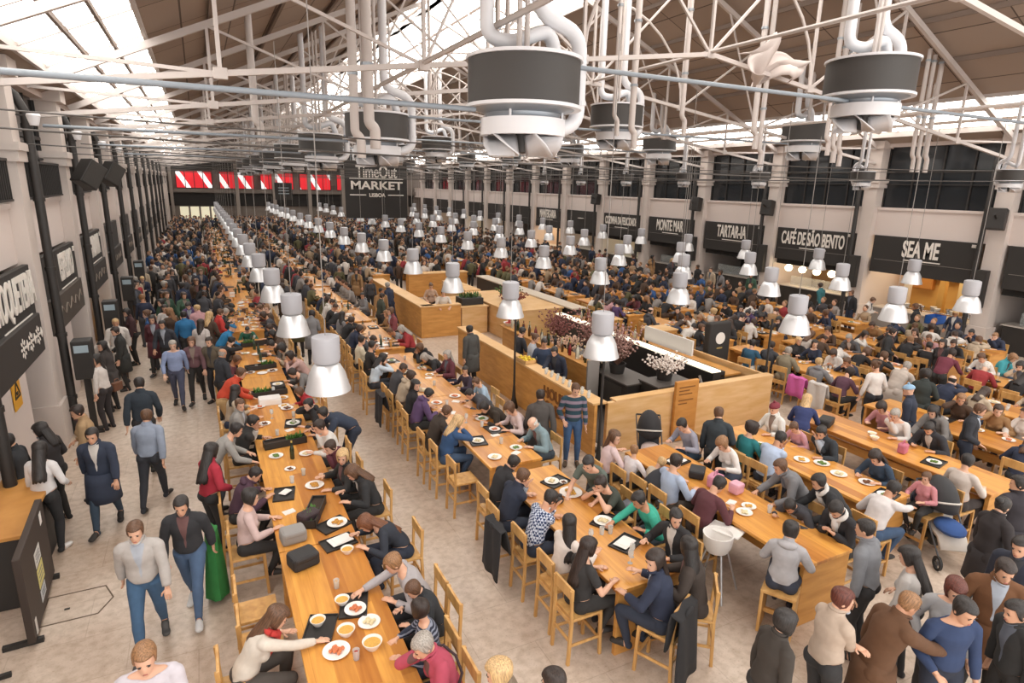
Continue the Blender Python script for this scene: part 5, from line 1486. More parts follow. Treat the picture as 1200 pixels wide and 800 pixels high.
MB().box(-.04, .04, -.5, .5, .05, 1.25).build('panel', mat('stand_brown2', '#4a3a33', .6), t, bevel=.01); MB().box(-.25, .2, -.45, -.4, 0, .05).build('foot', M_black, t); MB().box(-.25, .2, .4, .45, 0, .05).build('foot', M_black, t)
# floor hatch
o = MB(); 
pts = [(-.35, -.3), (.28, -.3), (.42, .0), (.3, .32), (-.35, .32)]
for a, b in zip(pts, pts[1:] + pts[:1]): o.bar((a[0], a[1], .003), (b[0], b[1], .003), .016, .006)
q = o.build('floor_hatch', mat('hatch_line', '#6a5b4c', .8)); q.location = (-1.95, 8.75, 0); MB().box(-.12, -.06, -.05, -.02, 0, .008).build('finger_hole', M_black, q)
tag(q, 'hatch outline set into the floor beside menu board', 'hatch')
# black stand with white disc by the first row behind the bar
t = empty('parasol_stand', (12.7, 12.3, 0)); tag(t, 'black cloth covered stand with white disc behind the bar', 'stand')
MB().prism([(-.4, -.12), (.4, -.12), (.4, .12), (-.4, .12)], .7, 1.95).build('cover', M_board, t, bevel=.05)
MB().tube([(0, 0, 0), (0, 0, .7)], .05, 10).build('post', M_black, t, True); MB().lathe([(0, 0), (.25, 0), (.25, .04), (0, .04)], n=20).build('base', M_black, t)
d = MB().lathe([(0, 0), (.17, 0), (.17, .01), (0, .01)], n=28).build('disc', M_letter, t); d.rotation_euler = (PI / 2, 0, 0); d.location = (0, -.121, 1.5)
MB().bar((-.1, -.125, 1.22), (.1, -.125, 1.22), .005, .04).build('caption', mat('muted_gold', '#b59a5a', .6), t)
# blue crates by the stall wall
for i, (x, y, z) in enumerate(((23.2, 12.3, 1.05), (21.2, 9.7, .0))):
    t = empty('plastic_crate', (x, y, z)); tag(t, 'blue plastic crate %s' % ('on the yellow lit stall counter', 'standing on floor near the turquoise jacket woman')[i], 'crate')
    mb = mat('crate_blue', '#2c5fae', .5)
    for a in ((-.3, -.28, -.2, .2), (.28, .3, -.2, .2), (-.3, .3, -.2, -.18), (-.3, .3, .18, .2)): MB().box(*a, 0, .3).build('side', mb, t)
    MB().box(-.3, .3, -.2, .2, 0, .02).build('bottom', mb, t)
PEOPLE = [
 (-0.03, 5.67, -90, 'sreach', 1, 'shirt', '#cfc6ba', '#4a443f', 'long', '#5b3f2b', 'woman in cream cardigan with red scarf eating at near end of long aisle table', 0, 1, 'T1L', '#2e2a28', 0.0),
 (0.16, 8.15, -90, 'upright', 1, 'shirt', '#c9b0ac', '#2a2827', 'bob', '#26211f', 'woman in pale pink sweater seated at long aisle table beside green bag', 0, 1, 'T1L', '#2e2a28', 0.0),
 (0.09, 9.05, -90, 'eat', 0, 'hoodie', '#4a3040', '#2a2827', 'crop', '#26211f', 'person in dark plum top bending over a tray beside pale pink sweater woman', 1, 0.95, 'T1L', '#2e2a28', 0.035),
 (-0.2, 10.5, -90, 'lean_t', 0, 'shirt', '#9a9894', '#3a3f48', 'short', '#26211f', 'man in plain grey sweater leaning on the long aisle table', 0, 1.0, '', '#2e2a28', 0),
 (0.24, 11.11, -90, 'eat2', 0, 'jacket', '#2a2827', '#2a2827', 'short', '#26211f', 'dark jacketed diner seated just past the grey sweater man at aisle table', 1, 1, 'T1L', '#2e2a28', 0.0),
 (0.21, 12.03, -90, 'talk_r', 0, 'coat', '#8d8a86', '#2a2827', 'short', '#5b3f2b', 'man in light grey coat sitting behind the grey sweater man', 0, 1, 'T1L', '#2e2a28', 0.0),
 (0.06, 13.81, -90, 'lean_t', 1, 'jacket', '#c4452b', '#b9986a', 'short', '#5b3f2b', 'person in bright orange red jacket leaning over the long aisle table', 0, 1.0, '', '#2e2a28', 0),
 (0.09, 15.01, -60, 'stand2', 0, 'jacket', '#2c2f36', '#2a2827', 'ring', '#9b948c', 'bald man in dark jacket standing by the long aisle table', 2, 1.0, '', '#2e2a28', 0),
 (0.93, 19.52, 180, 'eat', 0, 'shirt', '#2e6a55', '#2a2827', 'crop', '#26211f', 'child in green sweater facing the camera at the long aisle table', 1, 0.8, 'free', '#2e2a28', 0.14),
 (0.14, 18.62, -80, 'lean_t', 0, 'jacket', '#2878a8', '#3f5468', 'hat', '#2a6f9c', 'person in bright blue jacket and blue hat at the long aisle table', 0, 0.95, '', '#2e2a28', 0),
 (0.18, 19.98, -70, 'stand2', 1, 'jacket', '#c23a34', '#2a2827', 'short', '#5b3f2b', 'person in red jacket standing behind blue hatted person at aisle table', 0, 1.0, '', '#2e2a28', 0),
 (-0.25, 9.36, -60, 'stand2', 1, 'jacket', '#a8283a', '#2a2a2c', 'longer', '#26211f', 'woman in shiny red puffer jacket with long black hair beside grey sweater man', 0, 1.0, '', '#2e2a28', 0),
 (2.15, 11.14, 90, 'bend', 0, 'jacket', '#2b3547', '#262d3d', 'short', '#26211f', 'man in navy jacket bent over long aisle table under nearest lamp', 1, 1.0, '', '#2e2a28', 0),
 (1.78, 10.43, 90, 'eat2', 0, 'shirt', '#d3cfca', '#2a2827', 'short', '#2b1f19', 'man in white shirt seated right below navy jacketed bent man', 0, 1, 'T1R', '#2e2a28', 0.0),
 (1.76, 12.79, 90, 'eat', 1, 'hoodie', '#b02f38', '#2a2827', 'bob', '#5b3f2b', 'child in red hooded top at the long aisle table by white box', 0, 0.85, 'T1R', '#2e2a28', 0.105),
 (2.04, 14.35, 90, 'low', 0, 'shirt', '#6d6a68', '#2a2827', 'short', '#2b1f19', 'person in mid grey top slumped over the long aisle table', 0, 1, 'T1R', '#2e2a28', 0.0),
 (2.04, 15.53, 90, 'elbows', 1, 'shirt', '#b7968f', '#2a2827', 'bob', '#2b1f19', 'woman in dusty pink top with elbows on the long aisle table', 1, 1, 'T1R', '#2e2a28', 0.0),
 (1.87, 17.27, 90, 'low', 1, 'shirt', '#4e4640', '#2a2827', 'short', '#26211f', 'person in dark brown top leaning low over the long aisle table', 0, 1, 'T1R', '#2e2a28', 0.0),
 (1.75, 8.97, 90, 'talk_l', 1, 'jacket', '#2a2827', '#2a2827', 'long', '#c2a173', 'woman in black with long blond hair at the long aisle table', 0, 1, 'T1R', '#2e2a28', 0.0),
 (1.97, 8.47, 90, 'eat', 1, 'jacket', '#242426', '#2a2827', 'long', '#5b3f2b', 'woman in black top with brown hair looking down at her plate', 0, 1, 'T1R', '#2e2a28', 0.0),
 (2.04, 7.21, 90, 'low', 1, 'shirt', '#262b36', '#262d3d', 'longer', '#6b4128', 'woman with long auburn hair in dark navy hunched over aisle table', 0, 1, 'T1R', '#2e2a28', 0.0),
 (1.95, 6.04, 90, 'sreach', 0, 'shirt', '#a9a4a6', '#3a3a3e', 'short', '#8a6544', 'man in pale grey sweater reaching across the long aisle table', 0, 1, 'T1R', '#2e2a28', 0.0),
 (1.95, 5.6, 90, 'eat', 0, 'jacket', '#25272b', '#2a2827', 'short', '#5b3f2b', 'child in black tracksuit top beside pale grey sweater man', 0, 0.85, 'T1R', '#2e2a28', 0.105),
 (1.74, 5.12, 90, 'talk_r', 1, 'shirt', 'dots:#2a3040:#8a90a0', '#2a3040', 'bob', '#2b1f19', 'girl in navy patterned dress beside the magenta jacket woman', 0, 0.9, 'T1R', '#2e2a28', 0.07),
 (1.74, 4.62, 90, 'eat2', 1, 'jacket', '#b0475c', '#2a2827', 'short', '#9b948c', 'grey haired woman in magenta pink jacket with dark shoulder strap', 0, 1.02, 'T1R', '#2e2a28', -0.014),
 (1.94, 3.71, 60, 'walk', 1, 'coat', '#8a7a68', '#2a2827', 'bob', '#c2a173', 'blond visitor passing at the bottom edge of view', 0, 1.0, '', '#2e2a28', 0),
 (2.27, 3.39, 30, 'walk2', 0, 'jacket', '#3a332e', '#2a2827', 'short', '#2b1f19', 'brown haired visitor passing at the bottom edge of view', 0, 1.0, '', '#2e2a28', 0),
 (3.58, 9.67, -90, 'eat2', 1, 'jacket', '#2a4a72', '#3a4f6a', 'long', '#c2a173', 'woman with long blond hair in denim blue jacket at second table row', 0, 1, 'T2L', '#2e2a28', 0.0),
 (3.55, 10.29, -90, 'eat', 0, 'coat', '#3a3029', '#2a2827', 'short', '#5b3f2b', 'person in dark brown coat beside the denim blue jacket woman', 1, 1, 'T2L', '#2e2a28', 0.0),
 (3.57, 11.38, -90, 'eat', 0, 'hoodie', '#574066', '#2a2827', 'short', '#26211f', 'person in purple hooded coat at the second table row', 1, 1, 'T2L', '#2e2a28', 0.0),
 (3.61, 11.88, -90, 'talk_r', 1, 'jacket', '#252326', '#2a2827', 'long', '#26211f', 'woman in black coat beside the purple hooded person', 0, 1, 'T2L', '#2e2a28', 0.0),
 (3.43, 14.27, -90, 'eat2', 1, 'shirt', '#c3d0dc', '#2a2c33', 'long', '#26211f', 'woman in pale blue blouse with black hair at second table row', 0, 1, 'T2L', '#2e2a28', 0.0),
 (3.61, 15.41, -90, 'upright', 0, 'shirt', '#2a2827', '#2a2827', 'short', '#26211f', 'man in black waistcoat sitting next to pale blue blouse woman', 1, 1, 'T2L', '#2e2a28', 0.0),
 (3.49, 16.05, -90, 'upright', 0, 'shirt', '#d6ccb4', '#2a2827', 'short', '#2b1f19', 'man in cream waistcoat sitting beyond the black waistcoat man', 0, 1, 'T2L', '#2e2a28', 0.0),
 (5.44, 11.99, 90, 'eat', 0, 'shirt', '#a8c0d4', '#3f5468', 'short', '#5b3f2b', 'child in light blue top at end of second row table by the bar', 0, 0.85, 'T2R', '#2e2a28', 0.105),
 (5.33, 12.75, 90, 'talk_l', 0, 'shirt', '#3a2f3f', '#2a2827', 'short', '#26211f', 'boy in dark plum shirt sitting by light blue child', 1, 0.85, 'T2R', '#2e2a28', 0.105),
 (5.21, 10.53, 90, 'low', 0, 'jacket', '#33291f', '#2a2827', 'short', '#26211f', 'man in dark brown jacket leaning low over the second row table', 1, 1, 'T2R', '#2e2a28', 0.0),
 (5.32, 9.97, 90, 'eat', 1, 'shirt', '#d8c4c2', '#2a2827', 'bob', '#5b3f2b', 'woman in pale pinkish blouse between brown jacket man and bald man', 0, 1, 'T2R', '#2e2a28', 0.0),
 (5.36, 9.1, 90, 'eat', 0, 'jacket', '#7f959c', '#39434c', 'ring', '#d5d0c8', 'bald man in grey blue jacket at the second row table by bar', 3, 1, 'T2R', '#2e2a28', 0.0),
 (3.72, 7.79, -90, 'eat', 0, 'jacket', '#28272a', '#2a2827', 'short', '#26211f', 'man in black jacket with bowed head at far corner of front table', 1, 1, 'T2aL', '#2e2a28', 0.0),
 (3.63, 7.23, -90, 'eat2', 0, 'jacket', '#232a3c', '#262d3d', 'short', '#5b3f2b', 'man in navy coat seated beside the checked shirt man', 0, 1.03, 'T2aL', '#2e2a28', -0.021),
 (3.69, 6.51, -90, 'eat2', 0, 'shirt', 'check:#c9d2e2:#2c3e66', '#262d3d', 'short', '#26211f', 'man in blue and white checked shirt at the front table', 1, 1.02, 'T2aL', '#2e2a28', -0.014),
 (3.71, 5.81, -90, 'talk_l', 1, 'shirt', '#dcd2ca', '#b8935c', 'longer', '#26211f', 'woman in white top with long black hair beside checked shirt man', 0, 0.98, 'T2aL', '#2e2a28', 0.014),
 (3.65, 5.27, -90, 'upright', 1, 'tee', '#2c2a2a', '#2a2827', 'longer', '#2a1d18', 'woman with very long dark hair at near end of front table', 0, 1, 'T2aL', '#2e2a28', 0.0),
 (5.24, 7.22, 120, 'lean_t', 0, 'tee', '#5f6a62', '#35383c', 'short', '#26211f', 'man in grey green tee shirt bending across the front table', 0, 1.0, '', '#2e2a28', 0),
 (5.28, 6.77, 100, 'elbows', 0, 'tee', '#3a4038', '#33363b', 'short', '#2b1f19', 'man in dark olive tee shirt leaning on his elbows at front table', 0, 1, 'T2aR', '#2e2a28', 0.0),
 (5.45, 6.05, 90, 'sreach', 0, 'shirt', '#3aa78f', '#33404a', 'short', '#26211f', 'man in bright teal shirt eating at the front table', 2, 1, 'T2aR', '#2e2a28', 0.0),
 (5.27, 5.39, 90, 'talk_l', 0, 'jacket', '#262527', '#2a2827', 'short', '#26211f', 'man in black jacket behind the leather jacket woman at front table', 0, 1, 'T2aR', '#2e2a28', 0.0),
 (4.89, 4.64, 50, 'talk_r', 1, 'coat', '#3a302a', '#2a2725', 'long', '#26211f', 'woman in creased dark brown leather jacket on a front table chair', 0, 1.04, 'end', '#2e2a28', -0.028),
 (4.34, 4.58, 25, 'talk_l', 1, 'jacket', '#242c42', '#262d3d', 'long', '#2b1f19', 'woman in navy coat with black coat over her chair at front table', 0, 1.06, 'end', '#2e2a28', -0.042),
 (6.32, 9.69, 152, 'stand2', 0, 'shirt', 'stripe:#2c4652:#8a7a88', '#41618a', 'short', '#5b3f2b', 'man in striped teal sweater and jeans standing at the corner of bar', 0, 1.02, '', '#5a4a3a', 0),
 (5.48, 9.54, -20, 'walk', 0, 'coat', '#4c4744', '#2a2827', 'short', '#2b1f19', 'dark coated visitor walking along the lettered bar front', 1, 1.0, '', '#2e2a28', 0),
 (6.3, 14.86, 20, 'stand', 0, 'coat', '#4a4a48', '#2a2827', 'short', '#26211f', 'man in long dark grey coat standing at gap between the bars', 1, 1.04, '', '#2e2a28', 0),
 (5.4, 21.07, -80, 'stand2', 1, 'jacket', '#3c4238', '#2a2827', 'short', '#2b1f19', 'person in dark olive jacket standing at the second bar', 1, 1.0, '', '#2e2a28', 0),
 (5.15, 18.46, 100, 'walk', 1, 'jacket', '#7c3d42', '#2a2827', 'bob', '#5b3f2b', 'person in dull maroon jacket walking before the second bar', 0, 1.0, '', '#2e2a28', 0),
 (7.56, 14.51, -90, 'carry', 0, 'shirt', '#2a2c33', '#2a2827', 'short', '#26211f', 'bartender in black shirt at back left of the lettered bar', 0, 1.0, '', '#2e2a28', 0),
 (7.56, 13.79, -120, 'carry', 1, 'shirt', '#b9bfc9', '#2a2827', 'bun', '#5b3f2b', 'bartender in pale grey shirt in middle of the lettered bar', 0, 1.0, '', '#2e2a28', 0),
 (7.62, 13.23, 150, 'stand2', 0, 'shirt', '#33415a', '#262d3d', 'short', '#2b1f19', 'bartender in blue shirt in the lettered bar', 1, 1.0, '', '#2e2a28', 0),
 (7.68, 12.56, 120, 'reach', 0, 'jacket', '#23293a', '#262d3d', 'short', '#26211f', 'bartender in navy waistcoat nearest lemons in the lettered bar', 0, 1.0, '', '#2e2a28', 0),
 (7.8, 21.19, 170, 'carry', 0, 'shirt', '#cfc6bc', '#2a2827', 'short', '#2b1f19', 'bartender in white shirt inside the second bar', 0, 1.0, '', '#2e2a28', 0),
 (7.88, 22.8, 170, 'carry', 1, 'shirt', '#b99a83', '#2a2827', 'bun', '#5b3f2b', 'bartender in tan shirt inside the second bar', 0, 1.0, '', '#2e2a28', 0),
 (5.86, 7.89, -90, 'talk_r', 1, 'shirt', '#dcc5c6', '#2a2827', 'long', '#5b3f2b', 'woman in pale pink with children beside the pushchairs', 0, 1, 'T3L', '#2e2a28', 0.0),
 (6.05, 7.49, -90, 'talk_l', 1, 'shirt', '#d9d2d4', '#2a2827', 'short', '#8a6544', 'child in pale top by the pink woman at third table', 0, 0.8, 'T3L', '#2e2a28', 0.14),
 (6.16, 6.62, -90, 'upright', 0, 'shirt', '#aebdd6', '#4a4038', 'short', '#2b1f19', 'man in light blue shirt seen from behind at the third table', 0, 1.04, 'T3L', '#2e2a28', -0.028),
 (6.13, 7.06, -90, 'eat', 1, 'shirt', '#c4b7a6', '#2a2827', 'short', '#c2a173', 'small blond child close beside the light blue shirt man', 0, 0.78, 'T3L', '#2e2a28', 0.154),
 (6.13, 5.89, -90, 'eat', 0, 'shirt', '#5a2f36', '#352d2b', 'short', '#26211f', 'man in burgundy sweater at the third table by high chair', 1, 1.03, 'T3L', '#2e2a28', -0.021),
 (6.19, 4.47, -60, 'upright', 1, 'hoodie', '#b3b1b4', '#333846', 'bob', '#26211f', 'person in light grey hooded sweatshirt on stool at the table end', 0, 1.0, 'stool', '#2e2a28', 0.0),
 (7.86, 7.95, 90, 'eat', 0, 'shirt', '#9a9aa8', '#3f5468', 'short', '#26211f', 'man in grey shirt facing left at far end of third table', 0, 1, 'T3R', '#2e2a28', 0.0),
 (7.91, 7.01, 90, 'eat', 1, 'shirt', '#e0dcd8', '#3a4152', 'bob', '#8a6544', 'woman in white top with light brown hair at third table', 0, 1, 'T3R', '#2e2a28', 0.0),
 (7.96, 7.47, -50, 'stand2', 0, 'jacket', '#2c343a', '#2a2827', 'short', '#5b3f2b', 'person in dark slate jacket standing behind white topped woman', 0, 1.0, '', '#2e2a28', 0),
 (7.89, 5.6, 70, 'lean_t', 1, 'coat', '#77777a', '#2a2827', 'short', '#5b3f2b', 'brown haired person in mid grey coat bending over third table', 1, 1.0, '', '#2e2a28', 0),
 (7.61, 5.24, 90, 'low', 0, 'jacket', '#3a3a40', '#2a2827', 'short', '#26211f', 'dark haired diner facing the grey hooded sweatshirt person', 1, 0.9, 'T3R', '#2e2a28', 0.07),
 (7.61, 4.67, 90, 'sphone', 0, 'jacket', '#27262a', '#2a2827', 'short', '#26211f', 'man in black suit with white scarf looking down at third table end', 0, 1.02, 'T3R', '#2e2a28', -0.014),
 (8.39, 7.17, -90, 'upright', 1, 'shirt', '#23777c', '#2a2827', 'curly', '#2b1f19', 'woman in teal blouse with dark curly hair by the bar wall', 0, 1, 'T4L', '#2e2a28', 0.0),
 (8.37, 6.67, -90, 'eat2', 0, 'shirt', '#b3c3dc', '#2a2e38', 'short', '#26211f', 'man in pale blue shirt next to the teal blouse woman', 2, 1.04, 'T4L', '#2e2a28', -0.028),
 (9.8, 7.73, 90, 'upright', 1, 'jacket', '#dadad6', '#2a2827', 'hat', '#7c2f3a', 'person in white jacket and burgundy hat near the bar wall', 0, 1.0, '', '#2e2a28', 0.0),
 (9.86, 7.17, 90, 'eat', 1, 'shirt', '#cf9aa6', '#2a2827', 'short', '#5b3f2b', 'girl in pink top beside the blond woman in navy sweater', 0, 0.85, 'T4R', '#2e2a28', 0.105),
 (9.86, 6.61, 90, 'eat2', 0, 'jacket', '#2b3036', '#2a2827', 'short', '#26211f', 'man in dark jacket beyond the girl in pink top', 1, 1, 'T4R', '#2e2a28', 0.0),
 (7.97, 4.96, 60, 'lean_t', 0, 'jacket', '#252629', '#2a2827', 'short', '#26211f', 'man in black jacket leaning by the white scarf man', 1, 1.0, '', '#2e2a28', 0),
 (8.39, 4.76, -90, 'sreach', 0, 'shirt', '#d9d3d2', '#3b5270', 'short', '#26211f', 'man in white shirt and jeans reaching over table before the pushchair', 2, 1.02, 'T4L', '#2e2a28', -0.014),
 (9.86, 5.57, 90, 'eat', 1, 'shirt', '#2d4055', '#262d3d', 'long', '#2b1f19', 'woman in dark blue top with long hair across from white shirt man', 0, 1, 'T4R', '#2e2a28', 0.0),
 (6.68, 3.74, 15, 'stand', 0, 'jacket', '#7d7f84', '#2a292a', 'crop', '#26211f', 'man in grey blazer with thinning hair standing at the table end', 1, 1.04, '', '#2e2a28', 0),
 (10.2, 7.47, -60, 'lean_t', 1, 'shirt', '#2a3562', '#262d3d', 'long', '#c2a173', 'blond woman in navy blue sweater standing at the fifth table', 0, 1.0, '', '#2e2a28', 0),
 (13.66, 8.25, -20, 'stand2', 1, 'shirt', '#dedad6', '#27292f', 'bun', '#5b3f2b', 'woman in white blouse and black trousers standing between tables', 0, 1.02, '', '#2e2a28', 0),
 (12.29, 7.04, 90, 'eat', 1, 'shirt', '#c08a90', '#2a2827', 'bob', '#2b1f19', 'woman in dusty pink top at the fifth table', 0, 1, 'T5R', '#2e2a28', 0.0),
 (12.01, 6.62, 90, 'eat2', 0, 'shirt', '#ddd8d4', '#2a2827', 'short', '#9b948c', 'grey haired man in white shirt at the fifth table with pink bag', 0, 1, 'T5R', '#2e2a28', 0.0),
 (12.66, 6.21, 90, 'lean_t', 1, 'coat', '#7a7673', '#2a2827', 'long', '#26211f', 'woman in grey coat with long black hair bending at fifth table', 0, 1.0, '', '#2e2a28', 0),
 (12.01, 5.95, 90, 'eat', 0, 'jacket', '#2a2a30', '#3d4c60', 'short', '#26211f', 'person in dark jacket with lowered head at fifth table', 1, 1, 'T5R', '#2e2a28', 0.0),
 (10.5, 4.73, -90, 'upright', 1, 'shirt', '#cbbfb6', '#3a3230', 'short', '#26211f', 'woman in beige cardigan seen from behind near the pushchair', 0, 1.02, 'T5L', '#2e2a28', -0.014),
 (9.86, 4.87, 90, 'upright', 1, 'shirt', '#c9868c', '#2a2827', 'short', '#5b3f2b', 'small child in pink top by the pushchair hood', 0, 0.75, 'T4R', '#2e2a28', 0.175),
 (12.71, 5.76, 200, 'stand2', 0, 'jacket', '#2a2c33', '#262d3d', 'short', '#5b3f2b', 'man in black jacket standing between the right hand tables', 1, 1.0, '', '#2e2a28', 0),
 (12.68, 6.85, 20, 'stand', 0, 'jacket', '#2c3344', '#262d3d', 'hat', '#8fb2cf', 'person in pale blue hat and navy jacket at right hand table', 0, 1.0, '', '#2e2a28', 0),
 (17.43, 10.4, -150, 'stand2', 0, 'coat', '#28292b', '#2a2827', 'short', '#2b1f19', 'man in long black coat standing before the yellow lit stall', 0, 1.03, '', '#2e2a28', 0),
 (14.59, 8.37, -90, 'lean_t', 0, 'coat', '#b9ada3', '#2a2827', 'short', '#9b948c', 'man in light beige coat leaning at right hand table', 3, 1.0, '', '#2e2a28', 0),
 (14.1, 7.44, -60, 'stand2', 1, 'coat', '#2d3432', '#2a2827', 'curly', '#26211f', 'person in black coat with dark curly hair next to beige coat man', 1, 1.0, '', '#2e2a28', 0),
 (17.0, 8.65, -90, 'lean_t', 0, 'shirt', '#6e2f3f', '#2a2827', 'short', '#2b1f19', 'man in burgundy shirt leaning on right hand table', 2, 1.0, '', '#2e2a28', 0),
 (17.24, 7.87, -90, 'eat', 0, 'shirt', '#9a3336', '#2a2827', 'short', '#d5d0c8', 'white haired man in red sweater at right hand table', 3, 1, 'T7L', '#2e2a28', 0.0),
 (18.71, 8.43, 90, 'eat', 1, 'shirt', '#e0dcd8', '#2a2827', 'short', '#5b3f2b', 'woman in white jacket beside the burgundy shirt man', 0, 1, 'T7R', '#2e2a28', 0.0),
 (17.79, 9.07, 90, 'walk', 1, 'jacket', '#2a282a', '#2a2827', 'long', '#26211f', 'woman in black jacket near the blue crate', 0, 1.0, '', '#2e2a28', 0),
 (19.16, 8.35, 180, 'eat', 1, 'jacket', '#3f9aa4', '#3f5468', 'bob', '#8a6544', 'woman in turquoise jacket seated by the stall wall', 0, 1.0, '', '#2e2a28', 0.0),
 (13.62, 10.71, -80, 'upright', 0, 'coat', '#837a66', '#2a2827', 'short', '#9b948c', 'person in olive drab coat at table behind the bar', 3, 1.0, '', '#2e2a28', 0.0),
 (13.7, 11.33, -80, 'upright', 0, 'jacket', '#3a3c42', '#2a2827', 'short', '#2b1f19', 'person in charcoal jacket beside the olive coat person', 1, 1.0, '', '#2e2a28', 0.0),
 (13.37, 11.69, -80, 'upright', 0, 'shirt', '#2a5570', '#c9c4bc', 'short', '#26211f', 'person in petrol blue sweater in front of black stand with white disc', 0, 1.0, '', '#2e2a28', 0.0),
 (16.0, 12.02, -90, 'eat', 1, 'shirt', '#c4bab2', '#2a2827', 'long', '#5b3f2b', 'woman in oatmeal sweater at table behind the bar', 0, 1.0, '', '#2e2a28', 0.0),
 (17.32, 11.3, 90, 'eat', 0, 'jacket', '#55565a', '#2a2827', 'short', '#9b948c', 'man in grey jacket behind the white blouse woman', 3, 1.0, '', '#2e2a28', 0.0),
 (17.77, 11.57, 180, 'eat2', 1, 'shirt', '#d7d2cc', '#2a2827', 'long', '#2b1f19', 'woman in off white shirt by the stall tables', 0, 1.0, '', '#2e2a28', 0.0),
 (13.39, 8.92, -90, 'eat', 1, 'shirt', '#5a3a4a', '#2a2827', 'bob', '#2b1f19', 'woman in plum shirt at table right of the bar end', 0, 1.0, '', '#2e2a28', 0.0),
 (4.43, 3.2, -105, 'stand', 1, 'jacket', '#39322c', '#2a2827', 'bob', '#26211f', 'woman in dark brown jacket with black bob holding a black bag', 0, 1.0, '', '#2e2a28', 0),
 (5.2, 3.16, -100, 'crossed', 1, 'jacket', '#b7a493', '#2b2a2b', 'short', '#5a2a1e', 'woman in beige jacket with crossed arms and red brown hair', 0, 1.02, '', '#2e2a28', 0),
 (5.59, 2.91, -112, 'reach', 0, 'coat', '#5f4028', '#2a2827', 'crop', '#8a6544', 'bald man in brown coat with outstretched arm in lower right queue', 2, 1.04, '', '#2e2a28', 0),
 (6.19, 2.59, 150, 'stand2', 0, 'shirt', '#2c3d60', '#262d3d', 'short', '#26211f', 'man in royal blue sweater standing in lower right queue', 1, 1.04, '', '#2e2a28', 0),
 (6.6, 2.83, 120, 'stand2', 1, 'shirt', '#a8a8aa', '#2a2827', 'bob', '#5a2a1e', 'woman in grey cardigan behind the royal blue sweater man', 0, 1.0, '', '#2e2a28', 0),
 (6.77, 3.28, 10, 'stand2', 1, 'shirt', '#bdb8b4', '#2a2827', 'longer', '#26211f', 'woman with long black hair in pale top beside grey blazer man', 0, 0.98, '', '#2e2a28', 0),
 (8.89, 3.53, -108, 'stand2', 1, 'coat', '#2c2627', '#2a2827', 'bun', '#26211f', 'woman in black coat with pinned dark hair facing right', 0, 1.0, '', '#2e2a28', 0),
 (9.88, 3.69, -40, 'look_l', 0, 'coat', '#2e2a30', '#2a2827', 'short', '#26211f', 'man in charcoal coat standing at the right edge beyond pinned hair woman', 1, 1.0, '', '#2e2a28', 0),
 (7.29, 2.73, 120, 'stand2', 0, 'coat', '#6b4527', '#2a2827', 'short', '#2b1f19', 'person in tan brown coat at right edge of view', 1, 1.05, '', '#2e2a28', 0),
 (8.06, 2.86, 90, 'stand', 0, 'coat', '#262b3a', '#262d3d', 'short', '#26211f', 'person in midnight blue coat at right edge of view', 1, 1.03, '', '#2e2a28', 0),
 (6.78, 2.27, 60, 'stand', 0, 'jacket', '#2a2a2a', '#2a2827', 'short', '#26211f', 'person in black jacket at the bottom right corner', 1, 1.0, '', '#2e2a28', 0),
 (-2.44, 10.36, -20, 'stand2', 1, 'shirt', '#d5d3d3', '#272729', 'longer', '#26211f', 'woman in white blouse and black trousers standing by the menu board', 0, 1.0, '', '#d8d4d0', 0),
 (-1.78, 10.74, 170, 'walk', 0, 'coat', '#2a3346', '#2f4152', 'short', '#26211f', 'man in navy coat striding down the aisle behind white blouse woman', 1, 1.02, '', '#2e2a28', 0),
 (-1.15, 11.23, -15, 'walk', 0, 'jacket', '#8b95a6', '#2a2c33', 'short', '#5b3f2b', 'man in grey blue jacket striding up the aisle', 1, 1.0, '', '#2e2a28', 0),
 (-1.34, 12.93, 0, 'walk2', 0, 'jacket', '#26303a', '#2a2827', 'short', '#26211f', 'broad man in dark teal jacket seen from behind in the aisle', 0, 1.05, '', '#2e2a28', 0),
 (-0.89, 16.42, 180, 'walk2', 0, 'shirt', '#8f9fc4', '#4a4f66', 'short', '#9b948c', 'man in light blue shirt walking towards the camera in aisle', 3, 1.0, '', '#2e2a28', 0),
 (-0.05, 16.43, 150, 'stand', 0, 'jacket', '#5f5546', '#26262a', 'short', '#2b1f19', 'man in khaki jacket and black trousers standing in aisle', 0, 1.0, '', '#2e2a28', 0),
 (-1.47, 19.58, 170, 'walk', 1, 'coat', '#5a2c34', '#2a2827', 'long', '#26211f', 'woman in long burgundy coat in the aisle', 0, 1.02, '', '#2e2a28', 0),
 (-1.18, 18.94, 160, 'walk2', 0, 'jacket', '#33353d', '#2a2827', 'short', '#26211f', 'man in charcoal jacket beside the long burgundy coat woman', 1, 1.0, '', '#2e2a28', 0),
 (-0.98, 7.48, 175, 'walk', 0, 'jacket', '#b5b0ac', '#3f5f80', 'short', '#5b3f2b', 'man in pale grey jacket and blue jeans striding toward camera in aisle', 0, 1.0, '', '#4a4a4a', 0),
 (-0.52, 7.92, 170, 'walk2', 0, 'jacket', '#2a2b2f', '#4c6484', 'short', '#26211f', 'man in black jacket and faded jeans walking beside pale grey jacket man', 1, 1.0, '', '#c8c8c8', 0),
 (-0.74, 5.16, 180, 'walk', 0, 'shirt', '#c9c4cc', '#6a7a94', 'short', '#8a6544', 'visitor in pale lilac shirt at the bottom edge of aisle', 0, 1.05, '', '#2e2a28', 0),
 (-2.29, 15.52, 60, 'look_l', 1, 'shirt', '#d2cbc6', '#2f2a2c', 'long', '#26211f', 'woman in white top with brown bag by the aisle stalls', 0, 1, '', '#2e2a28', 0),
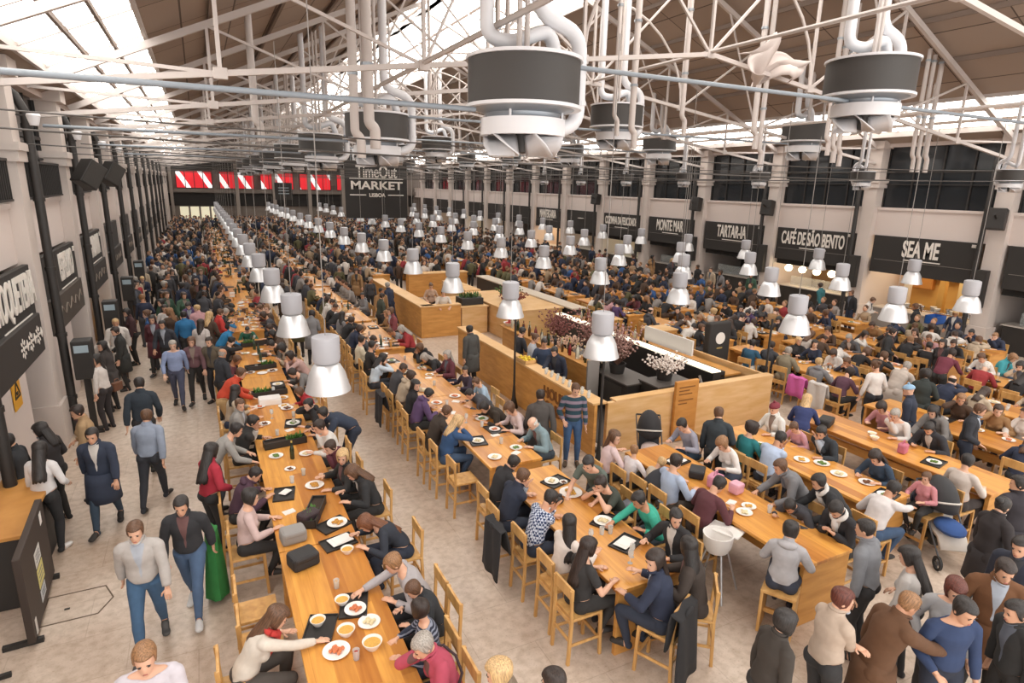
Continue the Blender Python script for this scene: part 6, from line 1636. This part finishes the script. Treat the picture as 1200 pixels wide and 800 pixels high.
 (-2.1, 12.03, 90, 'stand2', 1, 'jacket', '#a78a66', '#2b2a2c', 'short', '#2b1f19', 'person in tan jacket leaning at the aisle stall', 1, 1.0, '', '#2e2a28', 0),
 (-2.49, 11.29, 60, 'stand2', 1, 'jacket', '#2d2a2c', '#2a2827', 'long', '#26211f', 'woman in black with dark long hair behind the white blouse woman', 0, 1.0, '', '#2e2a28', 0),
 (-2.83, 10.97, 80, 'stand2', 0, 'jacket', '#2a2c30', '#2a2827', 'short', '#26211f', 'person in black at the left edge of view', 1, 1.0, '', '#2e2a28', 0),
 (-0.7, 19.87, 10, 'walk', 0, 'jacket', '#2a6fa0', '#2a2827', 'short', '#26211f', 'man in bright blue jacket walking up the aisle', 1, 1.0, '', '#2e2a28', 0),
 (-2.18, 18.42, 100, 'stand2', 0, 'coat', '#2b2c2a', '#2a2827', 'short', '#2b1f19', 'man in long black coat queueing at aisle stall', 0, 1.0, '', '#2e2a28', 0),
 (-2.16, 21.0, 110, 'stand2', 1, 'jacket', '#4a2e30', '#2a2827', 'bob', '#26211f', 'woman in brown red jacket queueing at aisle stall', 0, 1.0, '', '#2e2a28', 0),
 (-2.31, 16.79, 60, 'look_l', 1, 'coat', '#3a3432', '#2a2827', 'longer', '#26211f', 'woman with long black hair in dark brown coat by the aisle stalls', 0, 1.0, '', '#2e2a28', 0),
 (-0.47, 16.61, 170, 'walk', 1, 'jacket', '#6e4f54', '#2a2827', 'bob', '#5b3f2b', 'woman in mauve jacket walking behind light blue shirt man', 0, 1.0, '', '#2e2a28', 0),
 (-1.25, 21.39, 175, 'walk2', 1, 'shirt', '#d9d4d0', '#353a48', 'short', '#2b1f19', 'woman in white top walking down the aisle', 0, 1.0, '', '#2e2a28', 0),
 (-0.31, 18.53, -20, 'walk', 1, 'coat', '#c4bcb8', '#2a2827', 'long', '#2b1f19', 'woman in cream coat walking away along the aisle', 0, 1.0, '', '#2e2a28', 0)]
# ---------------------------------------------------------------- placing the people
CAMF = (.4686, .2494)
def in_view(x, y, z=1.2):
    a, b = CAMF
    fx, fy, fz = math.sin(a) * math.cos(b), math.cos(a) * math.cos(b), -math.sin(b)
    d = x * fx + y * fy + (z - 5.5) * fz
    if d < .5: return False
    u = (x * math.cos(a) - y * math.sin(a)) / d; v = (x * math.sin(a) * math.sin(b) + y * math.cos(a) * math.sin(b) + (z - 5.5) * math.cos(b)) / d
    return abs(u) < .87 and -.62 < v < .6
TEDGE = {'T1L': ('T1', -1), 'T1R': ('T1', 1), 'T2L': ('T2', -1), 'T2R': ('T2', 1), 'T2aL': ('T2a', -1), 'T2aR': ('T2a', 1), 'T3L': ('T3', -1), 'T3R': ('T3', 1), 'T4L': ('T4', -1), 'T4R': ('T4', 1), 'T5L': ('T5', -1), 'T5R': ('T5', 1), 'T7L': ('T7', -1), 'T7R': ('T7', 1)}
occ = []
for (x, y, yaw, pose, fem, top, tc, lc, hs, hc, lab, skin, sc_, seat, shoe, z) in PEOPLE:
    person(x, y, yaw, pose, bool(fem), top, tc, lc, hs, hc, lab, skin, sc_, None, shoe, True, z)
    occ.append((x, y))
    if seat in TEDGE:
        k, s = TEDGE[seat]; place_chair(x, y - 0.0, -90 if s < 0 else 90, k, s, y < 13)
    elif seat == 'stool':
        t = empty('stool', (x, y, 0), math.radians(yaw)); tag(t, 'wooden box stool under the light grey hooded sweatshirt person', 'stool')
        MB().box(-.21, .21, -.2, .2, SEATZ - .04, SEATZ).build('seat', M_chair, t, bevel=.006)
        for sx in (-1, 1): MB().box(sx * .19 - .018, sx * .19 + .018, -.19, .19, 0, SEATZ - .04).build('side_panel', M_chair, t, bevel=.004)
        MB().box(-.17, .17, -.02, .02, .2, .26).build('stretcher', M_chair, t)
    elif seat or POSES[pose]['sit']:
        place_chair(x, y, yaw, '', 0, y < 13, 'high wooden chair under ' + ' '.join(lab.split()[:9]))
FAB = [('black', '#262527', 9), ('navy', '#283046', 5), ('dark grey', '#45454a', 5), ('brown', '#4e3b2e', 4), ('mid grey', '#7d7c7e', 3), ('white', '#d6d0ca', 4), ('beige', '#b5a48e', 3), ('red', '#9c2f33', 1.5), ('maroon', '#5d2a34', 2),
       ('blue', '#35588a', 1.5), ('green', '#3c5a48', 1.2), ('pink', '#c79a9e', 1.5), ('tan', '#9a7750', 1.5), ('teal', '#2f6a70', .8), ('olive', '#5e5a3e', 1.5), ('purple', '#55406a', .7)]
HAIRS = [('short', 5), ('crop', 2), ('bob', 3), ('long', 4), ('tail', 1), ('bun', 1), ('curly', 1), ('ring', .6)]
HCOL = [('#26211f', 4), ('#3a291f', 4), ('#5b3f2b', 3), ('#8a6544', 1.2), ('#c2a173', .8), ('#9b948c', .9)]
def pick(r, L): return r.choices(L, [q[-1] for q in L])[0]
fr = random.Random(21)
slots = []
for key, x0, x1, y0, y1 in TABLES:
    n = int((y1 - y0 - .3) / .6)
    for s in (-1, 1):
        for i in range(n):
            y = y0 + .42 + i * .6 + fr.uniform(-.06, .06); x = (x0 - .32) if s < 0 else (x1 + .32)
            if any(abs(x - a) < .55 and abs(y - b) < .52 for a, b in occ): continue
            if not in_view(x, y): continue
            r = fr.random()
            if key in ('T3', 'T4', 'T5') and (r < .7): continue
            if key in ('T3', 'T4', 'T5'): r = .95
            if key == 'T2' and y < 10.6 and s < 0 or key == 'T2a': r = .95        # the empty chairs in the foreground
            if key == 'T1' and y < 9.2: r = .99
            slots.append((math.hypot(x, y), key, s, x, y, r))
slots.sort()
# aisle walkers and people standing between the rows
walk = []
def try_walk(x, y, sp=.5):
    if any(math.hypot(x - a, y - b) < sp for a, b in occ) or any(math.hypot(x - q[0], y - q[1]) < sp for q in walk): return
    if any(x0 - .25 < x < x1 + .25 and y0 - .25 < y < y1 + .25 for _, x0, x1, y0, y1 in TABLES): return
    if in_view(x, y): walk.append((x, y))
for _ in range(150):
    try_walk(fr.uniform(-2.6, -.1), 18.5 + 26 * fr.random() ** 1.3)
for _ in range(40): try_walk(fr.uniform(2.2, 3.0), fr.uniform(17, 40), .9)
for _ in range(26): try_walk(fr.uniform(5.5, 6.5), fr.uniform(20, 40), .9)
for _ in range(26): try_walk(fr.uniform(22.0, 23.6), fr.uniform(11, 34), .8)
walk.sort(key=lambda q: q[1])
LIMIT = 300; npeople = len(PEOPLE)
sit_poses = ['eat', 'eat', 'eat2', 'talk_l', 'talk_r', 'upright', 'elbows', 'low', 'sphone', 'chin']
seated = []; rest = []
nw = min(len(walk), 56); budget = LIMIT - npeople - nw
for d, key, s, x, y, r in slots:
    if r > .86:
        if r < .96 or r == .99 or True:
            if d < 26 and not (key == 'T1' and y < 9.2 and s > 0): place_chair(x, y, -90 if s < 0 else 90, key, s, d < 12)
        continue
    if len(seated) < budget: seated.append((key, s, x, y))
    else: rest.append((x, y, -90 if s < 0 else 90, True))
order = {}
for q in seated: order.setdefault((q[0], q[1]), []).append(q)
for (key, s), qs in order.items():
    for i, (_, _, x, y) in enumerate(sorted(qs, key=lambda q: q[3])):
        cn, cc, _ = pick(fr, FAB); fem = fr.random() < .5; hs = pick(fr, HAIRS)[0]
        if hs in ('ring', 'crop'): fem = False
        if hs in ('bob', 'long', 'tail', 'bun'): fem = True
        top = fr.choice(['shirt', 'shirt', 'jacket', 'jacket', 'hoodie'])
        g = {'shirt': 'top', 'jacket': 'jacket', 'hoodie': 'hooded top'}[top]
        person(x, y, (-90 if s < 0 else 90) + fr.uniform(-12, 12), fr.choice(sit_poses), fem, top, cc, pick(fr, FAB[:4])[1], hs, pick(fr, HCOL)[0],
               'diner in %s %s, %s, %s, %s from camera' % (cn, g, PHR[key], side_name(key, s), nth(i)), fr.randrange(6), fr.uniform(.96, 1.03), 'diners along the tables')
        place_chair(x, y, -90 if s < 0 else 90, key, s, False)
wcount = {}
for i, (x, y) in enumerate(walk[:nw]):
    cn, cc, _ = pick(fr, FAB); fem = fr.random() < .5; hs = pick(fr, HAIRS)[0]
    if hs in ('ring', 'crop'): fem = False
    if hs in ('bob', 'long', 'tail', 'bun'): fem = True
    top = fr.choice(['jacket', 'coat', 'shirt', 'jacket']); g = {'shirt': 'top', 'jacket': 'jacket', 'coat': 'coat'}[top]
    w = 'aisle by the wall' if x < .2 else ('walkway between table rows' if x < 3.5 else ('walkway before the bars' if x < 8 else 'walkway before the stalls'))
    k = wcount.get(w, 0); wcount[w] = k + 1
    person(x, y, fr.choice([0, 180, 170, 20, -20, 200, 90]) + fr.uniform(-20, 20), fr.choice(['walk', 'walk2', 'stand', 'stand2', 'look_l', 'phone']), fem, top, cc, pick(fr, FAB[:4])[1], hs, pick(fr, HCOL)[0],
           'walker in %s %s, %s, %s walker from the camera' % (cn, g, w, nth(k)), fr.randrange(6), fr.uniform(.96, 1.04), 'visitors on foot')
for x, y in walk[nw:]: rest.append((x, y, fr.choice([0, 180]), False))
label_chairs()
# ---- the rest of the crowd, far down the hall
def low_person(m, x, y, yaw, sit, mi, hi, r):
    c, s = math.cos(math.radians(yaw)), math.sin(math.radians(yaw)); h = .72 if sit else .95
    def T(p): return (x + p[0] * c - p[1] * s, y + p[0] * s + p[1] * c, p[2])
    b = MB()
    def tube(pts, rr, mat_i, n=6):
        q = MB().tube(pts, rr, n); m.add([T(p) for p in q.v], q.f, mat_i)
    ln = r.uniform(.08, .30) if sit else r.uniform(.02, .10)
    tube([(0, 0, h - .12), (0, ln * .4, h + .2), (0, ln, h + .42), (0, ln + .01, h + .52)], [.15, .14, .18, .07], mi, 8)
    for sx in (-1, 1):
        tube([(sx * .2, ln, h + .42), (sx * .24, ln + .05, h + .2), (sx * .16, ln + .3 if sit else ln + .1, h + .22 if sit else h - .02)], [.06, .05, .035], mi)
        if sit: tube([(sx * .09, 0, h), (sx * .11, .38, h), (sx * .11, .33, h - .4)], [.09, .07, .045], 0)
        else: tube([(sx * .09, 0, h), (sx * .1, .02, .5), (sx * .1, -.02, .02)], [.09, .065, .05], 0)
    q = MB().ell((0, ln + .03, h + .66), (.08, .095, .115), 8, 6); m.add([T(p) for p in q.v], q.f, 10)
    q = MB().ell((0, ln + .0, h + .70), (.09, .1, .1), 8, 6); m.add([T(p) for p in q.v], q.f, hi)
grid = {}
def put_rest(x, y, yaw, sit, sp):
    for i in (-1, 0, 1):
        for j in (-1, 0, 1):
            for a, b in grid.get((int(x / .5) + i, int(y / .5) + j), ()):
                if math.hypot(x - a, y - b) < sp: return
    grid.setdefault((int(x / .5), int(y / .5)), []).append((x, y)); rest.append((x, y, yaw, sit))
old = rest; rest = []
for q in occ + [(q[2], q[3]) for q in seated] + walk[:nw]: grid.setdefault((int(q[0] / .5), int(q[1] / .5)), []).append(q)
for q in old: put_rest(*q, .3)
for _ in range(2600):
    x, y = fr.uniform(-2.6, 23.5), 27 + 49 * fr.random() ** .8
    if any(x0 - .2 < x < x1 + .2 and y0 - .2 < y < y1 + .2 for _, x0, x1, y0, y1 in TABLES): continue
    if y < 29.8 and 6.6 < x < 12.6: continue
    put_rest(x, y, fr.uniform(0, 360), False, .62)
# plates, trays, glasses and bottles far down the tables, too small and too many to tell apart
cl = MB()
for key, x0, x1, y0, y1 in TABLES:
    if y0 < 15: continue
    for _ in range(int((y1 - y0) * (11 if y0 > 30 else 5))):
        x, y = fr.uniform(x0 + .1, x1 - .1), fr.uniform(y0 + .1, y1 - .1); q = fr.random()
        if y0 < 34 and abs(x - (x0 + x1) / 2) > .16: continue
        if q < .4: cl.lathe([(0, 0), (.09, 0), (.13, .02), (0, .012)], (x, y, TZ), 8, 0)
        elif q < .55: cl.box(x - .15, x + .15, y - .18, y + .18, TZ, TZ + .02, 1)
        elif q < .75: cl.lathe([(0, 0), (.035, 0), (.04, .13), (0, .13)], (x, y, TZ), 6, 2)
        elif q < .88: cl.lathe([(0, 0), (.038, 0), (.038, .18), (.014, .26), (.014, .31), (0, .31)], (x, y, TZ), 6, 3)
        else: cl.box(x - .1, x + .1, y - .08, y + .08, TZ, TZ + .1, fr.choice([0, 1, 4]))
o = cl.build('tableware', [M_cup, M_tray, mat('amber_drink', '#b98a4a', .3), mat('bottle_green', '#2f4030', .3), mat('bag_tan', '#7a5a48', .8)])
tag(o, 'scatter of plates, glasses and bottles on the far tables', 'tableware', None, 'stuff')
cm = MB()
for x, y, yaw, sit in rest:
    low_person(cm, x, y, yaw, sit, fr.choices(range(10), [6, 4, 4, 3, 3, 3, 2, 1.2, 1.2, 1])[0], fr.choice([11, 11, 12, 13]), fr)
cols = ['#2a2827', '#283046', '#45454a', '#4e3b2e', '#8a8480', '#cfc6be', '#a08a70', '#93343a', '#35588a', '#5e5a3e', '#c39a80', '#2b211c', '#54392a', '#86664a']
o = cm.build('crowd', [mat('crowd_%d' % i, c, .85) for i, c in enumerate(cols)], None, 'all')
tag(o, 'dense crowd of visitors filling the far end of the hall', 'crowd', None, 'stuff')
print('PEOPLE', len(PEOPLE), len(seated), nw, 'rest', len(rest), 'chairs', len(CHAIRS))
# ---------------------------------------------------------------- food, plates, glasses, trays on the tables
PLATE = MB().lathe([(0, 0), (.07, 0), (.12, .018), (.118, .022), (.07, .008), (0, .008)], n=22).mesh('plate', [M_cup], True)
BOWL = MB().lathe([(0, 0), (.045, 0), (.075, .05), (.082, .07), (.076, .07), (.06, .04), (0, .03)], n=20).mesh('bowl', [M_cup], True)
fm = MB(); r5 = random.Random(3)
for i in range(16):
    a = r5.uniform(0, 6.3); q = r5.uniform(0, .055); fm.ell((math.cos(a) * q, math.sin(a) * q, .016 + .012 * r5.random()), (.022, .018, .013), 6, 4)
FOODM = fm.mesh('food', [M_cloth0], True)
SOUP = MB().lathe([(0, .045), (.066, .045), (.066, .052), (0, .052)], n=18).mesh('soup', [M_cloth0], True)
TRAY = MB().box(-.21, .21, -.15, .15, 0, .008).box(-.21, .21, -.15, -.14, .008, .024).box(-.21, .21, .14, .15, .008, .024).box(-.21, -.2, -.15, .15, .008, .024).box(.2, .21, -.15, .15, .008, .024).mesh('tray', [M_tray], False)
WINE = MB().lathe([(0, 0), (.033, 0), (.033, .004), (.006, .008), (.005, .08), (.03, .10), (.038, .14), (.03, .19), (.027, .19), (.034, .14), (0, .09)], n=14).mesh('wine_glass', [mat('clear_glass', '#dfe3e2', .08, alpha=.45)], True)
NAP = MB().box(-.08, .08, -.06, .06, 0, .006).box(-.05, .08, -.05, .05, .006, .012).mesh('napkin', [mat('paper_white', '#e6e2dd', .8)], False)
FOODC = {'pasta': '#c08a3a', 'rice': '#d8c8a0', 'salad': '#5f7a35', 'steak': '#6b4226', 'prawn': '#c8744a', 'chips': '#d0a04a'}
def plate(x, y, food, lab, grp=None, z=TZ, s=1.0, bowl=False):
    o = inst('bowl' if bowl else 'plate', BOWL if bowl else PLATE, None, (x, y, z), rnd.uniform(0, 6), None, s)
    inst('soup' if bowl else 'food', SOUP if bowl else FOODM, o, mats=[mat('food_' + food, FOODC.get(food, '#b5803a'), .6, noise=.3, nscale=60)])
    tag(o, lab, 'bowl' if bowl else 'plate', grp); return o
def tray(x, y, rz, lab, grp=None):
    o = inst('tray', TRAY, None, (x, y, TZ), rz); tag(o, lab, 'tray', grp); return o
def glass(x, y, lab, grp=None, wine=False, z=TZ, fill=None):
    o = inst('wine_glass' if wine else 'tumbler', WINE if wine else GLASS, None, (x, y, z))
    if fill: MB().lathe([(0, .01), (.028, .01), (.031, .075), (0, .075)], n=10).build('drink', mat('drink_' + fill, fill, .2), o, True)
    tag(o, lab, 'glass', grp); return o
def napkin(x, y, rz, lab, grp=None, z=TZ):
    o = inst('napkin', NAP, None, (x, y, z), rz); tag(o, lab, 'napkin', grp); return o
# long aisle table, near part
tray(1.13, 6.0, 1.3, 'black tray with soup bowl before the pale grey sweater man')
plate(1.13, 5.92, 'prawn', 'plate of prawns on tray before pale grey sweater man', z=TZ + .008)
plate(1.02, 6.08, 'chips', 'yellow soup bowl on tray before pale grey sweater man', z=TZ + .008, bowl=True)
tray(.73, 5.78, 1.2, 'black tray in front of the cream cardigan woman')
plate(.72, 5.85, 'chips', 'bowl of soup on tray before cream cardigan woman', z=TZ + .008, bowl=True)
plate(.82, 5.38, 'prawn', 'plate of food right by the cream cardigan woman', s=1.15)
plate(.96, 5.58, 'chips', 'round bowl standing alone between both table sides near front', bowl=True, s=1.15)
plate(1.22, 5.66, 'rice', 'plate of rice beside the black tracksuit child')
plate(1.16, 5.28, 'chips', 'yellow soup bowl before the magenta jacket woman', bowl=True, s=1.25)
plate(1.28, 7.05, 'chips', 'bowl of soup near the long aisle table bar edge by auburn hair', bowl=True)
tray(1.22, 7.32, .2, 'black tray with blue paper before the auburn haired woman')
napkin(1.25, 7.34, .3, 'blue printed paper mat on tray before auburn haired woman', z=TZ + .026).scale = (1.8, 1.7, 1)
plate(1.3, 7.8, 'pasta', 'plate of pasta on tray before the brown haired woman in black', s=1.15, z=TZ + .008); tray(1.24, 7.78, .4, 'black tray before the brown haired woman in black')
plate(1.2, 9.05, 'pasta', 'plate of pasta in front of blond woman in black', s=1.2)
tray(.74, 8.95, 1.4, 'black tray before the dark plum top person'); napkin(.76, 8.98, .8, 'white napkin on tray before the dark plum top person', z=TZ + .026)
napkin(.74, 8.4, .3, 'white paper heap before the pale pink sweater woman')
plate(.78, 10.4, 'salad', 'white plate left empty looking near the grey sweater man'); plate(1.26, 10.3, 'rice', 'white plate on the bar side opposite the grey sweater man'); plate(.93, 9.8, 'steak', 'small white plate alone in middle of the long aisle table', s=.75)
glass(.9, 9.3, 'clear glass in middle of the long aisle table before blond woman'); glass(1.1, 9.5, 'second clear glass nearby the blond woman in black', fill='#c8a24a')
glass(1.02, 6.4, 'glass of beer on the long aisle table near grey tray', fill='#c8952e'); glass(.98, 5.2, 'red drink glass near magenta jacket woman', fill='#a8382e')
# trays of plants along the table middle
def planter(x, y, rz, lab, seed):
    t = empty('planter_tray', (x, y, TZ), rz); tag(t, lab, 'planter', 'black planter trays on the long aisle table')
    MB().box(-.36, .36, -.10, .10, 0, .015).box(-.36, .36, -.1, -.085, 0, .12).box(-.36, .36, .085, .1, 0, .12).box(-.36, -.345, -.1, .1, 0, .12).box(.345, .36, -.1, .1, 0, .12).build('box', M_black, t)
    MB().box(-.345, .345, -.085, .085, .015, .08).build('soil', mat('soil', '#3a2c22', .9), t)
    rr = random.Random(seed); m = MB()
    for i in range(60):
        a = rr.uniform(0, 6.3); b = rr.uniform(-.3, -.02) if seed % 2 else rr.uniform(.02, .3); l = rr.uniform(.06, .16)
        p = Vector((b, rr.uniform(-.05, .05), .08)); d = Vector((math.cos(a) * .6, math.sin(a) * .6, 1)).normalized() * l
        w = Vector((-math.sin(a), math.cos(a), 0)) * .014
        m.add([p - w * .3, p + d * .6 - w, p + d, p + d * .6 + w, p + w * .3], [(0, 1, 2, 3, 4)])
    m.build('leaves', mat('plant_green', '#4f7a35', .6, noise=.3), t)
planter(1.05, 8.16, 1.2, 'black planter tray with leafy herbs nearest on long aisle table', 1)
planter(.98, 10.85, .1, 'black planter tray between grey sweater man and navy jacketed man', 2)
planter(1.0, 13.75, .1, 'black planter tray beside white box on the long aisle table', 3)
planter(1.0, 15.9, .2, 'black planter tray with darker plants farther along aisle table', 4)
planter(1.05, 18.35, .1, 'black planter tray just before the green sweater child', 5)
put_bottle(1.02, 10.2, TZ, 0, 'green bottle standing by planter on the long aisle table', None, 1.0)
put_bottle(1.0, 18.0, TZ, 0, 'dark bottle by the planter before green sweater child', None, .9)
o = MB().box(-.22, .22, -.16, .16, 0, .12).build('white_box', mat('paper_white', '#e6e2dd', .8), None, bevel=.01); o.location = (.95, 13.2, TZ); MB().box(-.21, .21, -.15, .15, .12, .135).build('lid', mat('paper_white2', '#dcd8d4', .8), o)
tag(o, 'large white takeaway box on the long aisle table', 'box')
glass(1.3, 12.2, 'tumbler before the red hooded child', fill='#d8d0c4'); glass(1.25, 11.8, 'tumbler nearer than the red hooded child', fill='#c8b070'); plate(1.2, 12.9, 'chips', 'plate beside the red hooded child')
# front table
tray(4.7, 7.62, .3, 'black tray with white plates at the far end of front table'); plate(4.64, 7.65, 'rice', 'white plate on far tray of the front table', z=TZ + .008); plate(4.8, 7.55, 'steak', 'small plate on far tray of the front table', z=TZ + .008, s=.6)
plate(4.72, 7.2, 'chips', 'large white plate before the dark olive tee shirt man', s=1.5)
tray(4.74, 6.3, .5, 'black tray before the bright teal shirt man'); plate(4.7, 6.3, 'rice', 'white plate on tray before bright teal shirt man', s=1.15, z=TZ + .008)
tray(4.66, 5.72, .4, 'black tray with white paper near the navy coat woman'); napkin(4.64, 5.72, .4, 'white paper on tray by the navy coat woman', z=TZ + .026).scale = (1.7, 1.6, 1)
glass(4.5, 6.05, 'clear tumbler near teal shirt man tray'); glass(4.62, 6.02, 'amber tumbler near teal shirt man tray', fill='#b98a34'); glass(4.25, 5.95, 'wine glass in front of very long dark haired woman', wine=True)
glass(4.45, 5.35, 'wine glass near the front end of front table', wine=True); glass(4.55, 5.45, 'second wine glass near front end of front table', wine=True)
napkin(4.2, 7.0, .5, 'white napkin before the checked shirt man'); o = MB().ell((0, 0, .05), (.08, .06, .06), 10, 7).build('camera', M_black, None, True); o.location = (4.4, 7.02, TZ); MB().lathe([(0, 0), (.035, 0), (.035, .06), (0, .06)], n=12).build('lens', M_rubber, o)
o.children[0].location = (.03, .03, .06); tag(o, 'black camera resting on front table by checked shirt man', 'camera')
# third table
tray(7.0, 7.4, .2, 'black tray with yellow paper before the light blue shirt man'); napkin(7.0, 7.4, .2, 'pale paper mat on tray before the light blue shirt man', z=TZ + .026).scale = (2, 1.8, 1)
plate(6.75, 5.65, 'rice', 'white plate near the white high chair'); plate(6.95, 5.75, 'chips', 'second white plate by burgundy sweater man', s=.9); napkin(6.8, 5.95, .4, 'crumpled napkin by burgundy sweater man')
glass(7.1, 5.5, 'small cup on the third table near grey hooded person'); glass(7.05, 5.0, 'dark cup near the third table end', fill='#3a2a20')
# fourth and fifth tables
for i, (x, y, f) in enumerate([(9.2, 5.9, 'rice'), (9.3, 6.3, 'salad'), (9.1, 6.55, 'chips'), (9.35, 5.5, 'steak'), (8.95, 7.3, 'salad'), (9.0, 7.0, 'prawn')]): plate(x, y, f, 'white plate on the fourth table, %s from the camera' % nth([3, 0, 1, 2, 5, 4].index(i) if False else sorted(range(6), key=lambda q: [5.9, 6.3, 6.55, 5.5, 7.3, 7.0][q]).index(i)), 'plates on the fourth table', s=1.1)
tray(9.2, 5.1, .2, 'black tray before white shirt man at the fourth table'); plate(9.2, 5.1, 'salad', 'plate of greens on tray before white shirt man', z=TZ + .008)
for i, (x, y) in enumerate([(11.2, 6.6), (11.35, 6.75)]):
    plate(x, y, 'rice', 'white bowl on fifth table, %s of the pair' % ('nearer', 'farther')[i], bowl=True)
tray(11.2, 5.5, .2, 'black tray with greens on the fifth table end'); plate(11.2, 5.5, 'salad', 'plate of greens on the fifth table end tray', z=TZ + .008)
# everywhere else: what the diners eat from
fo = random.Random(9); kinds = {}
cand = [(x, y, key, s) for (t_, key, s, y, l_) in CHAIRS for x in (t_.location.x,) if key]
cand.sort(key=lambda q: q[1])
done = [(5.0, 0)]
for x, y, key, s in cand:
    x0, x1 = next((t[1], t[2]) for t in TABLES if t[0] == key)
    if key == 'T1' and y < 11 or key in ('T2a', 'T3') or (key in ('T4', 'T5') and y < 7.4): continue
    if y > 34: continue
    e = x0 + .24 if s < 0 else x1 - .24
    side = side_name(key, s)
    def nxt(kind):
        kinds[(kind, key, s)] = kinds.get((kind, key, s), 0) + 1; return nth(kinds[(kind, key, s)] - 1)
    r = fo.random()
    if r < .75:
        f = fo.choice(list(FOODC)); dy = fo.uniform(-.08, .08)
        if fo.random() < .35:
            tray(e, y + dy, fo.uniform(1.3, 1.8), 'black tray on the %s, %s, %s from the camera' % (PHR[key], side, nxt('tray')), 'black trays on the tables'); zz = TZ + .008
        else: zz = TZ
        plate(e, y + dy, f, 'plate of food on the %s, %s, %s from the camera' % (PHR[key], side, nxt('plate')), 'plates on the tables', z=zz, s=fo.uniform(.9, 1.15))
    if fo.random() < .45:
        glass(e + (.16 if s < 0 else -.16), y + .24, 'glass on the %s, %s, %s from the camera' % (PHR[key], side, nxt('glass')), 'glasses on the tables', fo.random() < .3, fill=fo.choice([None, '#c8952e', '#7a2a2e', None]))
    if fo.random() < .3 and y < 26:
        napkin(e + (.1 if s < 0 else -.1), y - .24, fo.uniform(0, 3), 'white napkin on the %s, %s, %s from the camera' % (PHR[key], side, nxt('nap')), 'napkins on the tables')
# coats over chairs
draped(5.0 - .62 + .0, 4.28, math.radians(25), '#252426', 'long black coat hanging over navy coat woman chair', .5, .95, 1.05)
draped(3.22, 6.72, math.radians(-90), '#29282a', 'black coat hanging on chair behind the checked shirt man', .46, .75)
draped(12.95, 9.75, math.radians(-90), '#c05c9a', 'magenta pink coat over chair behind the bar end', .46, .5)
draped(13.0, 9.2, math.radians(-90), '#c2bdb8', 'light grey coat over chair right of the bar end', .46, .7)
draped(3.18, 12.6, math.radians(-90), '#2a282b', 'black coat over chair of the pale blue blouse woman', .5, .7)
# ---------------------------------------------------------------- camera, light
def setup_camera():
    a, b, c, f = .4686, .2494, .0222, 714.57
    fwd = Vector((math.sin(a) * math.cos(b), math.cos(a) * math.cos(b), -math.sin(b)))
    r0 = Vector((math.cos(a), -math.sin(a), 0)); u0 = r0.cross(fwd)
    r = r0 * math.cos(c) + u0 * math.sin(c); u = u0 * math.cos(c) - r0 * math.sin(c)
    cd = bpy.data.cameras.new('camera'); o = bpy.data.objects.new('camera', cd); COL.objects.link(o)
    cd.sensor_width = 36; cd.lens = f / 1200 * 36; cd.clip_start = .1; cd.clip_end = 300
    m = Matrix((r, u, -fwd)).transposed().to_4x4(); m.translation = (0, 0, 5.5)
    o.matrix_world = m
    bpy.context.scene.camera = o
setup_camera()
w = bpy.data.worlds.new('sky'); bpy.context.scene.world = w; w.use_nodes = True
bg = w.node_tree.nodes['Background']; bg.inputs['Color'].default_value = (1.0, .97, .94, 1); bg.inputs['Strength'].default_value = 2.3
sc = bpy.context.scene
sc.view_settings.view_transform = 'Standard'; sc.view_settings.look = 'None'; sc.view_settings.gamma = 1.0; sc.view_settings.use_curve_mapping = False
sc.view_settings.exposure = 0.12
sc.cycles.use_denoising = True
sc.cycles.max_bounces = 8; sc.cycles.diffuse_bounces = 5; sc.cycles.glossy_bounces = 3; sc.cycles.transmission_bounces = 3
sc.cycles.caustics_reflective = False; sc.cycles.caustics_refractive = False
